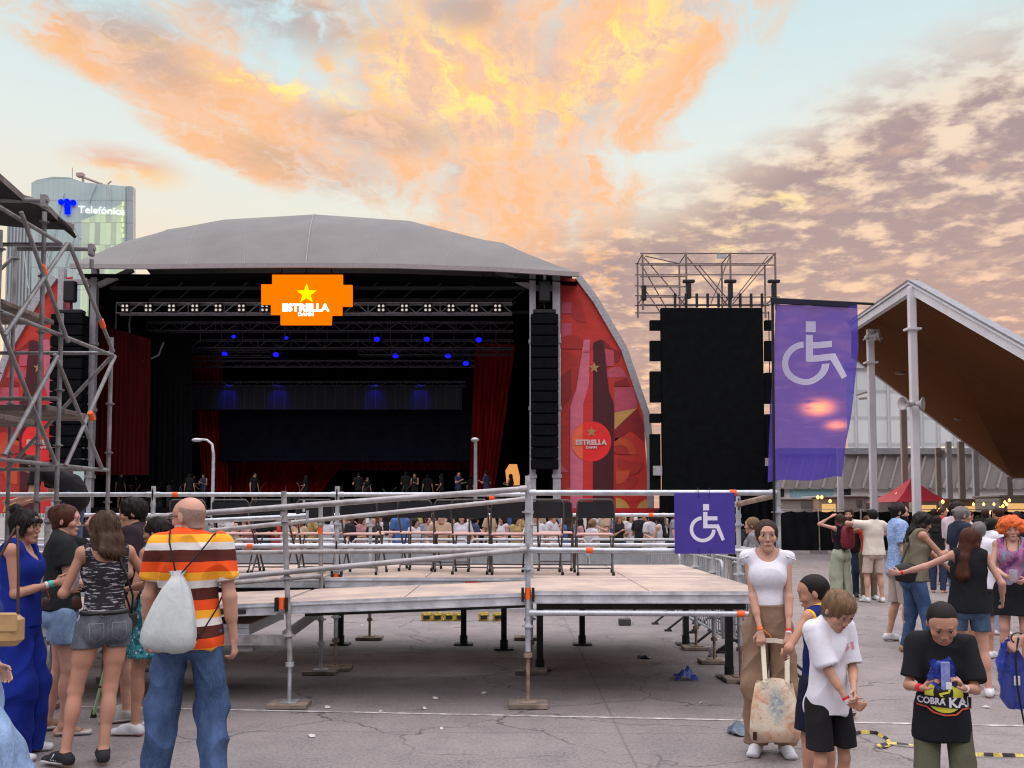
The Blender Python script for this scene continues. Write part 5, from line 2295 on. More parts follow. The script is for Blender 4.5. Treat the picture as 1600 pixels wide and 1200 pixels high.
def figure(label, loc, yaw, H=1.7, sex='f', child=False, h=.007, skin='tan', hair=('short', 'dark'), lean=(0, 0, 0), head=(0, 0, 0), hands=None, fdir=None,
           pnorm=None, curl=(28, 28), feet=None, fyaw=None, top=None, bottom=None, shoes=None, group=None, face=True, bulk=1.0, poles=None, beard=None, hip_shift=(0, 0, 0), fingers=True, legs_pole=None, name='person', hipdrop=0.0, cat='person'):
    """one person: a continuous body with hair, clothes, shoes and face details as children; returns (root, joints)"""
    s = H / 1.72
    fm = sex == 'f'
    if child:
        zhip, zsh, hh = .512 * H, .79 * H, H / 6.45
    else:
        zhip, zsh, hh = .530 * H, .815 * H, H / 7.45
    shw = (.168 if not fm else .146) * s * (1.0 if not child else .93) * (.5 + .5 * bulk)
    hipw = .088 * s
    g_ = bulk * s * (.90 if child else .945)
    hs = hh / .23
    # ---- skeleton
    pel = vec(*hip_shift) + vec(0, 0, zhip - hipdrop)
    C = rotm(*lean)
    waist = pel + vec(0, 0, .10 * s)
    def ch(x, y, z):
        return waist + C @ vec(x, y, z)
    zt = zsh - zhip - .10 * s
    shl = {1: ch(shw, -.005 * s, zt), -1: ch(-shw, -.005 * s, zt)}
    nb = ch(0, -.012 * s, zt + .025 * s)
    Hd = C @ rotm(*head)
    nt = nb + C @ vec(0, .012 * s, .055 * s)
    hc = nt + Hd @ vec(0, .018 * hs, .075 * hs)
    l1, l2 = (.172 * H, .148 * H) if not child else (.165 * H, .14 * H)
    t1, t2 = .242 * H, .238 * H
    if child:
        t1, t2 = .232 * H, .230 * H
    ank = .04 * H
    feet = feet or {1: (.10 * s, .0), -1: (-.10 * s, .02)}
    fyaw = fyaw or {1: -12, -1: 12}
    hands = hands or {}
    J = {}
    for sd in (1, -1):
        hj = pel + vec(sd * hipw, 0, -.02 * s)
        f = feet[sd]
        fz = ank + (f[2] if len(f) > 2 else 0)
        kn, an = ik(hj, vec(f[0], f[1] - .02 * s, fz), t1, t2, (legs_pole or {}).get(sd, (sd * .12, 1, 0)))
        J['hip', sd], J['knee', sd], J['ankle', sd] = hj, kn, an
        ht = hands.get(sd, (sd * (shw + .10 * s), .03 * s, zhip - .06 * s))
        el, wr = ik(shl[sd], vec(*ht), l1, l2, (poles or {}).get(sd, (sd * .35, -1, -.25)))
        J['sh', sd], J['elbow', sd], J['wrist', sd] = shl[sd], el, wr
    root = thing(name, label, cat, loc, R(yaw), group)
    sm = skin_mat('skin_' + skin, SKINS[skin])

    # ---- torso pieces, shared by body and clothes
    def torso(F, o=0.0, shoulders=True, k=.03):
        k = k * s
        hw, hd = ((.150, .108) if fm else (.142, .100))
        F.ec(pel + vec(0, -.004, -.035 * s), pel + vec(0, 0, .05 * s), hw * g_, (.138 if fm else .136) * g_, hd * g_, .098 * g_, k=k, o=o)
        ww = (.112 if fm else .130)
        if child:
            ww = .125
        F.ec(pel + vec(0, 0, .05 * s), waist + C @ vec(0, .004, .05 * s), .134 * g_, ww * g_, .095 * g_, (.086 if fm else .098) * g_, k=k, o=o)
        F.ec(waist + C @ vec(0, .004, .05 * s), ch(0, 0, zt - .10 * s), ww * g_, (.132 if fm else .150) * g_, .088 * g_, .104 * g_, side=C[:, 0], k=k, o=o)
        F.ec(ch(0, 0, zt - .13 * s), ch(0, -.008, zt - .045 * s), (.136 if fm else .155) * g_, (.118 if fm else .140) * g_, .102 * g_, .075 * g_, side=C[:, 0], k=k, o=o)
        if shoulders:
            F.ec(ch(-shw * .86, -.008, zt - .012 * s), ch(shw * .86, -.008, zt - .012 * s), .048 * g_, .048 * g_, k=k * 1.3, o=o)
            for sd in (1, -1):
                F.ec(ch(sd * shw * .8, -.015, zt), ch(sd * .03 * s, -.02, zt + .055 * s), .036 * g_, .034 * g_, k=k * 1.2, o=o * .7)
        for sd in (1, -1):
            F.ball(pel + vec(sd * .066 * s, -.055 * g_, -.05 * s), (.078 * g_, .075 * g_, .085 * g_), k=k, o=o)
            if fm and not child:
                F.ball(ch(sd * .062 * g_, .072 * g_, zt - .130 * s), (.060 * g_, .048 * g_, .062 * g_), k=k * 1.6, o=o * .6)

    lw = (.080 if fm else .078) * g_
    kn_r, calf_r, ank_r = .050 * g_, .050 * g_, .031 * s

    def leg(F, sd, o=0.0, o2=None, k=.025):
        o2 = o if o2 is None else o2
        hj, kn, an = J['hip', sd], J['knee', sd], J['ankle', sd]
        F.ec(hj + vec(0, 0, .0), kn, lw, kn_r, k=k * s, o=o)
        F.ec(hj, hj + (kn - hj) * .5, lw * 1.02, lw * .88, k=k * s, o=o)
        F.ec(kn, an, kn_r * .96, ank_r, k=k * s, o=o2)
        bk = nrm(np.cross(np.cross(kn - hj, an - kn) + vec(1e-4, 0, 0), an - kn))
        c = kn + (an - kn) * .30 + vec(0, -.014 * s, 0)
        F.ball(c, (calf_r, calf_r * .95, .10 * s), k=k * s, o=o2, up=tuple(kn - an))

    ar = (.0365 if fm else .0435) * g_

    def arm(F, sd, o=0.0, upto=9.0, k=.02):
        a, e, wv = J['sh', sd], J['elbow', sd], J['wrist', sd]
        F.ec(a, e, ar, ar * .84, k=k * s, o=o)
        F.ball(a, ar * 1.12, k=.03 * s, o=o)
        if upto > 1:
            F.ec(e, wv, ar * .84, ar * .56, ar * .84, ar * .50, k=k * s, o=o)
            F.ec(e, e + (wv - e) * .45, ar * .86, ar * .80, k=k * s, o=o)

    # ---- body
    B = Field()
    torso(B)
    for sd in (1, -1):
        leg(B, sd)
        arm(B, sd)
        fy = R(fyaw[sd])
        fd = vec(-math.sin(fy), math.cos(fy), 0)
        an = J['ankle', sd]
        lift = an[2] - ank
        tip = vec(an[0], an[1], lift) + fd * .165 * s + vec(0, 0, .016 * s)
        heel = vec(an[0], an[1], lift) - fd * .040 * s + vec(0, 0, .026 * s)
        sdv = np.cross(fd, vec(0, 0, 1))
        B.ec(heel, an, .028 * s, .032 * s, k=.02 * s)
        B.ec(heel, tip, .029 * s, .040 * s, .024 * s, .015 * s, side=sdv, k=.02 * s)
        B.ec(an, vec(*(heel + (tip - heel) * .6)), .030 * s, .026 * s, k=.02 * s)
        J['foot', sd] = (heel, tip, fd, sdv)
    B.ec(nb - C @ vec(0, 0, .04 * s), nt + Hd @ vec(0, -.004, .03 * hs), (.053 if fm else .060) * s * (.9 if child else 1), (.047 if fm else .056) * s * (.88 if child else 1), k=.03 * s)

    # ---- head
    def hp(x, y, z):
        return hc + Hd @ (vec(x, y, z) * hs)
    hx, hy, hz = Hd[:, 0], Hd[:, 1], Hd[:, 2]
    def cran(F, o=0.0, k=.02):
        F.ball(hp(0, -.012, .030), (.074 * hs, .093 * hs, .086 * hs), k=k, side=hx, up=hz, o=o)
    cran(B)
    cw = 1.0 if not child else 1.06
    B.ec(hp(0, .022, .03), hp(0, .034, -.070), .064 * hs * cw, (.040 if fm else .049) * hs * cw, .066 * hs, .046 * hs, side=hx, k=.025 * hs)
    B.ball(hp(0, .062, -.096), (.024 * hs, .020 * hs, .017 * hs), k=.018 * hs, side=hx, up=hz)
    for sd in (1, -1):
        B.ball(hp(sd * .040, .058, -.020), (.022 * hs * cw, .022 * hs, .022 * hs), k=.02 * hs, side=hx, up=hz)
        if face:
            B.ball(hp(sd * .031, .098, .010), (.019 * hs, .016 * hs, .0125 * hs), k=.012 * hs, op=-1, side=hx, up=hz)
        B.ball(hp(sd * .073, -.010, -.002), (.009 * hs, .017 * hs, .030 * hs), k=.008 * hs, side=tuple(hx + hy * (-.35 * sd)), up=hz)
    if face:
        B.ec(hp(-.030, .079, .034), hp(.030, .079, .034), .010 * hs, .010 * hs, k=.014 * hs)
        nl, nr = (.100, .84 if fm else 1.0) if not child else (.090, .82)
        B.ec(hp(0, .082, .014), hp(0, nl, -.025), .0068 * hs * nr, .0105 * hs * nr, k=.012 * hs)
        for sd in (1, -1):
            B.ball(hp(sd * (.0095 if fm else .011), .090, -.031), (.0072 if fm else .0085) * hs, k=.007 * hs)
            B.ball(hp(sd * .031, .0745, .010), (.014 * hs, .0115 * hs, .0105 * hs), k=.004 * hs, side=hx, up=hz)
        B.ec(hp(-.017, .080, -.0585), hp(.017, .080, -.0585), .0085 * hs, .0085 * hs, k=.012 * hs)

    # ---- hands
    for sd, cu in ((1, curl[0]), (-1, curl[1])):
        wv = J['wrist', sd]
        fo = nrm(wv - J['elbow', sd])
        fd = nrm(vec(*fdir[sd])) if fdir and sd in fdir else fo
        pn = vec(*pnorm[sd]) if pnorm and sd in pnorm else vec(-sd, .25, 0)
        pn = nrm(pn - fd * np.dot(pn, fd))
        ac = np.cross(fd, pn) * sd            # across the palm, towards the little finger for sd=1 -> fixed below
        th = vec(0, 1, .2)
        if np.dot(ac, th) < 0:
            ac = -ac                           # ac points to the thumb side (forwards / up)
        if fdir and sd in fdir and pnorm and sd in pnorm and len(pnorm[sd]) > 3:
            ac = ac * pnorm[sd][3]
        q = s * (.98 if not child else .92) * (.92 if fm else 1.0)
        palm0, palm1 = wv + fd * .012 * q, wv + fd * .082 * q
        B.ec(palm0, palm1, .027 * q, .038 * q, .016 * q, .0125 * q, side=ac, k=.012 * q)
        J['palm', sd] = wv + fd * .06 * q + pn * .02 * q
        J['hframe', sd] = (fd, pn, ac)
        if fingers:
            cr = R(cu)
            for i, (off, ln, rr) in enumerate(((.028, .072, .0088), (.0095, .080, .0090), (-.0095, .074, .0087), (-.027, .058, .0078))):
                p = wv + fd * (.080 - (.004 * i if i > 1 else 0)) * q + ac * off * q
                a_ = cr * .55 + R(2 * i)
                r_ = rr * q
                for seg, fr in enumerate((.45, .30, .25)):
                    dd = fd * math.cos(a_) + pn * math.sin(a_) + ac * (off * 1.4 if seg == 0 else 0)
                    p2 = p + dd * ln * fr * q
                    B.ec(p, p2, r_, r_ * .90, k=.0035 if seg else .010)
                    p, r_ = p2, r_ * .90
                    a_ += cr * (1.0 if seg == 0 else .75)
            p = wv + fd * .022 * q + ac * .026 * q + pn * .006 * q
            d1 = nrm(fd * .72 + ac * .62 + pn * .30)
            p2 = p + d1 * .040 * q
            B.ec(p, p2, .0125 * q, .0098 * q, k=.010)
            d2 = nrm(fd * .92 + ac * .12 + pn * (.30 + .004 * cu))
            B.ec(p2, p2 + d2 * .030 * q, .0095 * q, .0082 * q, k=.004)
        else:
            B.ec(palm1, palm1 + (fd + pn * .4) * .06 * q, .036 * q, .026 * q, .013 * q, .010 * q, side=ac, k=.012)
    V, F = B.mesh(h)
    body = link_obj('body', np_mesh('body', V, F, sm), root)

    def sub(name, V, F, m, parent=root):
        if not len(F):
            return None
        return link_obj(name, np_mesh(name, V, F, m), parent)

    # ---- face details
    if face:
        for sd in (1, -1):
            mb = MB()
            M_ = Matrix([list(map(float, r)) for r in Hd])
            c = Vector(map(float, hp(sd * .031, .0775, .0095)))
            mb.ell(c, (.0125 * hs, .0105 * hs, .0062 * hs), 12, 8, M_)
            e = mb.build('eye', M_EYE, root)
            mb = MB()
            c2 = Vector(map(float, hp(sd * .031, .0868, .0085)))
            mb.ell(c2, (.0058 * hs, .0025 * hs, .0056 * hs), 10, 6, M_)
            mb.build('iris', M_IRIS, e)
            mb = MB()
            pts = [Vector(map(float, hp(sd * x, y, z))) for x, y, z in ((.012, .0895, .030), (.024, .0905, .035), (.036, .0835, .036), (.047, .072, .030))]
            mb.path(pts, [.0022 * hs, .0034 * hs, .0030 * hs, .0015 * hs], 6)
            mb.build('eyebrow', hair_mat('brow_hair', (.022, .013, .009)), root)
            mb = MB()
            pts = [Vector(map(float, hp(sd * x, y, z))) for x, y, z in ((.018, .0845, .0125), (.031, .0893, .0165), (.044, .080, .0120))]
            mb.path(pts, .0016 * hs, 5)
            mb.build('eyelashes', M_IRIS, root)
        mb = MB()
        up_ = [Vector(map(float, hp(x, y, z))) for x, y, z in ((-.023, .0775, -.060), (-.012, .0895, -.0565), (0, .0915, -.0575), (.012, .0895, -.0565), (.023, .0775, -.060))]
        mb.path(up_, [.0012 * hs, .0033 * hs, .0034 * hs, .0033 * hs, .0012 * hs], 6)
        lo_ = [Vector(map(float, hp(x, y, z))) for x, y, z in ((-.020, .0785, -.0615), (0, .0900, -.0645), (.020, .0785, -.0615))]
        mb.path(lo_, [.0012 * hs, .0042 * hs, .0012 * hs], 6)
        mb.build('lips', M_LIPS[skin], root)

    # ---- hair
    st, hcname = hair[0], hair[1]
    if st != 'bald':
        hm = hair_mat('hair_' + hcname, HAIRS[hcname], (.16, .095, .05) if hcname == 'bob' else None)
        Hf = Field()
        dsp = strands(3, .0035 * hs)
        hv = max(h * .8, .0042)
        def fc(dep=.0, zc=-.045):
            """take the face and neck away"""
            Hf.ball(hp(0, .098 + dep, -.028), (.066 * hs, .060 * hs, .082 * hs), k=.012 * hs, op=-1, side=hx, up=hz)
        cuts = []
        def nape(z, tilt=.55):
            q = hp(0, -.05, z)
            cuts.append((q, tuple(-(hz + hy * tilt))))
        if st == 'buzz':
            cran(Hf, .006 * hs)
            Hf.ec(hp(0, -.03, -.01), hp(0, -.045, -.05), .062 * hs, .05 * hs, .055 * hs, .04 * hs, side=hx)
            fc(.01)
            nape(-.055, -.15)
            cuts.append((hp(0, .045, .045), tuple(hy - hz * .8)))
            dsp = None
        elif st == 'short':
            cran(Hf, .012 * hs)
            Hf.ball(hp(0, .012, .072), (.066 * hs, .075 * hs, .048 * hs), side=hx, up=hz)
            Hf.ec(hp(0, -.03, -.01), hp(0, -.05, -.055), .066 * hs, .05 * hs, .06 * hs, .04 * hs, side=hx)
            fc(.006)
            nape(-.068, -.15)
            dsp = strands(5, .004 * hs, 120)
        elif st in ('bob', 'long', 'longcurly', 'mid'):
            cran(Hf, .016 * hs)
            Hf.ball(hp(0, -.02, .05), (.078 * hs, .09 * hs, .075 * hs), side=hx, up=hz)
            zl = {'bob': -.16, 'mid': -.22, 'long': -.36, 'longcurly': -.27}[st]
            back_ = hp(0, -.085 if st != 'long' else -.10, zl * .5)
            down = C[:, 2] * 1.0
            end = back_ + (C @ vec(0, -.025 if st != 'long' else -.045, 0)) * hs + down * (zl * .5 * hs)
            wd = .088 if st != 'long' else .075
            Hf.ec(hp(0, -.050, .0), back_, .082 * hs, wd * hs, .062 * hs, .048 * hs, side=hx, k=.03 * hs)
            Hf.ec(back_, end, wd * hs, (wd + (.022 if st == 'bob' else .0)) * hs, .048 * hs, .050 * hs, side=hx, k=.03 * hs)
            for sd in (1, -1):
                e2 = hp(sd * .080, -.02, -.05) + down * ((zl + .06) * .8 * hs)
                Hf.ec(hp(sd * .060, .015, .05), hp(sd * .076, -.01, -.05), .028 * hs, .026 * hs, k=.02 * hs)
                Hf.ec(hp(sd * .076, -.01, -.05), e2, .028 * hs, (.030 if st == 'bob' else .02) * hs, k=.03 * hs)
            fc()
            if st == 'longcurly':
                rs = np.random.RandomState(len(label))
                for i in range(46):
                    a_ = rs.uniform(-2.4, 2.4)
                    zz_ = rs.uniform(zl, .07)
                    rr = .085 + rs.uniform(0, .025)
                    if abs(a_) > 1.9 and zz_ > -.09 and zz_ < .06:
                        continue
                    Hf.ball(hp(rr * math.sin(a_), -.03 - rr * math.cos(a_) * .8, zz_), .022 * hs, k=.014 * hs)
                fc()
                dsp = curls(7, .006 * hs, 85)
        elif st in ('bun', 'highbun', 'updo', 'curlybun'):
            cran(Hf, .010 * hs)
            Hf.ec(hp(0, -.03, -.0), hp(0, -.055, -.045), .066 * hs, .05 * hs, .06 * hs, .04 * hs, side=hx)
            if st == 'bun':
                Hf.ball(hp(0, -.115, .02), .038 * hs, k=.012)
            elif st == 'highbun':
                Hf.ball(hp(0, -.075, .115), (.042 * hs, .042 * hs, .038 * hs), k=.01)
            elif st == 'updo':
                Hf.ball(hp(0, -.080, .055), (.060 * hs, .050 * hs, .055 * hs), k=.02)
            else:
                rs = np.random.RandomState(4)
                for i in range(40):
                    v_ = nrm(rs.normal(size=3)) * .058
                    Hf.ball(hp(v_[0] * 1.2, -.125 + v_[1], .025 + v_[2]), .026 * hs, k=.014)
                dsp = curls(7, .005 * hs, 85)
            fc(.004)
            Hf.ball(hp(0, .108, .004), (.060 * hs, .058 * hs, .088 * hs), k=.012 * hs, op=-1, side=hx, up=hz)
            dsp = curls(7, .005 * hs, 85) if st == 'curlybun' else strands(3, .0018 * hs, 130)
            nape(-.075, -.2)
            if st in ('highbun',):      # fringe and loose sides
                for sd in (1, -1):
                    Hf.ec(hp(sd * .06, .03, .045), hp(sd * .072, .02, -.06), .018 * hs, .012 * hs, k=.02 * hs)
                Hf.ec(hp(-.048, .072, .040), hp(.048, .072, .040), .017 * hs, .017 * hs, k=.012 * hs)
                Hf.ec(hp(-.03, .082, .045), hp(.03, .082, .045), .018 * hs, .018 * hs, k=.012 * hs)
        elif st == 'afro':
            rs = np.random.RandomState(9)
            for i in range(120):
                v_ = nrm(rs.normal(size=3))
                if v_[2] < -.45 or (v_[1] > .55 and v_[2] < .35):
                    continue
                Hf.ball(hp(v_[0] * .105, -.01 + v_[1] * .10, .035 + v_[2] * .098), (.030 + .012 * rs.rand()) * hs, k=.016 * hs)
            cran(Hf, .02 * hs)
            Hf.ball(hp(0, .10, -.03), (.060 * hs, .06 * hs, .075 * hs), k=.012 * hs, op=-1, side=hx, up=hz)
            dsp = curls(2, .006 * hs, 110)
        elif st == 'stubble':
            cran(Hf, .0016 * hs)
            Hf.ec(hp(0, -.03, -.01), hp(0, -.045, -.06), .064 * hs, .052 * hs, .058 * hs, .045 * hs, side=hx)
            fc(.012)
            nape(-.062, -.15)
            cuts.append((hp(0, -.05, .052), tuple(hz - hy * .25)))
            dsp = None
        elif st == 'manbun':
            cran(Hf, .007 * hs)
            Hf.ec(hp(0, -.03, -.01), hp(0, -.05, -.055), .064 * hs, .05 * hs, .058 * hs, .04 * hs, side=hx)
            Hf.ball(hp(0, -.105, .06), .030 * hs, k=.012)
            fc(.004)
            nape(-.065, -.15)
        V, F = Hf.mesh(hv, cuts, dsp)
        ho = sub('hair', V, F, hm if st != 'stubble' else mat('grey_stubble', HAIRS['stubble'], .6, var=.25, scale=60))
        if h <= .0085 and st not in ('stubble',) and len(V):
            # loose strands that break up the outline
            rs = np.random.RandomState(len(label) + 7)
            N = vnormals(V, F)
            nst = 900 if h <= .0065 else 420
            if st in ('updo', 'bun'):
                nst = 160
            buzz = st == 'buzz'
            mb = MB()
            for i in rs.randint(0, len(V), nst):
                p, n_ = V[i], N[i]
                if np.dot(p - hp(0, .06, -.01), hy) > .035 * hs and np.dot(p - hc, hz) < .05 * hs:
                    continue
                gdir = nrm(vec(0, 0, -1.0) + hy * (-.35 if np.dot(p - hc, hy) < .03 else .25) + rs.normal(size=3) * .30)
                t_ = nrm(gdir - n_ * np.dot(gdir, n_))
                L = (.008 if buzz else {'short': .026, 'manbun': .022, 'afro': .03}.get(st, .050)) * hs * (.5 + rs.rand())
                lift = .30 if buzz or st == 'afro' else .14
                sd_ = np.cross(t_, n_) * (.0011 if buzz else .0018) * hs
                a_ = p - n_ * .001
                c1 = a_ + (t_ * .5 + n_ * lift * .5 + rs.normal(size=3) * .06) * L
                c2 = a_ + (t_ * 1.0 + n_ * lift * .55 + rs.normal(size=3) * .12) * L
                mb._add([tuple(map(float, q)) for q in (a_ - sd_, a_ + sd_, c1 + sd_ * .8, c1 - sd_ * .8, c2)], [(0, 1, 2, 3), (3, 2, 4)], True)
            so = mb.build('loose_strands', hm, root)
            so['kind'] = 'stuff'

    if beard:
        Q = Field()
        Q.ec(hp(0, .026, -.045), hp(0, .040, -.078), .062 * hs, .050 * hs, .062 * hs, .048 * hs, side=hx, k=.02 * hs, o=.003)
        Q.ball(hp(0, .066, -.100), (.030 * hs, .024 * hs, .024 * hs), k=.02 * hs, side=hx, up=hz)
        Q.ec(hp(-.024, .080, -.050), hp(.024, .080, -.050), .007 * hs, .007 * hs, k=.008 * hs)
        Q.ball(hp(0, .095, -.0605), (.018 * hs, .02 * hs, .008 * hs), k=.006 * hs, op=-1, side=hx, up=hz)
        V, F = Q.mesh(max(h * .8, .0042), [(hp(0, .02, -.042), tuple(hz * .9 + hy * .55))] if False else [(hp(0, .04, -.040), tuple(hz))], strands(8, .002 * hs, 160))
        sub('beard', V, F, hair_mat('beard_' + beard, HAIRS[beard] if beard != 'white' else (.42, .40, .38)))
    # ---- clothes
    for top in ([top] if isinstance(top, dict) else (top or [])):
        T_ = Field()
        lo_ = top.get('loose', .016)
        torso(T_, lo_, True, .045)
        hem = top.get('hem', -.06) * s + zhip - hipdrop
        if top.get('flare', 0):
            T_.ec(waist + vec(0, 0, .02), vec(pel[0], pel[1], hem - .03), .13 * g_ + lo_, .145 * g_ + lo_ + top['flare'], .095 * g_ + lo_, .11 * g_ + lo_ + top['flare'], k=.04)
        elif hem < pel[2] - .04 * s:
            T_.ec(pel, vec(pel[0], pel[1], hem - .03), .150 * g_ + lo_, .152 * g_ + lo_, .108 * g_ + lo_, .112 * g_ + lo_, k=.03)
        if top.get('drape', not fm):
            dw = top.get('dw', .0)
            T_.ec(ch(0, -.002, zt - .20 * s), vec(pel[0], pel[1], hem - .02), .148 * g_ + dw, .176 * g_ + lo_ + dw, .102 * g_, .126 * g_ + lo_, k=.04)
        sl = top.get('sleeve', 0)
        cuts = [((0, 0, hem), (0, 0, -1))] if not top.get('free') else []
        for sd in (1, -1):
            a, e, wv = J['sh', sd], J['elbow', sd], J['wrist', sd]
            if sl > 0:
                so_ = top.get('sloose', .018)
                if sl <= 1:
                    en = a + (e - a) * sl
                    d_ = nrm(e - a)
                    ctp = (en, d_)
                    T_.ec(a, a + (e - a) * sl * 1.3, ar * 1.05, ar * 1.04, k=.035, o=so_, cut=ctp)
                    T_.ec(a + (e - a) * .2, a + (e - a) * sl * 1.3, ar, ar * 1.0, k=.02, o=so_ + .006, cut=ctp)
                else:
                    T_.ec(a, e, ar, ar * .9, k=.03, o=so_)
                    T_.ec(e, e + (wv - e) * (sl - 1), ar * .86, ar * .62, k=.02, o=so_ * .8)
            elif sl < 0:      # cap sleeve
                T_.ball(a + vec(sd * .012 * s, 0, .004), ar * 1.0, k=.03, o=.012)
                cuts.append((a + (J['elbow', sd] - a) * .12, tuple(nrm(nrm(J['elbow', sd] - a) + vec(0, 0, -.6)))) if False else ((0, 0, hem), (0, 0, -1)))
        nk = top.get('neck', .068)
        nc = nb + C @ vec(0, .03 * s + top.get('scoop', 0) * .5, .045 * s - top.get('scoop', 0) * .4)
        T_.ball(nc, (nk * s * (.9 if child else 1), nk * s * 1.0 + top.get('scoop', 0), nk * s * .85 + top.get('scoop', 0)), k=.012, op=-1, side=C[:, 0], up=C[:, 2])
        if sl == 0 and top.get('tank'):
            for sd in (1, -1):
                hl_ = top.get('hole', 1.0)
                T_.ball(J['sh', sd] + C @ vec(sd * .03 * s, 0, -.03 * s), (.052 * s * hl_, .10 * s * hl_, .10 * s * hl_), k=.012, op=-1, side=C[:, 0], up=C[:, 2])
                if top.get('strap'):
                    T_.ball(ch(sd * .01, -.08 * s, zt + .03 * s), (.10 * s, .10 * s, .10 * s), k=.012, op=-1)
        V, F = T_.mesh(h, cuts, folds(top.get('seed', 1), top.get('fold', .006) * s, top.get('freq', 11)))
        J['shirt'] = sub(top.get('name', 'shirt'), V, F, top['mat'])
    if bottom:
        P_ = Field()
        lo_ = bottom.get('loose', .014)
        kind = bottom['kind']
        hem = bottom.get('hem', .06)
        P_.ec(pel + vec(0, -.004, -.035 * s), pel + vec(0, 0, .055 * s), .150 * g_ if fm else .142 * g_, .136 * g_, .108 * g_ if fm else .1 * g_, .097 * g_, k=.03, o=lo_)
        for sd in (1, -1):
            P_.ball(pel + vec(sd * .066 * s, -.055 * g_, -.05 * s), (.078 * g_, .075 * g_, .085 * g_), k=.03, o=lo_)
        if bottom.get('rise', 0) > .09:
            P_.ec(pel + vec(0, 0, .05 * s), waist + vec(0, .006, .06 * s), .136 * g_, .124 * g_, .098 * g_, .098 * g_, k=.03, o=lo_)
        top_z = pel[2] + bottom.get('rise', .075) * s
        cuts = [((0, 0, top_z), (0, 0, 1))]
        fl = bottom.get('flare', 0.0)
        if kind == 'skirt':
            P_.ec(pel + vec(0, 0, .02), vec(pel[0], pel[1], hem - .05), .145 * g_ + lo_, .165 * g_ + lo_ + fl, .105 * g_ + lo_, .125 * g_ + lo_ + fl, k=.03)
            for sd in (1, -1):
                P_.ec(J['hip', sd], J['hip', sd] + (J['knee', sd] - J['hip', sd]) * .6, lw, kn_r * 1.1, k=.05, o=lo_ + .01)
            cuts.append(((0, 0, hem), (0, 0, -1)))
        else:
            for sd in (1, -1):
                hj, kn, an = J['hip', sd], J['knee', sd], J['ankle', sd]
                if kind == 'shorts':
                    t_ = min(1.0, (hj[2] - hem + .05) / max(.01, hj[2] - kn[2]))
                    en = hj + (kn - hj) * t_
                    P_.ec(hj, en, lw * 1.0, lw * 1.0 + fl - lo_ * .2, k=.012, o=lo_ + .002)
                else:
                    rk = max(kn_r * 1.04, (lw + ank_r * 1.3 + fl) * .5 if fl > .02 else 0)
                    P_.ec(hj, kn, lw, rk, k=.03, o=lo_ + .004)
                    P_.ec(kn, an + vec(0, 0, -.03), rk, ank_r * 1.3 + fl, k=.05, o=lo_ + .004)
            cz = pel[2] - .115 * s
            mx_ = (J['hip', 1] + J['hip', -1]) / 2
            md_ = (J['knee', 1] + J['knee', -1]) / 2
            e2 = md_ if kind == 'shorts' else (J['ankle', 1] + J['ankle', -1]) / 2
            P_.ec((mx_[0], mx_[1], cz - .02), tuple(e2), .006, .030, .22, .22, k=.014, op=-1)
            cuts.append(((0, 0, hem), (0, 0, -1)))
        V, F = P_.mesh(h, cuts, folds(bottom.get('seed', 2), bottom.get('fold', .005) * s, bottom.get('freq', 10)))
        J['trousers'] = sub(bottom.get('name', kind), V, F, bottom['mat'])
    if shoes:
        for sd in (1, -1):
            heel, tip, fd, sdv = J['foot', sd]
            lift = J['ankle', sd][2] - ank
            S_ = Field()
            if shoes.get('kind') == 'sandal':
                S_.ec(heel + fd * .09 * s + vec(0, 0, .02), heel + fd * .15 * s + vec(0, 0, .0), .036 * s, .044 * s, .03 * s, .024 * s, side=sdv, k=.01)
            else:
                S_.ec(heel + vec(0, 0, .004), tip + vec(0, 0, .008 * s) + fd * .008, .033 * s, .043 * s, .034 * s, .025 * s, side=sdv, k=.02)
                S_.ec(heel + fd * .01 + vec(0, 0, .02 * s), J['ankle', sd] + vec(0, 0, -.002) + fd * .01, .040 * s, .042 * s, k=.02)
                S_.ec(J['ankle', sd] + fd * .02 - vec(0, 0, .01), heel + fd * .14 * s + vec(0, 0, .02), .038 * s, .034 * s, k=.03)
            V, F = S_.mesh(min(h, .006), [((0, 0, J['ankle', sd][2] + .022 * s), (0, 0, 1)), ((0, 0, lift + .012), (0, 0, -1))])
            so_ = sub('shoe', V, F, shoes['mat'])
            S2 = Field()
            S2.ec(heel, tip + fd * .008, .038 * s, .047 * s, .020, .020, side=sdv, k=.02)
            V, F = S2.mesh(min(h, .006), [((0, 0, lift + .030 * s), (0, 0, 1)), ((0, 0, lift + .002), (0, 0, -1))])
            sub('sole', V, F, shoes.get('sole', M_SOLEW), so_ or root)
            if shoes.get('stripes'):
                mb = MB()
                for sg in (1, -1):
                    for i in range(3):
                        c = heel + fd * (.075 + .022 * i) * s + sdv * sg * .0400 * s + vec(0, 0, .012)
                        c = Vector(map(float, c))
                        mb.bar(c + Vector((0, 0, -.004)), c + Vector((float(fd[0]) * -.018, float(fd[1]) * -.018, .036 * s)) - Vector(map(float, sdv)) * (sg * .008), .010, .006, tuple(map(float, sdv)))
                mb.build('stripe_mark', M_SHOEW, so_)
    J.update(pel=pel, waist=waist, C=C, Hd=Hd, hc=hc, hs=hs, s=s, ch=ch, hp=hp, zt=zt, shw=shw, root=root, g=g_, nb=nb, arm_r=ar)
    return root, J


def wv(root, p):
    """person space -> world"""
    c, s_ = math.cos(root.rotation_euler.z), math.sin(root.rotation_euler.z)
    return Vector((root.location.x + c * p[0] - s_ * p[1], root.location.y + s_ * p[0] + c * p[1], root.location.z + p[2]))


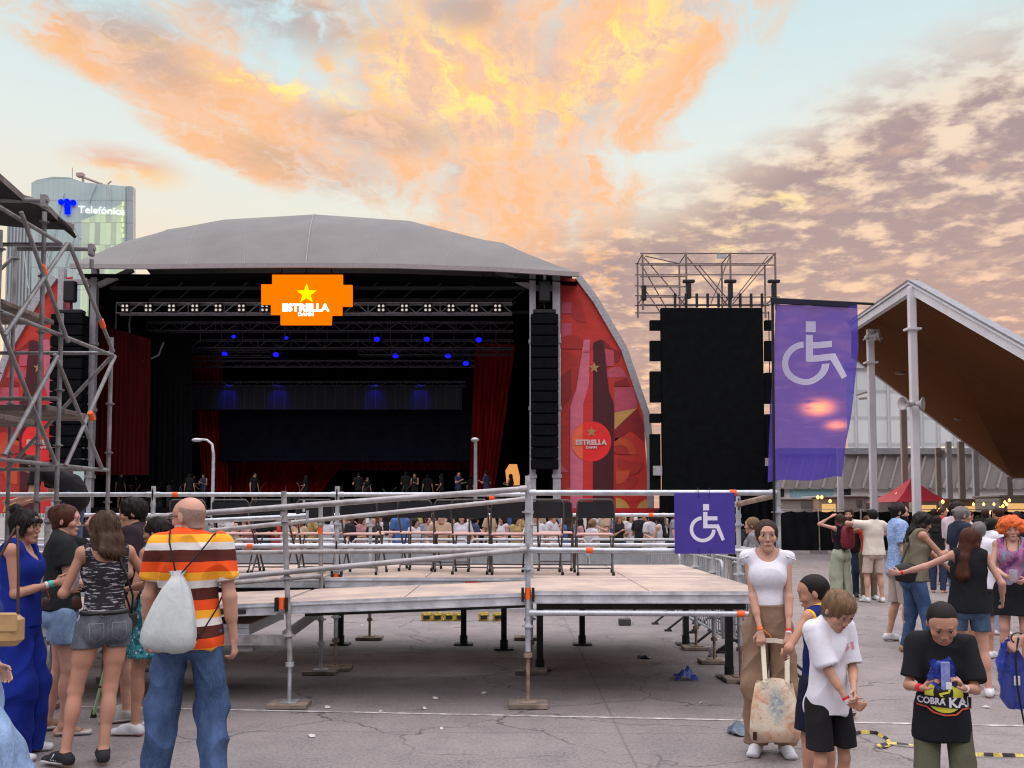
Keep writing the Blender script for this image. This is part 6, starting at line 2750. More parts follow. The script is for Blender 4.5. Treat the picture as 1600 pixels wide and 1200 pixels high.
def band(J, sd, t, m, w_=.022, extra=.004, name='wristband'):
    """band round the forearm; t = 0 at the elbow, 1 at the wrist"""
    e, wr = J['elbow', sd], J['wrist', sd]
    c = e + (wr - e) * t
    d_ = nrm(wr - e)
    r = J['arm_r'] * (.84 + (.54 - .84) * t) + extra
    mb = MB()
    a, b_ = Vector(map(float, c - d_ * w_ / 2)), Vector(map(float, c + d_ * w_ / 2))
    mb.tube(a, b_, r, n=16)
    return mb.build(name, m, J['root'])


def tubepart(J, name, pts, r, m, n=7):
    mb = MB()
    mb.path([Vector(map(float, p)) for p in pts], r, n)
    return mb.build(name, m, J['root'])
# ------------------------------------------------------------------ the people
from mathutils.bvhtree import BVHTree


def PL(px, d_):
    return ((px - 800) / 1400.0 * d_, d_, 0.0)


def HT(py, d_):
    return 1.7 + (800 - py) / 1400.0 * d_


M_TEALB = mat('teal_band', (.03, .50, .45), .5)
M_REDB = mat('red_band', (.62, .02, .03), .5)
M_ORB = mat('orange_band', (.85, .16, .03), .5)
M_WHB = mat('white_band', (.65, .65, .65), .5)
M_LEATHER = mat('brown_leather', (.055, .022, .015), .45, var=.4, bump=.2)
M_LEATHERB = mat('black_leather', (.012, .011, .011), .4, var=.3)
M_TANBAG = mat('tan_leather', (.42, .27, .12), .5, var=.25, bump=.2)
M_CORD = mat('black_cord', (.012, .010, .012), .7)
M_PLCUP = glass_mat('clear_plastic_cup', (.62, .60, .66), .42, .12)
M_BEER = glass_mat('amber_drink', (.62, .38, .08), .8, .1)

JEANS = denim_mat('mid_blue_denim', (.045, .085, .18), .6)
LJEANS = denim_mat('light_blue_denim', (.20, .30, .46), .4)
GDENIM = denim_mat('grey_denim', (.085, .095, .115), .5)


def cup(hand_pos, label, tilt=(0, 0), r=.040, hgt=.125, drink=False):
    p = Vector(hand_pos)
    o = Root('plastic_cup', label, 'cup', p, 'plastic cups held by people')
    mb = MB()
    M_ = Matrix.Rotation(R(tilt[0]), 3, 'X') @ Matrix.Rotation(R(tilt[1]), 3, 'Y')
    mb.lathe(p, [(r * .74, -hgt / 2), (r * .76, -hgt / 2 + .004), (r, hgt / 2 - .004), (r * 1.05, hgt / 2), (r * .97, hgt / 2 - .002), (r * .72, -hgt / 2 + .008)], 18, M_)
    o.part('cup_wall', mb, M_PLCUP)
    if drink:
        mb = MB()
        mb.lathe(p, [(r * .70, -hgt / 2 + .01), (r * .80, -hgt * .1), (.001, -hgt * .1 + .001)], 16, M_)
        o.part('drink', mb, M_BEER)


def surf_print(root, target, pieces, lift=.003):
    """flat artwork laid on the front (or back) of a garment: pieces = (name, material, [(verts2d, faces)...]); x = person's right, direction sign"""
    me = target.data
    bv = BVHTree.FromPolygons([v.co.copy() for v in me.vertices], [tuple(p.vertices) for p in me.polygons])
    for name, m, vs, fs, sgn, lf in pieces:
        out = []
        for x, z in vs:
            h_ = bv.ray_cast(Vector((x, sgn * 1.2, z)), Vector((0, -sgn, 0)))
            y = h_[0].y if h_[0] is not None else out[-1][1] if out else 0
            out.append((x, y + sgn * lf, z))
        mb = MB()
        mb._add(out, fs, True)
        mb.build(name, m, root)


def disc2d(cx, cz, rx, rz, n=28, m=6):
    vs = [(cx, cz)]
    for j in range(1, m + 1):
        for i in range(n):
            a = 2 * PI * i / n
            vs.append((cx + rx * j / m * math.cos(a), cz + rz * j / m * math.sin(a)))
    fs = [(0, 1 + (i + 1) % n, 1 + i) for i in range(n)]
    for j in range(m - 1):
        for i in range(n):
            a, b_ = 1 + j * n + i, 1 + j * n + (i + 1) % n
            fs.append((a, b_, b_ + n, a + n))
    return vs, fs


def strip2d(pts, w_, n=4):
    """ribbon along 2-D points"""
    P = []
    for i in range(len(pts) - 1):
        for k in range(n):
            t = k / n
            P.append((pts[i][0] + (pts[i + 1][0] - pts[i][0]) * t, pts[i][1] + (pts[i + 1][1] - pts[i][1]) * t))
    P.append(pts[-1])
    vs = []
    for i, p in enumerate(P):
        a, c = P[max(0, i - 1)], P[min(len(P) - 1, i + 1)]
        dx, dz = c[0] - a[0], c[1] - a[1]
        L = math.hypot(dx, dz) or 1
        vs += [(p[0] - dz / L * w_ / 2, p[1] + dx / L * w_ / 2), (p[0] + dz / L * w_ / 2, p[1] - dx / L * w_ / 2)]
    return vs, [(2 * i, 2 * i + 1, 2 * i + 3, 2 * i + 2) for i in range(len(P) - 1)]


def text2d(s, cx, cz, width, height, mirror=-1, bold=.03):
    vs, fs = text_geo(s, height, bold)
    xs, ys = [v[0] for v in vs], [v[1] for v in vs]
    return [(cx + mirror * ((x - (min(xs) + max(xs)) / 2) * width / (max(xs) - min(xs))), cz + (y - min(ys)) * height / (max(ys) - min(ys)) - height / 2) for x, y in vs], [tuple(f) for f in fs]


# ---- bald man in the striped polo shirt
m_, b_ = newmat('retro_striped_jersey')
x_, y_, z_ = b_.sep(b_.co())
wob = b_.mul(b_.sub(b_.noise(b_.co(), 5, 3), .5), .018)
u_ = b_.m('FRACT', b_.m('DIVIDE', b_.sub(1.628, b_.add(z_, wob)), .226))
c_ = b_.ramp(u_, [(0, (.80, .085, .015)), (.27, (.90, .40, .03)), (.49, (.68, .66, .62)), (.69, (.085, .020, .014))], 'CONSTANT')
n_ = b_.noise(b_.vscale(b_.co(), (1, 1, .5)), 14, 4, .6, .8)
b_.out(b_.principled(c_, .85, 0, .2, b_.bump(b_.add(n_, b_.mul(b_.noise(b_.co(), 240, 2), .1)), .35, .012)))
M_STRIPE = m_
man, J = figure('bald man in orange, yellow, white and brown striped shirt and blue jeans, seen from behind', PL(299, 5.5), 11, H=1.84, sex='m', h=.0055, skin='fair', hair=('stubble', 'stubble'),
                head=(54, 6, 0), lean=(0, -1, 1), hands={1: (.275, .03, .80), -1: (-.27, .14, .92)}, curl=(48, 40), feet={1: (.17, .02), -1: (-.19, .06)}, bulk=1.05, beard='white',
                top=dict(mat=M_STRIPE, sleeve=.62, sloose=.017, hem=-.085, loose=.016, neck=.066, fold=.016, seed=3, name='polo_shirt', dw=-.012),
                bottom=dict(kind='trousers', mat=JEANS, loose=.010, flare=.021, hem=.03, fold=.013, freq=13, name='jeans'), shoes=dict(mat=M_SHOEW))
mb = MB()
cpt = [J['nb'] + J['C'] @ vec(.062 * math.cos(t) * 1.08, .012 + .066 * math.sin(t), .022 - .018 * math.sin(t)) for t in np.linspace(0, 2 * PI, 25)[:-1]]
mb.path([Vector(map(float, p)) for p in cpt], .0085, 7, True)
mb.build('collar', cloth_mat('white_collar', (.68, .67, .65)), man)
for sd in (1, -1):
    a, e = J['sh', sd], J['elbow', sd]
    c = a + (e - a) * .60
    d0 = nrm(e - a)
    mb = MB()
    rr = J['arm_r'] * 1.03 + .024
    mb.lathe(Vector(map(float, c)), [(rr * .96, -.022), (rr, -.018), (rr, .022), (rr * .97, .026), (rr * .8, .022), (rr * .8, -.02)], 20, Vector(map(float, d0)).to_track_quat('Z', 'Y').to_matrix())
    mb.build('sleeve_cuff', cloth_mat('white_collar', (.68, .67, .65)), man)
gm = mat('tortoise_frame', (.05, .022, .008), .3, var=.6, scale=40)
hp = J['hp']
mb = MB()
for sd in (1, -1):
    cpt = [hp(sd * (.034 + .024 * math.cos(t)), .102 - .010 * abs(math.cos(t)), .010 + .019 * math.sin(t)) for t in np.linspace(0, 2 * PI, 17)[:-1]]
    mb.path([Vector(map(float, p)) for p in cpt], .0026, 6, True)
    mb.path([Vector(map(float, hp(sd * .058, .092, .014))), Vector(map(float, hp(sd * .075, .03, .014))), Vector(map(float, hp(sd * .077, -.012, .008)))], .0028, 6)
mb.path([Vector(map(float, hp(-.010, .103, .014))), Vector(map(float, hp(.010, .103, .014)))], .0026, 6)
mb.build('glasses', gm, man)
# drawstring bag on his back
M_BAGC = cloth_mat('pale_grey_cotton', (.52, .57, .56), .15, .5)
DB = thing('drawstring_bag', 'pale grey drawstring bag hanging by black cords on the bald man', 'bag', wv(man, (-.05, -.16, .95)))
ob = DB.location


def bagpt(x, y, z):
    return wv(man, (x, y, z)) - ob


mb = MB()
rings = []
nr = 40
for j, (cx, cy, z, w_, t_) in enumerate(((-.045, -.155, 1.352, .045, .018), (-.045, -.158, 1.325, .030, .018), (-.045, -.165, 1.305, .040, .030), (-.050, -.175, 1.25, .075, .048), (-.060, -.188, 1.17, .108, .066), (-.070, -.198, 1.08, .135, .082), (-.078, -.202, 1.00, .152, .090), (-.082, -.200, .94, .156, .090), (-.082, -.195, .905, .140, .075), (-.082, -.19, .885, .09, .045), (-.082, -.19, .880, .03, .02))):
    rg = []
    pl_ = max(0, 1 - j / 7.5)
    for i in range(nr):
        t = 2 * PI * i / nr
        q = 1 + .16 * pl_ * math.sin(9 * t + .6 * math.sin(3 * t)) + .03 * math.sin(5 * t + j * .8)
        sq = (abs(math.cos(t)) ** .75 * (1 if math.cos(t) > 0 else -1), abs(math.sin(t)) ** .75 * (1 if math.sin(t) > 0 else -1))
        skew = -.10 * (1.3 - z) * sq[0] * .25
        rg.append(bagpt(cx + w_ * q * sq[0], cy + t_ * q * sq[1], z + skew))
    rings.append(rg)
mb.loft(rings, True, True)
mb.build('bag', M_BAGC, DB)
for sd, pts in ((1, [(-.04, -.165, 1.315), (.03, -.165, 1.40), (.11, -.150, 1.50), (.150, -.10, 1.565), (.155, -.03, 1.57)]), (-1, [(-.05, -.165, 1.315), (-.07, -.165, 1.42), (-.095, -.150, 1.52), (-.105, -.09, 1.58), (-.11, -.02, 1.59)])):
    mb = MB()
    mb.path([bagpt(*p) for p in pts], .0052, 6)
    mb.build('cord', M_CORD, DB)
mb = MB()
mb.path([bagpt(*p) for p in ((.058, -.19, .925), (.12, -.165, 1.02), (.175, -.10, 1.12), (.19, -.0, 1.18))], .005, 6)
mb.build('cord', M_CORD, DB)

# ---- woman with bob hair
m_, b_ = newmat('black_patterned_top')
v_ = b_.co()
nn = b_.noise(b_.vscale(v_, (1.0, 1.0, 7.0)), 12, 3, .6, .3)
b_.out(b_.principled(b_.mix(b_.ss(nn, .56, .62), (.022, .022, .028), (.42, .42, .44)), .85, 0, .2))
bob, J = figure('woman with shoulder length brown bob, dark patterned camisole and grey denim shorts', PL(168, 6.25), 36, H=1.745, sex='f', h=.0055, skin='tan', hair=('bob', 'bob'), head=(25, 4, 0), lean=(0, 2, 0),
                hands={1: (.17, .27, 1.13), -1: (-.16, .30, 1.15)}, poles={1: (.9, -.8, -.1), -1: (-.5, -1, -.3)}, feet={1: (-.02, -.13), -1: (-.24, -.05)}, fyaw={1: -8, -1: 28}, hip_shift=(0, 0, 0), bulk=1.0, curl=(40, 40),
                top=dict(mat=m_, sleeve=0, tank=True, strap=True, hem=.055, loose=.008, neck=.085, scoop=.06, name='camisole', fold=.004),
                bottom=dict(kind='shorts', mat=GDENIM, loose=.013, hem=.775, fold=.004, name='shorts', rise=.10), shoes=dict(mat=mat('black_suede', (.018, .018, .022), .8), stripes=True))
mb = MB()
C, ch, zt, s = J['C'], J['ch'], J['zt'], J['s']
cpt = [J['pel'] + vec(.154 * J['g'] * math.cos(t), .112 * J['g'] * math.sin(t), .085) for t in np.linspace(0, 2 * PI, 33)[:-1]]
mb.path([Vector(map(float, p)) for p in cpt], .015, 6, True)
mb.build('belt', M_LEATHERB, bob)
for sd in (1, -1):
    tubepart(J, 'shoulder_strap', [ch(sd * .095, -.088, zt - .13), ch(sd * .10, -.05, zt + .005), ch(sd * .10, .0, zt + .045), ch(sd * .09, .07, zt - .01), ch(sd * .07, .118, zt - .09)], .0045, M_CORD, 6)
M_THREAD = mat('pale_denim_thread', (.20, .21, .23), .8)
pcs = []
pz = J['pel'][2] - .035
for cx in (-.072, .072):
    for pts in ([(cx - .045, pz + .055), (cx - .042, pz - .040), (cx, pz - .065), (cx + .042, pz - .040), (cx + .045, pz + .055)], [(cx - .045, pz + .055), (cx + .045, pz + .055)]):
        vs, fs = strip2d(pts, .0035, 4)
        pcs.append(('pocket_seam', M_THREAD, vs, fs, -1, .0025))
vs, fs = strip2d([(0, pz + .08), (0, pz - .07)], .003, 6)
pcs.append(('centre_seam', M_THREAD, vs, fs, -1, .0025))
surf_print(bob, J['trousers'], pcs)
SB = thing('shoulder_bag', 'small black shoulder bag on long strap worn by the woman with brown bob', 'bag', wv(bob, (.19, .10, .93)))
mb = MB()
q = lambda x, y, z: wv(bob, (x, y, z)) - SB.location
mb.path([q(.20, .09, .98), q(.165, -.085, 1.12), q(.115, -.115, 1.25), q(.075, -.09, 1.37), q(.065, -.04, 1.44), q(.065, .03, 1.44), q(.10, .125, 1.30), q(.17, .14, 1.1), q(.21, .14, .98)], .0075, 6)
mb.build('strap', M_LEATHERB, SB)
mb = MB()
mb.rbox(-.03, -.07, -.06, .03, .08, .06, .02)
mb.build('pouch', M_LEATHERB, SB)

# ---- woman in royal blue jumpsuit
M_ROYAL = cloth_mat('royal_blue_cloth', (.006, .022, .24), .25, .4)
blue, J = figure('woman in long royal blue jumpsuit with dark fringe and bun, facing right', PL(36, 6.35), -84, H=1.765, sex='f', h=.0055, skin='tan', hair=('highbun', 'dark'), head=(-6, 4, 0), bulk=1.0,
                 hands={1: (.02, .25, 1.205), -1: (-.03, .23, 1.20)}, fdir={1: (-.15, .95, .1), -1: (.3, .9, .05)}, pnorm={1: (-1, .1, .0), -1: (1, 0, -.1)}, poles={1: (.5, -.8, -.8), -1: (-.5, -.8, -.8)}, curl=(38, 30), feet={1: (.12, .02), -1: (-.11, .02)},
                 top=dict(mat=M_ROYAL, sleeve=0, tank=True, strap=True, hem=-.03, loose=.016, neck=.085, scoop=.07, name='jumpsuit_top', fold=.006, drape=True),
                 bottom=dict(kind='trousers', mat=M_ROYAL, loose=.022, flare=.07, hem=.025, fold=.012, freq=14, name='jumpsuit_legs', rise=.14), shoes=dict(mat=M_SHOEW))
for sd in (1, -1):
    tubepart(J, 'shoulder_strap', [J['ch'](sd * .10, -.10, J['zt'] - .13), J['ch'](sd * .105, -.05, J['zt'] + .02), J['ch'](sd * .10, .02, J['zt'] + .045), J['ch'](sd * .085, .10, J['zt'] - .05)], .009, M_ROYAL, 6)
for sd in (1, -1):
    band(J, sd, .86, M_TEALB, .024)
    band(J, sd, .76, M_WHB if sd == 1 else M_REDB, .016)
mb = MB()
e_, w_ = J['elbow', 1], J['wrist', 1]
p = e_ + (w_ - e_) * .76
mb.bar(Vector(map(float, p - vec(0, 0, .02))), Vector(map(float, p - vec(.01, -.02, .10))), .012, .003)
mb.build('band_tail', M_REDB, blue)
cup(wv(blue, J['palm', 1] + vec(-.01, .055, .015)), 'clear plastic cup in the hands of the woman in blue', (0, 4), .042, .13)

# ---- woman in dark tee with waist bag
M_DGREEN = cloth_mat('charcoal_green_cotton', (.020, .024, .024), .2, .4)
tee, J = figure('woman with short auburn hair, charcoal tee and denim shorts, holding out one hand', PL(100, 7.0), -62, H=1.80, sex='f', h=.006, skin='fair', hair=('updo', 'auburn'), head=(-18, 2, 0),
                hands={1: (.06, .28, 1.14), -1: (-.05, .17, 1.60)}, fdir={-1: (.2, .75, .5)}, pnorm={-1: (.4, -.1, .9)}, poles={1: (.6, -1, -.5), -1: (-.6, -.3, -1)}, curl=(35, 14), feet={1: (.11, .06), -1: (-.12, -.05)},
                top=dict(mat=M_DGREEN, sleeve=.55, hem=-.0, loose=.022, neck=.075, fold=.008, seed=8, drape=True), bottom=dict(kind='shorts', mat=LJEANS, loose=.022, fl=.01, hem=.70, name='shorts', fold=.005), shoes=dict(kind='sandal', mat=mat('tan_sandal', (.34, .20, .13), .6)))
band(J, 1, .84, M_TEALB, .024)
WB = thing('waist_bag', 'brown leather waist bag on the woman in charcoal tee', 'bag', wv(tee, (.12, .08, 1.02)))
mb = MB()
q = lambda x, y, z: wv(tee, (x, y, z)) - WB.location
rings = []
for k, (z, sc_) in enumerate(((.92, .35), (.935, .8), (.98, 1.05), (1.04, 1.0), (1.075, .7), (1.085, .3))):
    rings.append([q(.115 + .055 * sc_ * math.cos(t), .03 + .135 * sc_ * math.sin(t) - .03, z) for t in np.linspace(0, 2 * PI, 21)[:-1]])
mb.loft(rings)
mb.build('pouch', M_LEATHER, WB)
mb = MB()
mb.path([q(.165 * math.cos(t), .125 * math.sin(t), 1.05 + .04 * math.cos(t)) for t in np.linspace(0, 2 * PI, 25)[:-1]], .012, 6, True)
mb.build('belt', M_LEATHERB, WB)

# ---- dark haired man and the curly haired woman behind them
man2, J = figure('man with short black hair in dark shirt, behind the bob haired woman', PL(214, 7.5), 98, H=1.865, sex='m', h=.0065, skin='olive', hair=('short', 'dark'), head=(8, 6, 0),
                 hands={1: (.20, .22, 1.02), -1: (-.22, .18, 1.0)}, feet={1: (.12, .05), -1: (-.14, .02)}, top=dict(mat=cloth_mat('dark_plum_cotton', (.030, .018, .024)), sleeve=.6, hem=-.08, loose=.02, seed=5, fold=.008),
                 bottom=dict(kind='shorts', mat=JEANS, loose=.025, hem=.56, name='shorts'), shoes=dict(mat=mat('pale_grey_trainer', (.42, .40, .38), .6, var=.3)))
band(J, -1, .9, M_LEATHERB, .03, .006, 'watch')
m_, b_ = newmat('teal_flower_print')
v_ = b_.co()
f1 = b_.vor(v_, 34)
f2 = b_.noise(v_, 26, 3, .6)
c_ = b_.mix(b_.ss(f2, .44, .54), (.012, .10, .13), (.05, .27, .30))
c_ = b_.mix(b_.ss(f1, .26, .2), c_, (.50, .55, .55))
b_.out(b_.principled(c_, .85, 0, .2))
M_TEALF = m_
curly, J = figure('woman with dark curly bun and teal flower print dress standing beside the bald man', PL(250, 7.0), 70, H=1.70, sex='f', h=.0065, skin='tan', hair=('curlybun', 'dark'), head=(18, 3, 0),
                  hands={1: (.24, .12, .84), -1: (-.24, .14, .84)}, feet={1: (.10, .06), -1: (-.12, .10)}, curl=(60, 60), top=dict(mat=M_TEALF, sleeve=0, tank=True, strap=True, hem=-.04, loose=.012, neck=.085, scoop=.05, name='dress_top'),
                  bottom=dict(kind='skirt', mat=M_TEALF, hem=.60, loose=.02, flare=.05, fold=.012, freq=16, name='dress_skirt', rise=.12), shoes=dict(mat=M_SHOEW))
M_CRUTCH = mat('pale_neon_green_tube', (.50, .80, .40), .45, var=.06)
for i, (pa, pb, d_, lab) in enumerate((((210, 1136), (219, 985), 6.95, 'pale green crutch beside the white shoe of the woman in teal dress'), ((146, 1121), (172, 1010), 7.15, 'pale green crutch standing behind the legs of the woman with brown bob'))):
    a, c = gnd(pa[0], pa[1]), at(pb[0], pb[1], d_)
    a.z = .02
    K = Root('crutch', lab, 'crutch', (a.x, a.y, 0), 'pair of pale green crutches')
    d0 = (c - a).normalized()
    mb = MB()
    mb.tube(a, a + d0 * .92, .0115, n=10)
    K.part('shaft', mb, M_CRUTCH)
    mb = MB()
    mb.lathe((a.x, a.y, 0), [(.024, .0), (.026, .012), (.018, .03), (.015, .06)], 12)
    K.part('rubber_foot', mb, M_FOOT)
    mb = MB()
    for t in (.33, .62):
        mb.tube(a + d0 * t, a + d0 * (t + .018), .0135, n=10)
    K.part('black_ring', mb, M_CORD)
    mb = MB()
    g0 = a + d0 * .90
    mb.tube(g0, g0 + Vector((-.03, .10, .01)), .015, n=8)
    K.part('handle', mb, M_FOOT)
    mb = MB()
    mb.path([a + d0 * .90, a + d0 * 1.12 + Vector((.01, -.03, 0))], .011, 8)
    K.part('forearm_bar', mb, M_CRUTCH)

# ---- person bending over the rail at the far left
bend, J = figure('person in black tee and jeans bending far over on the platform at the left', (-5.05, 10.35, DECK), 92, H=1.72, sex='m', h=.008, skin='fair', hair=('short', 'brown'), lean=(0, 66, 0), head=(0, -10, 0), face=False,
                 hands={1: (.18, .62, .82), -1: (-.18, .62, .82)}, top=dict(mat=cloth_mat('plain_black_cotton', (.012, .012, .014), .2, .4), sleeve=.6, free=True, loose=.018, neck=.07), bottom=dict(kind='trousers', mat=JEANS, hem=.05, name='jeans'), shoes=dict(mat=M_SHOEW))
# ---- passer-by cut by the left edge
edge, J = figure('person in wide pale jeans walking at the very left edge, mostly out of frame', PL(-42, 4.75), -96, H=1.66, sex='f', h=.007, skin='fair', hair=('long', 'brown'), feet={1: (.09, .42), -1: (-.08, -.30, .08)}, hipdrop=.06,
                 hands={1: (.17, .10, 1.02), -1: (-.22, .02, .86)}, top=dict(mat=cloth_mat('deep_blue_cotton', (.02, .04, .20)), sleeve=.5, hem=-.05, loose=.016), bottom=dict(kind='trousers', mat=LJEANS, loose=.03, flare=.10, hem=.04, fold=.012, freq=14, name='jeans'), shoes=dict(mat=M_SHOEW))
TB = Root('handbag', 'tan leather handbag on the passer by at the left edge', 'bag', at(8, 985, 4.45))
mb = MB()
p = at(8, 985, 4.45)
mb.rbox(p.x - .09, p.y - .05, p.z - .075, p.x + .085, p.y + .05, p.z + .085, .03)
TB.part('bag_body', mb, M_TANBAG)
mb = MB()
mb.rbox(p.x - .092, p.y - .058, p.z + .0, p.x + .087, p.y - .048, p.z + .088, .004)
TB.part('flap', mb, M_TANBAG)
mb = MB()
mb.path([p + Vector(v) for v in ((-.07, 0, .08), (-.06, .03, .35), (-.02, .10, .50))], .007, 6)
mb.path([p + Vector(v) for v in ((.06, 0, .08), (.04, .03, .30), (-.01, .10, .50))], .007, 6)
TB.part('strap', mb, M_LEATHER)

# ---- woman in white top with cloth bag
M_WTOP = cloth_mat('white_cotton', (.72, .72, .78), .08, .35)
M_BEIGE = cloth_mat('beige_brown_linen', (.27, .175, .115), .18, .4)
wh, J = figure('woman in white cap sleeved top and wide beige trousers holding cloth bag with both hands', PL(1197, 6.47), 166, H=1.685, sex='f', h=.005, skin='fair', hair=('updo', 'brown'), head=(3, 0, 2), bulk=.90,
               hands={1: (.055, .165, .845), -1: (-.13, .165, .845)}, fdir={1: (-.05, .30, -.95), -1: (.05, .30, -.95)}, pnorm={1: (0, -1, -.3), -1: (0, -1, -.3)}, curl=(55, 55), feet={1: (.09, .05), -1: (-.10, .04)},
               top=dict(mat=M_WTOP, sleeve=-1, hem=.055, loose=.010, neck=.085, scoop=.025, name='top', fold=.006, seed=6), bottom=dict(kind='trousers', mat=M_BEIGE, loose=.020, flare=.022, hem=.07, fold=.012, freq=15, rise=.15, name='trousers'), shoes=dict(mat=M_SHOEW))
band(J, 1, .93, M_ORB, .024)
band(J, -1, .93, M_REDB, .018)
band(J, -1, .99, M_WHB, .012)
tubepart(J, 'band_tail', [J['wrist', 1] + vec(-.02, .01, .01), J['wrist', 1] + vec(-.06, .03, -.02), J['wrist', 1] + vec(-.075, .03, -.045)], .003, M_ORB, 5)
for sd in (1, -1):
    a = J['sh', sd]
    mb = MB()
    rings = []
    for k in range(5):
        t = k / 4
        rg = []
        for i in range(15):
            an = PI * (.02 + .96 * i / 14)
            rr = J['arm_r'] + .010 + .016 * t + .005 * math.sin(i * 2.1) * t
            rg.append((float(a[0]) + sd * (-.01 + rr * math.sin(an) * (.75 + .5 * t)), float(a[1]) + rr * 1.15 * math.cos(an), float(a[2]) + .050 - .065 * t * math.sin(an) - .035 * (1 - math.sin(an))))
        rings.append(rg)
    mb.grid(rings)
    mb.build('cap_sleeve', M_WTOP, wh)
m_, b_ = newmat('flowered_cotton_print')
v_ = b_.co()
n1, n2, n3 = b_.noise(v_, 7, 5, .7, .8), b_.noise(v_, 11, 5, .65, 1.2), b_.noise(v_, 26, 4, .7)
c_ = b_.mix(b_.ss(n1, .46, .68), (.68, .60, .46), (.58, .28, .16))
c_ = b_.mix(b_.mul(b_.ss(n2, .54, .66), .6), c_, (.60, .44, .20))
x_, y_, z_ = b_.sep(v_)
ctr = b_.ss(b_.m('SQRT', b_.add(b_.m('POWER', b_.m('DIVIDE', x_, .075), 2.0), b_.m('POWER', b_.m('DIVIDE', b_.sub(z_, .25), .15), 2.0))), 1.1, .3)
c_ = b_.mix(b_.mul(ctr, .85), c_, b_.mix(b_.ss(n3, .42, .56), (.55, .58, .48), (.22, .32, .40)))
c_ = b_.mix(b_.mul(b_.ss(n3, .56, .66), .5), c_, (.42, .13, .07))
c_ = b_.mix(b_.mul(b_.ss(z_, .10, .06), .5), c_, (.34, .15, .10))
b_.out(b_.principled(c_, .85, 0, .2, b_.bump(b_.noise(v_, 14, 4, .6, .8), .4, .012)))
M_TOTE = m_
M_CREAMC = cloth_mat('cream_cotton', (.66, .60, .46), .1)
tp = at(1211, 1158, 6.22)
tp.z = max(tp.z, .035)
TO = Root('tote_bag', 'cream cloth bag with peach flower print held by the woman in white', 'bag', tp)
mb = MB()
rings = []
nr = 44
for j, (z, w_, t_) in enumerate(((0, .150, .052), (.015, .165, .062), (.06, .172, .066), (.15, .168, .060), (.25, .155, .050), (.34, .138, .038), (.40, .128, .026), (.415, .124, .022))):
    rg = []
    for i in range(nr):
        t = 2 * PI * i / nr
        cx = abs(math.cos(t)) ** .55 * (1 if math.cos(t) > 0 else -1)
        cy = abs(math.sin(t)) ** .8 * (1 if math.sin(t) > 0 else -1)
        wv_ = 1 + .05 * math.sin(7 * t + j * .9) * (j / 7)
        sag = -.035 * (cx ** 2 - .4) * (j / 7) if j > 4 else 0
        rg.append(tp + Vector((cx * w_, cy * t_ * wv_ + .006 * math.sin(5 * t + j), z + sag + .004 * math.sin(3 * t + j))))
    rings.append(rg)
mb.loft(rings, False, True)
mb._add(rings[0], [tuple(reversed(range(nr)))])
TO.part('bag_body', mb, M_TOTE)
mb = MB()
side_ = 0
if 0:
  side = [tp + Vector((-.176 + .02 * t, -.02, .02 + .36 * t)) for t in (0, .33, .66, 1)]
hr, hl = wv(wh, J['palm', 1]), wv(wh, J['palm', -1])
for dy, off in ((-.028, 0), (.022, .012)):
    mb = MB()
    P = [tp + Vector((-.075 + off, dy, .36)), tp + Vector((-.068 + off, dy, .40)), hr + Vector((.012, dy * .25, -.045)), hr + Vector((.018, dy * .2, -.010)), hr.lerp(hl, .5) + Vector((0, dy * .2, -.004)), hl + Vector((-.018, dy * .2, -.010)), hl + Vector((-.010, dy * .25, -.045)), tp + Vector((.082 + off, dy, .40)), tp + Vector((.088 + off, dy, .36))]
    for i in range(len(P) - 1):
        mb.bar(P[i], P[i + 1], .030, .005, (0, -1, .02))
    TO.part('handle', mb, M_CREAMC)
mb = MB()
mb.box(tp.x - .165, tp.y - .058, .02 + tp.z, tp.x - .140, tp.y - .052, tp.z + .075)
TO.part('label_patch', mb, M_LEATHER)

# ---- boy in white tee
M_WTEE = cloth_mat('bright_white_cotton', (.74, .74, .80), .08, .4)
M_BSH = cloth_mat('black_jersey', (.014, .014, .016), .25, .4)
b1, J = figure('boy with light brown hair, white tee and black shorts looking down at his hands', PL(1287, 4.95), -156, H=1.345, bulk=.86, sex='m', child=True, h=.0045, skin='olive', hair=('short', 'light'), head=(0, 30, 0), lean=(0, 6, 0),
               hands={1: (.03, .19, .690), -1: (.0, .19, .755)}, fdir={1: (-.55, .8, -.15), -1: (.5, .75, -.55)}, pnorm={1: (-.7, -.5, .1), -1: (.8, -.4, -.2)}, curl=(62, 50), poles={1: (.8, -.7, -.5), -1: (-.8, -.6, -.5)}, feet={1: (.10, .02), -1: (-.10, .0)},
               top=dict(mat=M_WTEE, sleeve=.82, sloose=.018, hem=-.10, loose=.012, neck=.07, fold=.016, seed=12, dw=.006), bottom=dict(kind='shorts', mat=M_BSH, loose=.016, hem=.43, fold=.007, name='shorts', flare=.012, rise=.08), shoes=dict(mat=mat('red_trainer', (.45, .03, .03), .6)))
band(J, 1, .88, M_REDB, .030, .005)
band(J, 1, .93, M_WHB, .022, .0065)
M_PK = mat('rose_print', (.62, .28, .30), .6)
pcs = []
for i, (x, z, w_, h_) in enumerate(((-.035, .985, .016, .028), (-.062, .990, .018, .022), (-.092, .992, .018, .030), (-.052, 1.008, .03, .010), (-.09, 1.012, .026, .012))):
    vs, fs = disc2d(x, z - .02, w_ * .5, h_ * .5, 12, 2)
    pcs.append(('shirt_print', M_PK, vs, fs, 1, .003))
surf_print(b1, J['shirt'], pcs)

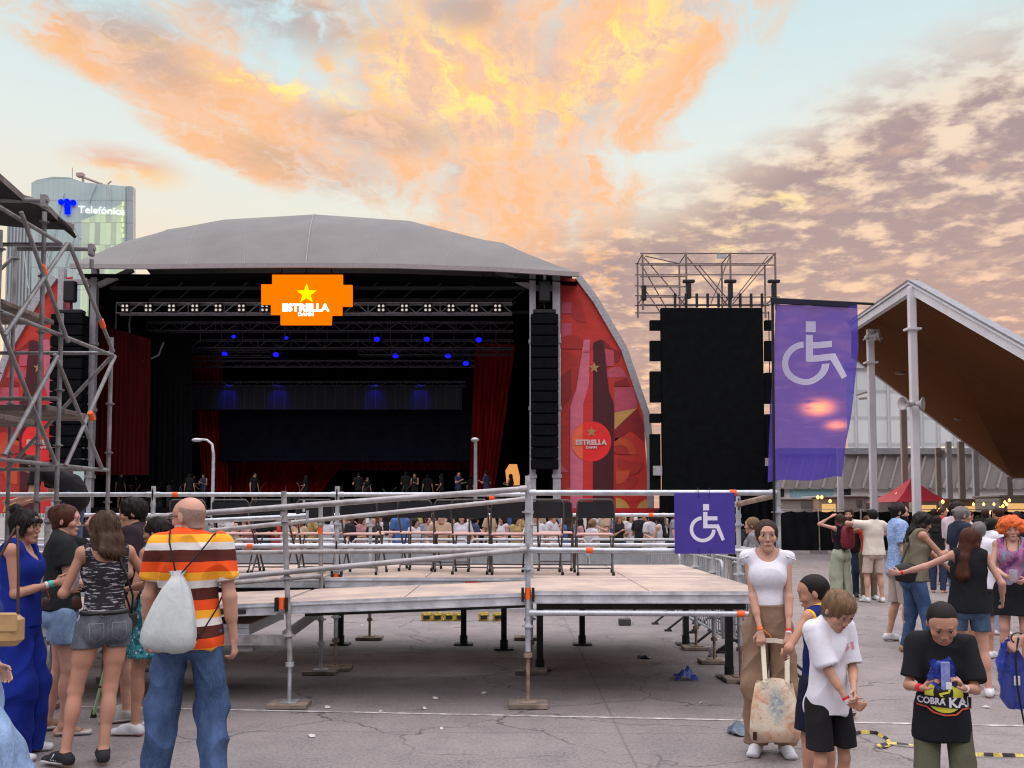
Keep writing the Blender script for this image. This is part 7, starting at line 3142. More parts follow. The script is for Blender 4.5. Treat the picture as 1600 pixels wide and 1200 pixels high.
def neck_rib(J, m, r=.072, name='neck_rib'):
    s = J['s']
    mb = MB()
    pts = [J['nb'] + J['C'] @ (vec(r * .93 * math.cos(t), .018 + r * 1.0 * math.sin(t), .012 - .022 * math.sin(t)) * s) for t in np.linspace(0, 2 * PI, 25)[:-1]]
    mb.path([Vector(map(float, p)) for p in pts], .0055 * s + .001, 6, True)
    mb.build(name, m, J['root'])


neck_rib(J, M_WTEE)
# ---- boy in blue basketball vest
M_NAVYJ = cloth_mat('blue_mesh_jersey', (.010, .020, .13), .2, .3)
M_YEL = cloth_mat('yellow_trim', (.80, .48, .06), .1)
b2, J = figure('boy with cropped black hair in blue sleeveless basketball vest with yellow edging', PL(1277, 5.4), 34, H=1.375, bulk=.86, sex='m', child=True, h=.005, skin='tan', hair=('buzz', 'dark'), head=(38, 14, 0),
               hands={1: (.20, .18, .92), -1: (-.13, .16, .84)}, fdir={1: (-.4, .7, .7)}, poles={1: (1, -.3, -.8), -1: (-.9, -.5, -.2)}, curl=(40, 45), feet={1: (.10, .02), -1: (-.11, .03)},
               top=[dict(mat=M_YEL, sleeve=0, tank=True, hem=-.13, hole=.80, loose=.014, neck=.066, dw=.004, name='vest_edging', fold=.004, seed=4), dict(mat=M_NAVYJ, sleeve=0, tank=True, hem=-.12, loose=.018, neck=.088, scoop=.006, dw=.004, name='vest', fold=.004, seed=4)],
               bottom=dict(kind='shorts', mat=cloth_mat('navy_shorts', (.012, .014, .035)), loose=.03, hem=.42, name='shorts'), shoes=dict(mat=M_SHOEW))
vs, fs = disc2d(.075, 1.04, .028, .028, 16, 3)
surf_print(b2, J['vest'] if 'vest' in J else J['shirt'], [('emblem', M_YEL, vs, fs, -1, .005)])

# ---- boy in black tee with yellow print
M_BTEE = cloth_mat('black_cotton', (.010, .011, .014), .2, .4)
M_OLIVE = cloth_mat('olive_drab_cotton', (.115, .115, .075), .2, .4)
b3, J = figure('boy with cropped dark hair in black tee with yellow print, looking at blue pouch', PL(1464, 4.55), 160, H=1.315, bulk=.84, sex='m', child=True, h=.0045, skin='tan', hair=('buzz', 'dark'), head=(4, 30, 2), lean=(0, 3, 0),
               hands={1: (.105, .245, .855), -1: (-.070, .245, .865)}, fdir={1: (-.45, .45, .75), -1: (.45, .45, .75)}, pnorm={1: (-.85, .1, -.35), -1: (.85, .1, -.35)}, poles={1: (.45, -.5, -1), -1: (-.45, -.5, -1)}, curl=(42, 42), feet={1: (.085, .02), -1: (-.085, .02)},
               top=dict(mat=M_BTEE, sleeve=.80, sloose=.017, hem=-.13, loose=.022, neck=.072, fold=.015, seed=15, dw=.012), bottom=dict(kind='shorts', mat=M_OLIVE, loose=.010, hem=.42, name='shorts', fold=.008, flare=.012), shoes=dict(mat=M_SHOEW))
band(J, 1, .80, M_REDB, .04, .004)
band(J, -1, .90, M_WHB, .014, .004)
neck_rib(J, M_BTEE)
M_PY = mat('print_yellow_green', (.62, .60, .06), .6, var=.1)
M_PR = mat('print_red_orange', (.62, .09, .04), .6)
M_PB = mat('print_black', (.012, .012, .012), .6)
zc = .800
pcs = []
vs, fs = disc2d(.0, zc, .088, .084)
pcs.append(('shirt_print', M_PY, vs, fs, 1, .004))
vs, fs = disc2d(.004, zc + .012, .045, .050)
pcs.append(('shirt_print', M_PB, vs, fs, 1, .0055))
vs, fs = strip2d([(.030, zc + .045), (.0, zc + .030), (-.03, zc + .045), (-.02, zc + .015), (.02, zc + .005), (.0, zc - .02)], .010)
pcs.append(('shirt_print', M_PY, vs, fs, 1, .007))
vs, fs = strip2d([(.125, zc - .030), (-.125, zc - .036)], .050, 20)
pcs.append(('shirt_print', M_PB, vs, fs, 1, .0072))
vs, fs = strip2d([(.125, zc - .058), (.08, zc - .062), (.05, zc - .085), (0, zc - .094), (-.05, zc - .088), (-.08, zc - .064), (-.125, zc - .063)], .0075, 5)
pcs.append(('shirt_print', M_PR, vs, fs, 1, .0074))
vs, fs = text2d('COBRA', .058, zc - .030, .125, .034, -1, .035)
pcs.append(('shirt_lettering', M_WHITE, vs, fs, 1, .0095))
vs, fs = text2d('KAI', -.068, zc - .032, .098, .048, -1, .035)
pcs.append(('shirt_lettering', M_WHITE, vs, fs, 1, .0095))
surf_print(b3, J['shirt'], pcs)
M_POUCH = glass_mat('blue_plastic_film', (.03, .06, .36), .72, .15)
pa, pb_ = wv(b3, J['palm', 1]), wv(b3, J['palm', -1])
pc_ = pa.lerp(pb_, .5) + Vector((-.01, -.015, .055))
PO = Root('folded_pouch', 'crumpled blue plastic pouch held by the boy in black tee', 'pouch', pc_)
mb = MB()
P = []
for j in range(9):
    row = []
    for i in range(11):
        x, z = -.085 + .17 * i / 10, -.075 + .14 * j / 8
        ed = 1 - .35 * abs(i / 5 - 1) ** 2 * (1 if j > 4 else .6)
        row.append(pc_ + Vector((x * ed, .012 * math.sin(i * 1.7 + j * .9) + .008 * math.sin(j * 2.3 - i), z * ed + .014 * math.sin(i * 1.1))))
    P.append(row)
mb.grid(P)
mb.grid([[p + Vector((0, .012, 0)) for p in reversed(r)] for r in P])
PO.part('film', mb, M_POUCH)
mb = MB()
mb.rbox(pc_.x - .02, pc_.y - .028, pc_.z - .075, pc_.x + .022, pc_.y - .018, pc_.z + .055, .003)
PO.part('paper_tag', mb, mat('pale_blue_tag', (.22, .26, .55), .5, var=.3, scale=30))
mb = MB()
mb.rbox(pc_.x - .002, pc_.y - .033, pc_.z - .072, pc_.x + .026, pc_.y - .0285, pc_.z - .040, .001)
PO.part('white_tag', mb, M_WHB)

# ---- arm reaching in from the right edge with a blue inflatable stick
arm_, J = figure('person at the very right edge, only a bare forearm with watch reaching in', PL(1706, 4.75), 84, H=1.70, sex='f', h=.006, skin='fair', hair=('mid', 'brown'), hands={1: (.20, .0, .86), -1: (-.02, .43, 1.00)}, fdir={-1: (.05, .75, -.65)}, pnorm={-1: (.8, -.3, -.5)}, poles={-1: (-.5, -.6, -.4)}, curl=(30, 60),
                 top=dict(mat=cloth_mat('sand_cotton', (.42, .36, .30)), sleeve=.5, hem=-.05), bottom=dict(kind='trousers', mat=JEANS, name='jeans'), shoes=dict(mat=M_SHOEW))
band(J, -1, .86, M_LEATHERB, .022, .003, 'watch_strap')
p = J['elbow', -1] + (J['wrist', -1] - J['elbow', -1]) * .86
mb = MB()
pw = Vector(map(float, p))
mb.ell(pw + Vector((-.030, 0, .008)), (.007, .017, .017), 10, 6)
mb.build('watch_face', M_WHB, arm_)
ph = wv(arm_, J['palm', -1])
FN = Root('folded_fan', 'blue translucent plastic fan with black stick hanging from the hand at the right edge', 'fan', ph)
mb = MB()
P = []
for j in range(12):
    t = j / 11
    wd = .022 + .060 * math.sin(min(1, t * 1.25) * PI * .62)
    if t > .85:
        wd *= 1 - (t - .85) * 3.2
    row = []
    for i in range(9):
        u = i / 8 * 2 - 1
        row.append(ph + Vector((-.035 + u * wd + .05 * t, .02 * math.sin(i * 1.9 + j * .7) + .01 * math.cos(j * 2.1 + i), .03 - .36 * t + .02 * u * (1 - t))))
    P.append(row)
mb.grid(P)
mb.grid([[q_ + Vector((0, .012, 0)) for q_ in reversed(r)] for r in P])
FN.part('film', mb, M_POUCH)
mb = MB()
mb.path([ph + Vector(v) for v in ((.01, -.03, .05), (-.012, -.035, -.05), (-.005, -.035, -.22), (.02, -.03, -.36), (.045, -.03, -.50))], .0045, 6)
mb.ell(ph + Vector((.046, -.03, -.505)), (.010, .010, .008), 8, 6)
FN.part('stick', mb, M_CORD)
mb = MB()
mb.path([ph + Vector((.012 + .035 * math.cos(t), -.02, .045 + .028 * math.sin(t))) for t in np.linspace(0, 2 * PI, 15)[:-1]], .004, 6, True)
FN.part('cord_loop', mb, M_LEATHER)
mb = MB()
mb.rbox(ph.x - .02, ph.y - .032, ph.z - .20, ph.x + .012, ph.y - .026, ph.z - .15, .002)
FN.part('paper_tag', mb, M_WHB)

# ------------------------------------------------------------------ groups on the right
def C_(name, col, **k):
    return cloth_mat(name, col, **k)


HM = .0085
rb, J = figure('woman in pale green trousers and dark vest with arm raised and red backpack', PL(1312, 17.4), 22, H=1.70, sex='f', h=.011, skin='fair', hair=('mid', 'brown'), hands={1: (.24, .05, .85), -1: (-.17, .08, 1.60)}, poles={-1: (-1, .5, -.8)}, face=False, fingers=False,
               top=dict(mat=M_BTEE, sleeve=0, tank=True, hem=.0, neck=.085), bottom=dict(kind='trousers', mat=C_('pale_green_linen', (.34, .38, .27)), loose=.03, flare=.045, hem=.04, fold=.012, name='trousers'), shoes=dict(mat=M_SHOEW))
BP = Root('backpack', 'dark red backpack on the woman in pale green trousers', 'bag', wv(rb, (0, -.2, 1.2)))
mb = MB()
rings = []
for z, sc_ in ((1.0, .5), (1.02, .9), (1.12, 1.08), (1.28, 1.0), (1.40, .8), (1.44, .45)):
    rings.append([wv(rb, (.15 * sc_ * math.cos(t), -.19 + .09 * sc_ * math.sin(t), z)) for t in np.linspace(0, 2 * PI, 19)[:-1]])
mb.loft(rings)
BP.part('pack', mb, mat('dark_red_nylon', (.17, .012, .025), .6, var=.3, scale=20))
mb = MB()
for sd in (1, -1):
    mb.path([wv(rb, p) for p in ((sd * .09, -.13, 1.42), (sd * .10, -.02, 1.47), (sd * .11, .12, 1.36), (sd * .13, .06, 1.12))], .02, 6)
BP.part('shoulder_strap', mb, mat('dark_red_nylon', (.17, .012, .025)))
figure('bearded man in black tee and dark jeans facing the red backpack woman', PL(1326, 18.1), 150, H=1.81, sex='m', h=.011, skin='fair', hair=('short', 'brown'), beard='brown', face=True, fingers=False, top=dict(mat=M_BTEE, sleeve=.6), bottom=dict(kind='trousers', mat=denim_mat('dark_denim', (.02, .035, .07)), name='jeans'), shoes=dict(mat=mat('dark_shoe', (.03, .028, .03), .7)))
figure('man in cream tee and beige shorts seen from behind', PL(1363, 17.0), 4, H=1.79, sex='m', h=.010, skin='fair', hair=('short', 'dark'), face=False, fingers=False, bulk=1.06, hands={1: (.26, .25, 1.25), -1: (-.30, .22, 1.42)}, poles={1: (1, -.3, -.3), -1: (-1, -.2, .2)}, feet={1: (.14, 0), -1: (-.14, .03)}, top=dict(mat=C_('cream_tee', (.66, .60, .50)), sleeve=.65, sloose=.025, loose=.022, dw=.015),
       bottom=dict(kind='shorts', mat=C_('beige_shorts', (.55, .43, .36)), loose=.010, hem=.55, name='shorts'), shoes=dict(mat=M_SHOEW))
figure('person in orange and dark clothes hugging the man in cream tee', PL(1354, 17.6), 176, H=1.66, sex='f', h=.012, skin='tan', hair=('mid', 'auburn'), face=False, fingers=False, hands={1: (.16, .34, 1.40), -1: (-.16, .34, 1.38)}, top=dict(mat=C_('orange_tee', (.60, .10, .04)), sleeve=.5), bottom=dict(kind='trousers', mat=C_('khaki', (.20, .15, .10)), name='trousers'), shoes=dict(mat=M_SHOEW))
m_, b_ = newmat('blue_patterned_shirt')
v_ = b_.co()
nn = b_.noise(b_.vscale(v_, (1, 1, 2.2)), 22, 3, .6, 1.0)
b_.out(b_.principled(b_.mix(b_.ss(nn, .47, .56), (.20, .32, .58), (.36, .47, .68)), .85, 0, .2, b_.bump(b_.noise(v_, 12, 4), .4, .012)))
bd, J = figure('bearded man with hair knot in pale blue patterned shirt and beige shorts', PL(1402, 11.8), -98, H=1.865, sex='m', h=HM, skin='olive', hair=('manbun', 'dark'), beard='dark', head=(-8, 0, 0), feet={1: (.13, .05), -1: (-.12, -.10)}, hands={1: (.28, .06, .84), -1: (-.24, .14, .95)},
               top=dict(mat=m_, sleeve=.68, sloose=.022, hem=-.09, loose=.02, name='shirt', dw=.01), bottom=dict(kind='shorts', mat=C_('stone_shorts', (.44, .36, .31)), loose=.022, hem=.52, name='shorts'), shoes=dict(mat=M_SHOEW))
m_olive = C_('olive_linen', (.175, .155, .105))
ol, J = figure('woman with long dark curls in olive sleeveless blouse and jeans, elbow raised', PL(1437, 10.9), -94, H=1.75, sex='f', h=.0075, skin='tan', hair=('longcurly', 'dark'), head=(-4, 8, 0), lean=(0, 10, 0), bulk=1.12, hip_shift=(0, -.10, 0), hands={1: (-.02, .30, 1.22), -1: (-.06, .34, 1.02)}, poles={1: (1, -.7, -.1), -1: (-1, -.2, -.6)}, feet={1: (.10, .06), -1: (-.10, -.16)},
               top=dict(mat=m_olive, sleeve=0, tank=True, hem=-.05, loose=.022, neck=.08, scoop=.03, name='blouse', drape=True, fold=.009), bottom=dict(kind='trousers', mat=JEANS, loose=.012, hem=.07, name='jeans'), shoes=dict(mat=mat('tan_sandal', (.34, .20, .13))))
band(J, 1, .90, M_WHB, .03, .004)
HB = Root('shoulder_bag', 'black bag hanging at the back of the woman in olive blouse', 'bag', wv(ol, (.12, -.24, 1.0)))
mb = MB()
rings = []
c0 = (.16, -.24)
for z, sc_ in ((.86, .4), (.88, .9), (.97, 1.05), (1.06, .9), (1.09, .4)):
    rings.append([wv(ol, (c0[0] + .06 * sc_ * math.cos(t), c0[1] + .14 * sc_ * math.sin(t), z)) for t in np.linspace(0, 2 * PI, 19)[:-1]])
mb.loft(rings)
HB.part('pouch', mb, M_LEATHERB)
mb = MB()
mb.path([wv(ol, p) for p in ((.15, -.30, 1.07), (.10, -.20, 1.28), (.02, -.05, 1.50), (-.05, .12, 1.42), (-.02, .18, 1.2))], .012, 6)
HB.part('strap', mb, M_LEATHERB)
gm_, J = figure('man with grey hair in a knot and navy tee behind the woman in black vest', PL(1500, 11.6), -92, H=1.82, sex='m', h=.009, skin='tan', hair=('manbun', 'grey'), head=(0, 0, 0), fingers=False, top=dict(mat=C_('navy_cotton', (.018, .024, .045)), sleeve=.65, loose=.02, dw=.02), bottom=dict(kind='shorts', mat=C_('dark_shorts', (.03, .03, .035)), hem=.5, name='shorts'), shoes=dict(mat=M_SHOEW), bulk=1.08)
bt, J = figure('woman with long brown hair in black vest and denim shorts, one arm stretched out', PL(1508, 8.4), -18, H=1.585, sex='f', h=.0065, skin='fair', hair=('long', 'auburn'), head=(-50, 4, 0), lean=(0, 0, 3), bulk=1.06, hands={1: (.30, .08, .88), -1: (-.60, .10, 1.10)}, poles={1: (.3, -1, -.2), -1: (-.3, -.8, -1)}, fdir={-1: (-.9, .4, .1)}, curl=(30, 30), feet={1: (.15, .0), -1: (-.10, .05)},
               top=dict(mat=M_BTEE, sleeve=0, tank=True, hem=-.075, loose=.022, neck=.075, name='vest', drape=True, fold=.007), bottom=dict(kind='shorts', mat=denim_mat('worn_blue_denim', (.05, .095, .16), .7), loose=.010, hem=.60, name='shorts', fl=.01), shoes=dict(mat=M_SHOEW))
band(J, -1, .88, M_REDB, .02, .004)
m_, b_ = newmat('purple_tie_dye')
v_ = b_.co()
nn = b_.noise(b_.vscale(v_, (1, 1, .7)), 6, 4, .6, 1.4)
b_.out(b_.principled(b_.ramp(nn, [(.30, (.035, .03, .10)), (.42, (.20, .07, .22)), (.5, (.42, .13, .26)), (.58, (.14, .22, .30)), (.68, (.45, .42, .48))]), .85, 0, .2))
rd, J = figure('woman with big orange curly hair, purple patterned top and black skirt', PL(1579, 9.7), 152, H=1.66, sex='f', h=.007, skin='fair', hair=('afro', 'orange'), head=(6, 2, 3), bulk=1.08, hands={1: (.06, .30, 1.02), -1: (-.10, .30, 1.0)}, poles={1: (.9, -.7, -.3), -1: (-.9, -.7, -.3)}, curl=(50, 50),
               top=dict(mat=m_, sleeve=0, tank=True, hem=-.02, loose=.014, neck=.085, scoop=.06, name='top'), bottom=dict(kind='skirt', mat=M_BTEE, hem=.60, loose=.016, flare=.02, name='skirt', fold=.005), shoes=dict(mat=mat('dark_shoe', (.03, .028, .03))))
cup(wv(rd, J['palm', 1] + vec(-.01, .045, .03)), 'clear plastic cup held by the woman with orange hair', (0, 0), .042, .12)
tubepart(J, 'necklace', [J['ch'](.06, .03, J['zt'] + .05), J['ch'](.05, .12, J['zt'] - .05), J['ch'](.0, .15, J['zt'] - .17), J['ch'](-.05, .12, J['zt'] - .05), J['ch'](-.06, .03, J['zt'] + .05)], .004, M_LEATHER, 6)
figure('tall dark haired man in pale pink shirt behind the grey haired man', PL(1493, 13.2), -75, H=1.90, sex='m', h=.010, skin='olive', hair=('short', 'dark'), fingers=False, hands={1: (.15, .40, 1.38), -1: (-.2, .1, .9)}, top=dict(mat=C_('pale_pink_cotton', (.60, .48, .52)), sleeve=.7), bottom=dict(kind='trousers', mat=JEANS, name='jeans'), shoes=dict(mat=M_SHOEW))
figure('woman with tied dark hair in white tee looking right behind the black vest woman', PL(1546, 12.6), -70, H=1.66, sex='f', h=.009, skin='tan', hair=('bun', 'dark'), fingers=False, top=dict(mat=M_WTEE, sleeve=.6, drape=True), bottom=dict(kind='trousers', mat=LJEANS, name='jeans'), shoes=dict(mat=M_SHOEW))
figure('person in white tee partly hidden behind the woman in black vest', PL(1527, 10.6), -40, H=1.62, sex='m', h=.010, skin='tan', hair=('short', 'grey'), fingers=False, face=False, top=dict(mat=M_WTEE, sleeve=.7), bottom=dict(kind='shorts', mat=C_('dark_shorts', (.03, .03, .035)), hem=.5, name='shorts'), shoes=dict(mat=M_SHOEW))
figure('woman with fair hair knot and grey patterned top behind the woman in white top', PL(1176, 12.3), 70, H=1.67, sex='f', h=.010, skin='fair', hair=('bun', 'light'), fingers=False, face=True, top=dict(mat=C_('grey_camouflage', (.26, .26, .27), var=.7, scale=14), sleeve=.6, hem=-.1, drape=True), bottom=dict(kind='trousers', mat=C_('dark_trousers', (.02, .02, .025)), name='trousers'), shoes=dict(mat=M_SHOEW))

# ------------------------------------------------------------------ crowd beyond the platform: six figures, copied
protos = []
PT = C_('proto_cloth', (.5, .5, .5))
for i, kw in enumerate((dict(sex='f', hair=('mid', 'brown'), hands={1: (.10, .25, 1.1), -1: (-.2, .1, .9)}), dict(sex='m', hair=('short', 'dark')), dict(sex='f', hair=('long', 'dark'), hands={1: (.1, .3, 1.2), -1: (-.1, .3, 1.15)}),
                        dict(sex='m', hair=('short', 'brown'), hands={1: (.24, .16, 1.0), -1: (-.12, .3, 1.25)}), dict(sex='f', hair=('bun', 'brown'), head=(30, 0, 0)), dict(sex='m', hair=('buzz', 'dark'), head=(-25, 8, 0), hands={1: (.2, .3, 1.3), -1: (-.2, .25, 1.2)}))):
    fem = kw['sex'] == 'f'
    r_, J = figure('crowd figure prototype', (0, -40 - i, 0), 0, H=1.66 if fem else 1.77, h=.014, skin='tan', face=False, fingers=False, top=dict(mat=PT, sleeve=0 if i == 2 else .6, tank=i == 2, drape=i != 2),
                   bottom=dict(kind=('trousers', 'shorts', 'trousers', 'trousers', 'shorts', 'trousers')[i], mat=PT, hem=.06 if i not in (1, 4) else .52, name=('trousers', 'shorts', 'trousers', 'trousers', 'shorts', 'trousers')[i]), **kw)
    protos.append(r_)
used = set()


def crowd_person(k, loc, yaw, label, group, shirt, hairm, lower, skin, sc_=1.0):
    src = protos[k]
    o = src if k not in used else copy_tree(src)
    used.add(k)
    o.location = loc
    o.rotation_euler = (0, 0, R(yaw))
    o.scale = (sc_, sc_, sc_)
    tag(o, label, 'person', group)
    for ch_ in (_kids.get(o.name) or []):
        nm = ch_.name.split('.')[0]
        m = {'body': skin_mat('skin_' + skin, SKINS[skin]), 'hair': hair_mat('hair_' + hairm, HAIRS[hairm]), 'shirt': shirt}.get(nm, lower)
        sl = ch_.material_slots[0]
        sl.link = 'OBJECT'
        sl.material = m
    return o


tops = {'white': C_('crowd_white', (.50, .49, .52)), 'black': C_('crowd_black', (.014, .014, .016)), 'grey': C_('crowd_grey', (.22, .22, .24)), 'tan': C_('crowd_tan', (.42, .30, .20)), 'red': C_('crowd_red', (.42, .03, .03)), 'blue': C_('crowd_blue', (.06, .12, .30)), 'yellow': C_('crowd_yellow', (.36, .25, .10)), 'pink': C_('crowd_pink', (.36, .18, .19)), 'striped': C_('crowd_navy', (.04, .05, .10))}
lows = [C_('crowd_low_a', (.03, .04, .08)), C_('crowd_low_b', (.02, .02, .022)), C_('crowd_low_c', (.30, .24, .19))]
random.seed(21)
spots = [(352, 15.2, 'white'), (372, 17, 'tan'), (392, 15.8, 'pink'), (412, 18, 'black'), (428, 15.4, 'red'), (447, 17, 'white'), (468, 15.6, 'tan'), (489, 18, 'yellow'), (512, 15.5, 'white'), (531, 17.4, 'grey'), (547, 15.7, 'black'), (566, 18, 'pink'), (585, 15.4, 'black'), (604, 17, 'white'), (626, 15.6, 'blue'), (648, 15.3, 'white'), (668, 17.5, 'grey'),
         (688, 15.5, 'tan'), (707, 18, 'black'), (723, 15.2, 'white'), (742, 15.6, 'striped'), (765, 17.2, 'tan'), (786, 15.5, 'white'), (806, 18, 'yellow'), (836, 16, 'white'), (862, 15.6, 'white'), (886, 17, 'blue'), (905, 15.4, 'pink'), (925, 16, 'white'), (945, 19, 'tan'), (966, 17.5, 'black'), (984, 18.5, 'white'), (1000, 17, 'black'), (1014, 19, 'white'), (1031, 15.8, 'white'), (1052, 20, 'grey'), (1150, 14, 'black'), (320, 16.2, 'grey'), (300, 17.5, 'white'), (140, 15.0, 'black'), (30, 16.0, 'blue')]
spots += [(360 + 17.3 * i + (i * 37 % 11), 23 + (i * 7 % 9), ['white', 'tan', 'black', 'white', 'grey', 'pink', 'white', 'blue', 'yellow'][i % 9]) for i in range(40)]
spots.sort()


def nth(n):
    suf = 'th' if 10 <= n % 100 <= 20 else {1: 'st', 2: 'nd', 3: 'rd'}.get(n % 10, 'th')
    return '%d%s' % (n, suf)


for i, (px, d_, cn) in enumerate(spots):
    d_ = d_ * 1.32 if i % 5 else d_ * 1.12
    k = (i * 5 + i // 3) % 6
    hn = ['brown', 'dark', 'auburn', 'dark', 'light', 'dark'][random.randrange(6)]
    crowd_person(k, PL(px, d_), random.uniform(-180, 180), 'person in %s top, %s from the left in the crowd beyond the platform' % ('navy' if cn == 'striped' else cn, nth(i + 1)), 'crowd standing beyond the viewing platform', tops[cn], hn, lows[i % 3], ['tan', 'fair', 'olive'][i % 3], random.uniform(.96, 1.04))
far = [(1446, 22, 'black'), (1458, 25, 'black'), (1470, 21, 'red'), (1484, 26, 'black'), (1462, 19, 'black'), (1512, 22, 'black'), (1528, 25, 'grey'), (1538, 21, 'black'), (1556, 24, 'black'), (1568, 19, 'black'), (1588, 22, 'black'), (1600, 26, 'blue'), (1560, 16, 'black'), (1615, 15, 'blue')]
far.sort()
for i, (px, d_, cn) in enumerate(far):
    crowd_person((i * 5 + 2) % 6, PL(px, d_), random.uniform(-180, 180), 'distant person in %s top, %s from the left in the crowd before the food stalls' % (cn, nth(i + 1)), 'people before the food stalls', tops[cn], ['dark', 'brown'][i % 2], lows[i % 2], 'tan', random.uniform(.97, 1.05))
crew = [(188, 43), (214, 45), (272, 44), (296, 43), (301, 46), (318, 44), (397, 43.5), (478, 44), (560, 43), (573, 44.5), (634, 44), (648, 43), (668, 45), (690, 43.5), (716, 42.5), (735, 45), (760, 42.5), (798, 43.5)]
for i, (px, Y) in enumerate(crew):
    hi = 'violet lit ' if px in (318, 716, 760) else ''  # violet light is put into the top's colour, navy instead of black
    crowd_person((i * 5 + 1) % 6, ((px - 800) / 1400 * Y, Y, FL), random.uniform(-180, 180), '%sstage worker in black, %s from the left on the dark stage' % (hi, nth(i + 1)), 'crew in black on the stage', tops['striped'] if hi else tops['black'], 'dark', lows[1], 'fair', random.uniform(.96, 1.04))
# ------------------------------------------------------------------ tall wheelchair flag on the right corner post
YFL = 7.86
M_FLAG, b_ = newmat('sheer_violet_flag')
v_ = b_.co()
n_ = b_.noise(v_, 5, 4, .6)
d1 = b_.n('ShaderNodeBsdfDiffuse')
b_.set(d1.inputs[0], b_.mix(n_, (.07, .055, .36), (.10, .08, .44)))
tl = b_.n('ShaderNodeBsdfTranslucent')
tl.inputs[0].default_value = (.13, .09, .50, 1)
ms = b_.n('ShaderNodeMixShader')
ms.inputs[0].default_value = .45
b_.nt.links.new(d1.outputs[0], ms.inputs[1])
b_.nt.links.new(tl.outputs[0], ms.inputs[2])
tr = b_.n('ShaderNodeBsdfTransparent')
tr.inputs[0].default_value = (.66, .55, .98, 1)
m2 = b_.n('ShaderNodeMixShader')
m2.inputs[0].default_value = .80
b_.nt.links.new(tr.outputs[0], m2.inputs[1])
b_.nt.links.new(ms.outputs[0], m2.inputs[2])
b_.out(m2.outputs[0])
FG = Root('access_flag', 'tall sheer violet flag with white wheelchair symbol hanging from black pole', 'flag', (2.30, 7.93, .9))
LFT = [(1212, 475), (1210, 560), (1208, 650), (1206, 700), (1204, 753)]
RGT = [(1338, 478), (1336, 545), (1327, 605), (1321, 652), (1312, 695), (1306, 747)]


def interp(pts, t):
    y0, y1 = pts[0][1], pts[-1][1]
    y = y0 + (y1 - y0) * t
    for a, c in zip(pts, pts[1:]):
        if a[1] <= y <= c[1]:
            k = (y - a[1]) / (c[1] - a[1])
            return a[0] + (c[0] - a[0]) * k, y
    return pts[-1]


def flagpt(u, t):
    """u 0..1 across, t 0..1 down"""
    a, c = interp(LFT, t), interp(RGT, t)
    p = at(a[0] + (c[0] - a[0]) * u, a[1] + (c[1] - a[1]) * u, YFL)
    amp = .03 + .11 * t
    return p + Vector((0, amp * math.sin(3.6 * u + 2.3 * t) - .10 * t * u + .018 * math.sin(11 * u + 5 * t) * t + .012 * math.sin(17 * u - 3 * t), .012 * math.sin(9 * u) * t))


mb = MB()
mb.grid([[tuple(flagpt(i / 36, j / 60)) for i in range(37)] for j in range(61)])
FG.part('cloth', mb, M_FLAG)


def inv(px, py):
    t = (py - 475) / (750 - 475)
    a, c = interp(LFT, t), interp(RGT, t)
    return (px - a[0]) / (c[0] - a[0]), t


def flag_poly(mb, pts, n=5):
    """quads in photo units subdivided and laid on the cloth"""
    P = []
    a, b2, c, d_ = pts
    for j in range(n + 1):
        row = []
        for i in range(n + 1):
            u, v = i / n, j / n
            x = (a[0] * (1 - u) + b2[0] * u) * (1 - v) + (d_[0] * (1 - u) + c[0] * u) * v
            y = (a[1] * (1 - u) + b2[1] * u) * (1 - v) + (d_[1] * (1 - u) + c[1] * u) * v
            row.append(flagpt(*inv(x, y)) + Vector((0, -.004, 0)))
        P.append(row)
    mb.grid(P)


mb = MB()
def Z(x, y): return (1180 + x / 3, 420 + y / 3)
for q in ([(243, 238), (290, 238), (290, 288), (243, 288)], [(243, 302), (277, 302), (277, 428), (243, 428)], [(277, 335), (355, 335), (355, 365), (277, 365)], [(277, 397), (366, 397), (345, 428), (277, 428)], [(345, 428), (366, 397), (410, 512), (386, 526)]):
    flag_poly(mb, [Z(*p) for p in q])
N_ = 26
for i in range(N_):
    a0, a1 = R(4 + 262 * i / N_), R(4 + 262 * (i + 1) / N_)
    q = [(238 + r * math.cos(a), 437 + r * math.sin(a)) for r, a in ((74, a0), (102, a0), (102, a1), (74, a1))]
    flag_poly(mb, [Z(*p) for p in q], 1)
M_FW, b_ = newmat('sheer_pale_print')
d1 = b_.n('ShaderNodeBsdfDiffuse')
d1.inputs[0].default_value = (.86, .85, .90, 1)
tl = b_.n('ShaderNodeBsdfTranslucent')
tl.inputs[0].default_value = (.70, .66, .80, 1)
ms = b_.n('ShaderNodeMixShader')
b_.nt.links.new(d1.outputs[0], ms.inputs[1])
b_.nt.links.new(tl.outputs[0], ms.inputs[2])
b_.out(ms.outputs[0])
FG.part('wheelchair_symbol', mb, M_FW)
mb = MB()
pz = at(1207, 468, 7.90)
mb.tube((pz.x - .02, 7.90, .95), (pz.x, 7.90, pz.z + .02), .0125, n=8)
FG.part('mast', mb, M_BLACK)
mb = MB()
mb.bar(at(1205, 470, 7.87), at(1338, 477, 7.87), .03, .045)
FG.part('top_sleeve', mb, mat('dark_violet_sleeve', (.012, .010, .03), .8))
mb = MB()
mb.tube(at(1204, 467, 7.87), at(1365, 475, 7.87), .0125, n=8)
FG.part('cross_pole', mb, M_BLACK)

# ------------------------------------------------------------------ crowd barriers
M_BARR = galv('barrier_galvanised', (.34, .35, .36), (.48, .49, .50), .5, .5)


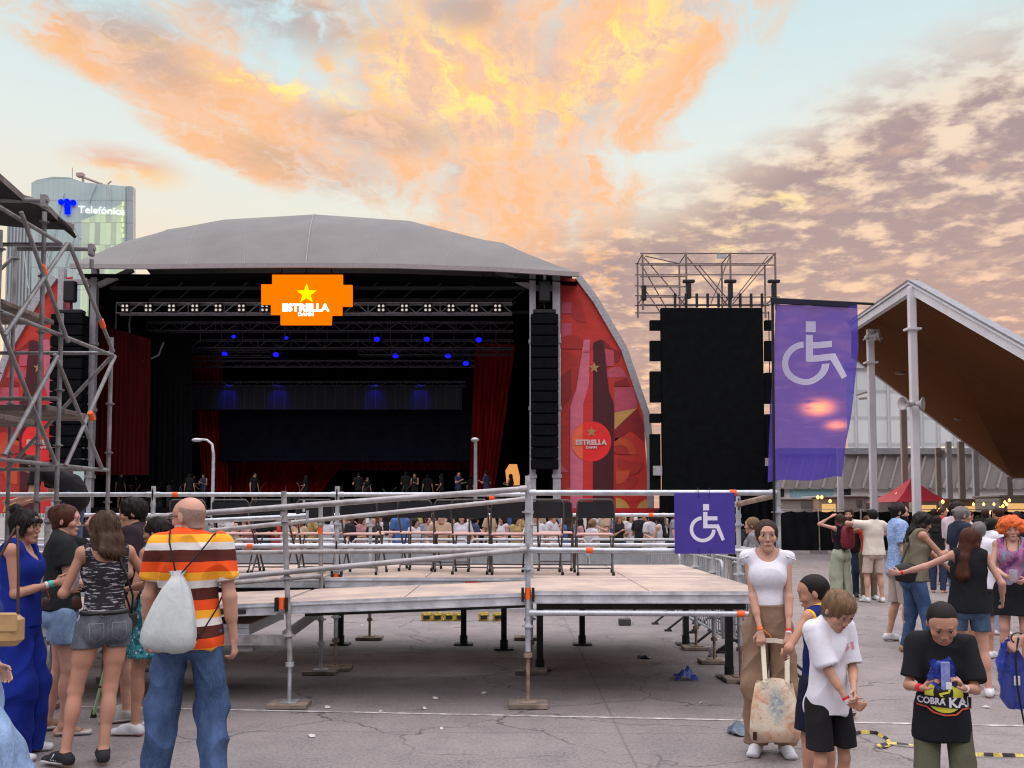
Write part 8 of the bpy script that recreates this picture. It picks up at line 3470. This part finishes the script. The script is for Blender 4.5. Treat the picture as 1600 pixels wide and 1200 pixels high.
def make_barrier():
    r = empty('crowd_barrier')
    mb = MB()
    pts = [(-1.1, 0, .16), (-1.1, 0, 1.02), (-1.07, 0, 1.08), (-1.01, 0, 1.10), (1.01, 0, 1.10), (1.07, 0, 1.08), (1.1, 0, 1.02), (1.1, 0, .16)]
    mb.path(pts, .019, 8)
    mb.tube((-1.1, 0, .20), (1.1, 0, .20), .017, n=8)
    mb.build('frame', M_BARR, r)
    for i in range(18):
        mb = MB()
        x = -1.0 + 2.0 * i / 17
        mb.tube((x, 0, .21), (x, 0, 1.09), .0075, n=6)
        mb.build('bar', M_BARR, r)
    for x in (-.8, .8):
        mb = MB()
        mb.path([(x, -.33, .015), (x, -.08, .21), (x, .08, .21), (x, .33, .015)], .017, 7)
        mb.tube((x, -.36, .014), (x, -.26, .014), .02, n=7)
        mb.tube((x, .26, .014), (x, .36, .014), .02, n=7)
        mb.build('foot', M_BLACKSTEEL, r)
    return r


bar0 = make_barrier()
for i, (x, y, a, lab) in enumerate(((2.62, 9.75, 88, 'crowd barrier nearest the camera along the right side of the platform'), (2.55, 12.1, 91, 'second crowd barrier along the right side of the platform'), (2.42, 14.5, 94, 'third crowd barrier along the right side, farthest back'), (2.78, 10.1, 87, 'crowd barrier leaning closest against the nearest one beside the platform'), (2.86, 11.9, 92, 'crowd barrier in the outer row behind the woman in white'))):
    o = bar0 if i == 0 else copy_tree(bar0)
    o.location = (x, y, 0)
    o.rotation_euler = (0, 0, R(a))
    tag(o, lab, 'barrier', 'crowd barriers beside the platform')


def make_panel():
    r = empty('panel_barrier')
    mb = MB()
    mb.box(-.98, -.012, .12, .98, .012, .98)
    mb.build('panel', mat('grey_barrier_panel', (.30, .31, .32), .55, var=.15), r)
    mb = MB()
    mb.path([(-1.0, 0, .02), (-1.0, 0, 1.16), (-.95, 0, 1.22), (.95, 0, 1.22), (1.0, 0, 1.16), (1.0, 0, .02)], .024, 8)
    mb.tube((-1, 0, 1.0), (1, 0, 1.0), .02, n=8)
    mb.build('frame', M_BARR, r)
    for x in (-.9, .9):
        mb = MB()
        mb.bar((x, .02, 1.0), (x, .9, .04), .04, .04)
        mb.build('strut', M_BARR, r)
    mb = MB()
    mb.box(-.98, 0, .0, .98, 1.0, .03)
    mb.build('footplate', M_BARR, r)
    return r


pan0 = make_panel()
for i in range(7):
    o = pan0 if i == 0 else copy_tree(pan0)
    o.location = (2.35 - i * 2.06, 15.6 + .05 * (i % 2), 0)
    tag(o, 'grey panel barrier behind the platform, %s from the right' % words[i], 'barrier', 'grey panel barriers between platform and crowd')

# ------------------------------------------------------------------ things lying on the ground
M_YBL = mat('dirty_yellow_plastic', (.42, .30, .03), .6, var=.5, scale=20, col2=(.10, .075, .02))
blocks = [667, 684, 702, 719, 756, 778]
wd = ['leftmost of the close four', 'second of the close four', 'third of the close four', 'rightmost of the close four', 'left one of the separate pair', 'right one of the separate pair']
for px, lab in zip(blocks, wd):
    p = gnd(px, 970)
    B0 = Root('cable_block', 'yellow and black plastic block under the platform, ' + lab, 'block', p, 'yellow plastic blocks under the platform')
    mb = MB()
    mb.loft([[p + Vector((x * k, y * k, z)) for x, y in ((-.085, -.06), (.085, -.06), (.085, .06), (-.085, .06))] for z, k in ((0, .85), (.05, 1.0), (.10, 1.0), (.13, .75))], True, False)
    B0.part('block', mb, M_YBL)
    mb = MB()
    mb.box(p.x - .05, p.y - .064, .03, p.x + .05, p.y - .0605, .09)
    B0.part('dark_face', mb, M_BLACK)
p = gnd(976, 977)
solo('grey_block', MB().rbox(p.x - .09, p.y - .06, 0, p.x + .09, p.y + .06, .10, .012), mat('dark_grey_rubber', (.05, .05, .052), .7), 'dark grey rubber block on the lit ground behind the platform', 'block', p)


def rag(name, px, py, w_, h_, m, lab, seed, cat, group=None):
    rs = random.Random(seed)
    p = gnd(px, py)
    mb = MB()
    n = 9
    ph = [rs.uniform(0, 6) for _ in range(4)]
    P = []
    for j in range(n):
        row = []
        for i in range(n):
            u, v = i / (n - 1) * 2 - 1, j / (n - 1) * 2 - 1
            k = 1 - .25 * (u * u + v * v) * (.5 + .5 * math.sin(3 * u + ph[0]))
            z = h_ * max(0.02, (1 - (u * u + v * v) * .5)) * (.6 + .4 * math.sin(4 * u + ph[1]) * math.cos(3 * v + ph[2]))
            row.append(p + Vector((u * w_ / 2 * k, v * w_ / 2 * k, max(.004, z))))
        P.append(row)
    mb.grid(P)
    return solo(name, mb, m, lab, cat, p, group)


rag('plastic_bag', 1071, 1062, .22, .16, M_POUCH, 'crumpled blue plastic bag on the shaded ground under the platform', 3, 'bag')
rag('plastic_bag', 1006, 1028, .20, .05, mat('dark_blue_film', (.02, .025, .07), .4), 'flattened dark blue plastic on the shaded ground under the platform', 5, 'bag')
rag('plastic_bag', 1155, 1146, .24, .10, mat('grey_blue_film', (.11, .15, .19), .4, var=.4, scale=15), 'grey blue crumpled plastic beside the feet of the woman in white', 6, 'bag')
p = gnd(1112, 1028)
CU = Root('plastic_cup', 'empty clear plastic cup standing beside the barrier feet', 'cup', p, 'plastic cups')
mb = MB()
mb.lathe(p, [(.03, 0), (.031, .004), (.044, .13), (.046, .134), (.042, .13), (.029, .006)], 16)
CU.part('cup_wall', mb, M_PLCUP)
random.seed(5)
M_PAPER = mat('white_paper_scrap', (.50, .48, .47), .7)
litter = [(757, 1084), (680, 1092), (512, 1106), (565, 978), (1612, 1010), (1347, 895), (1420, 985), (1541, 1106), (1095, 1100), (900, 960), (627, 978), (1310, 1022), (1388, 910), (690, 1140)] + [(int(380 + 1200 * ((i * 0.618) % 1)), int(925 + 265 * ((i * 0.377) % 1) ** 1.3)) for i in range(12)]
for i, (px, py) in enumerate(litter):
    p = gnd(px, py)
    r = random.uniform(.02, .045)
    mb = MB()
    a = random.uniform(0, 6)
    q = [p + Vector((r * k * math.cos(a + t), r * k * math.sin(a + t) * 1.2, z)) for t, k, z in ((0, 1, .006), (1.4, .8, .012), (2.6, 1.1, .006), (4.1, .7, .02), (5.2, 1, .006))]
    c = p + Vector((0, 0, .022))
    mb._add([*q, c], [(i_, (i_ + 1) % 5, 5) for i_ in range(5)], False)
    solo('paper_scrap', mb, M_PAPER, 'small white scrap of litter lying on the concrete', 'litter', p, 'white litter scraps')
M_HZY = mat('hazard_yellow_film', (.58, .45, .10), .5, var=.4, scale=30)
M_HZB = mat('hazard_black_film', (.02, .02, .02), .45)
tapes = [([(1312, 1153), (1332, 1152), (1350, 1148), (1368, 1149), (1384, 1156), (1392, 1164), (1378, 1171), (1372, 1168), (1392, 1165), (1420, 1168), (1470, 1172)], 'twisted yellow and black barrier tape lying between the two boys'),
         ([(1500, 1184), (1530, 1184), (1560, 1185), (1600, 1184), (1660, 1186)], 'straight strip of yellow and black barrier tape at the right front'),
         ([(1310, 1126), (1318, 1124), (1326, 1122), (1338, 1120), (1330, 1127), (1314, 1131)], 'crumpled knot of yellow and black tape on the white line beside the boy')]
for pts, lab in tapes:
    P = [gnd(*p) for p in pts]
    mb = MB()
    fine = []
    for i in range(len(P) - 1):
        n = max(2, int((P[i + 1] - P[i]).length / .03))
        for k in range(n):
            fine.append(P[i].lerp(P[i + 1], k / n))
    s_ = 0
    prev = None
    for i in range(len(fine) - 1):
        d0 = (fine[i + 1] - fine[i]).normalized()
        s_ += (fine[i + 1] - fine[i]).length
        tw = .9 * math.sin(s_ * 5.1) + .3
        sd = Vector((-d0.y, d0.x, 0))
        off = sd * (.017 * math.cos(tw)) + Vector((0, 0, .017 * abs(math.sin(tw))))
        base = fine[i] + Vector((0, 0, .012 + .008 * math.sin(s_ * 7)))
        lo_, hi_ = base - off * .6, base + off
        lo_.z = max(.006, lo_.z)
        if prev:
            mb.slot(int(s_ / .07) % 2)
            mb.quad(prev[0], lo_, hi_, prev[1])
        prev = (lo_, hi_)
    solo('barrier_tape', mb, [M_HZY, M_HZB], lab, 'tape', P[0])
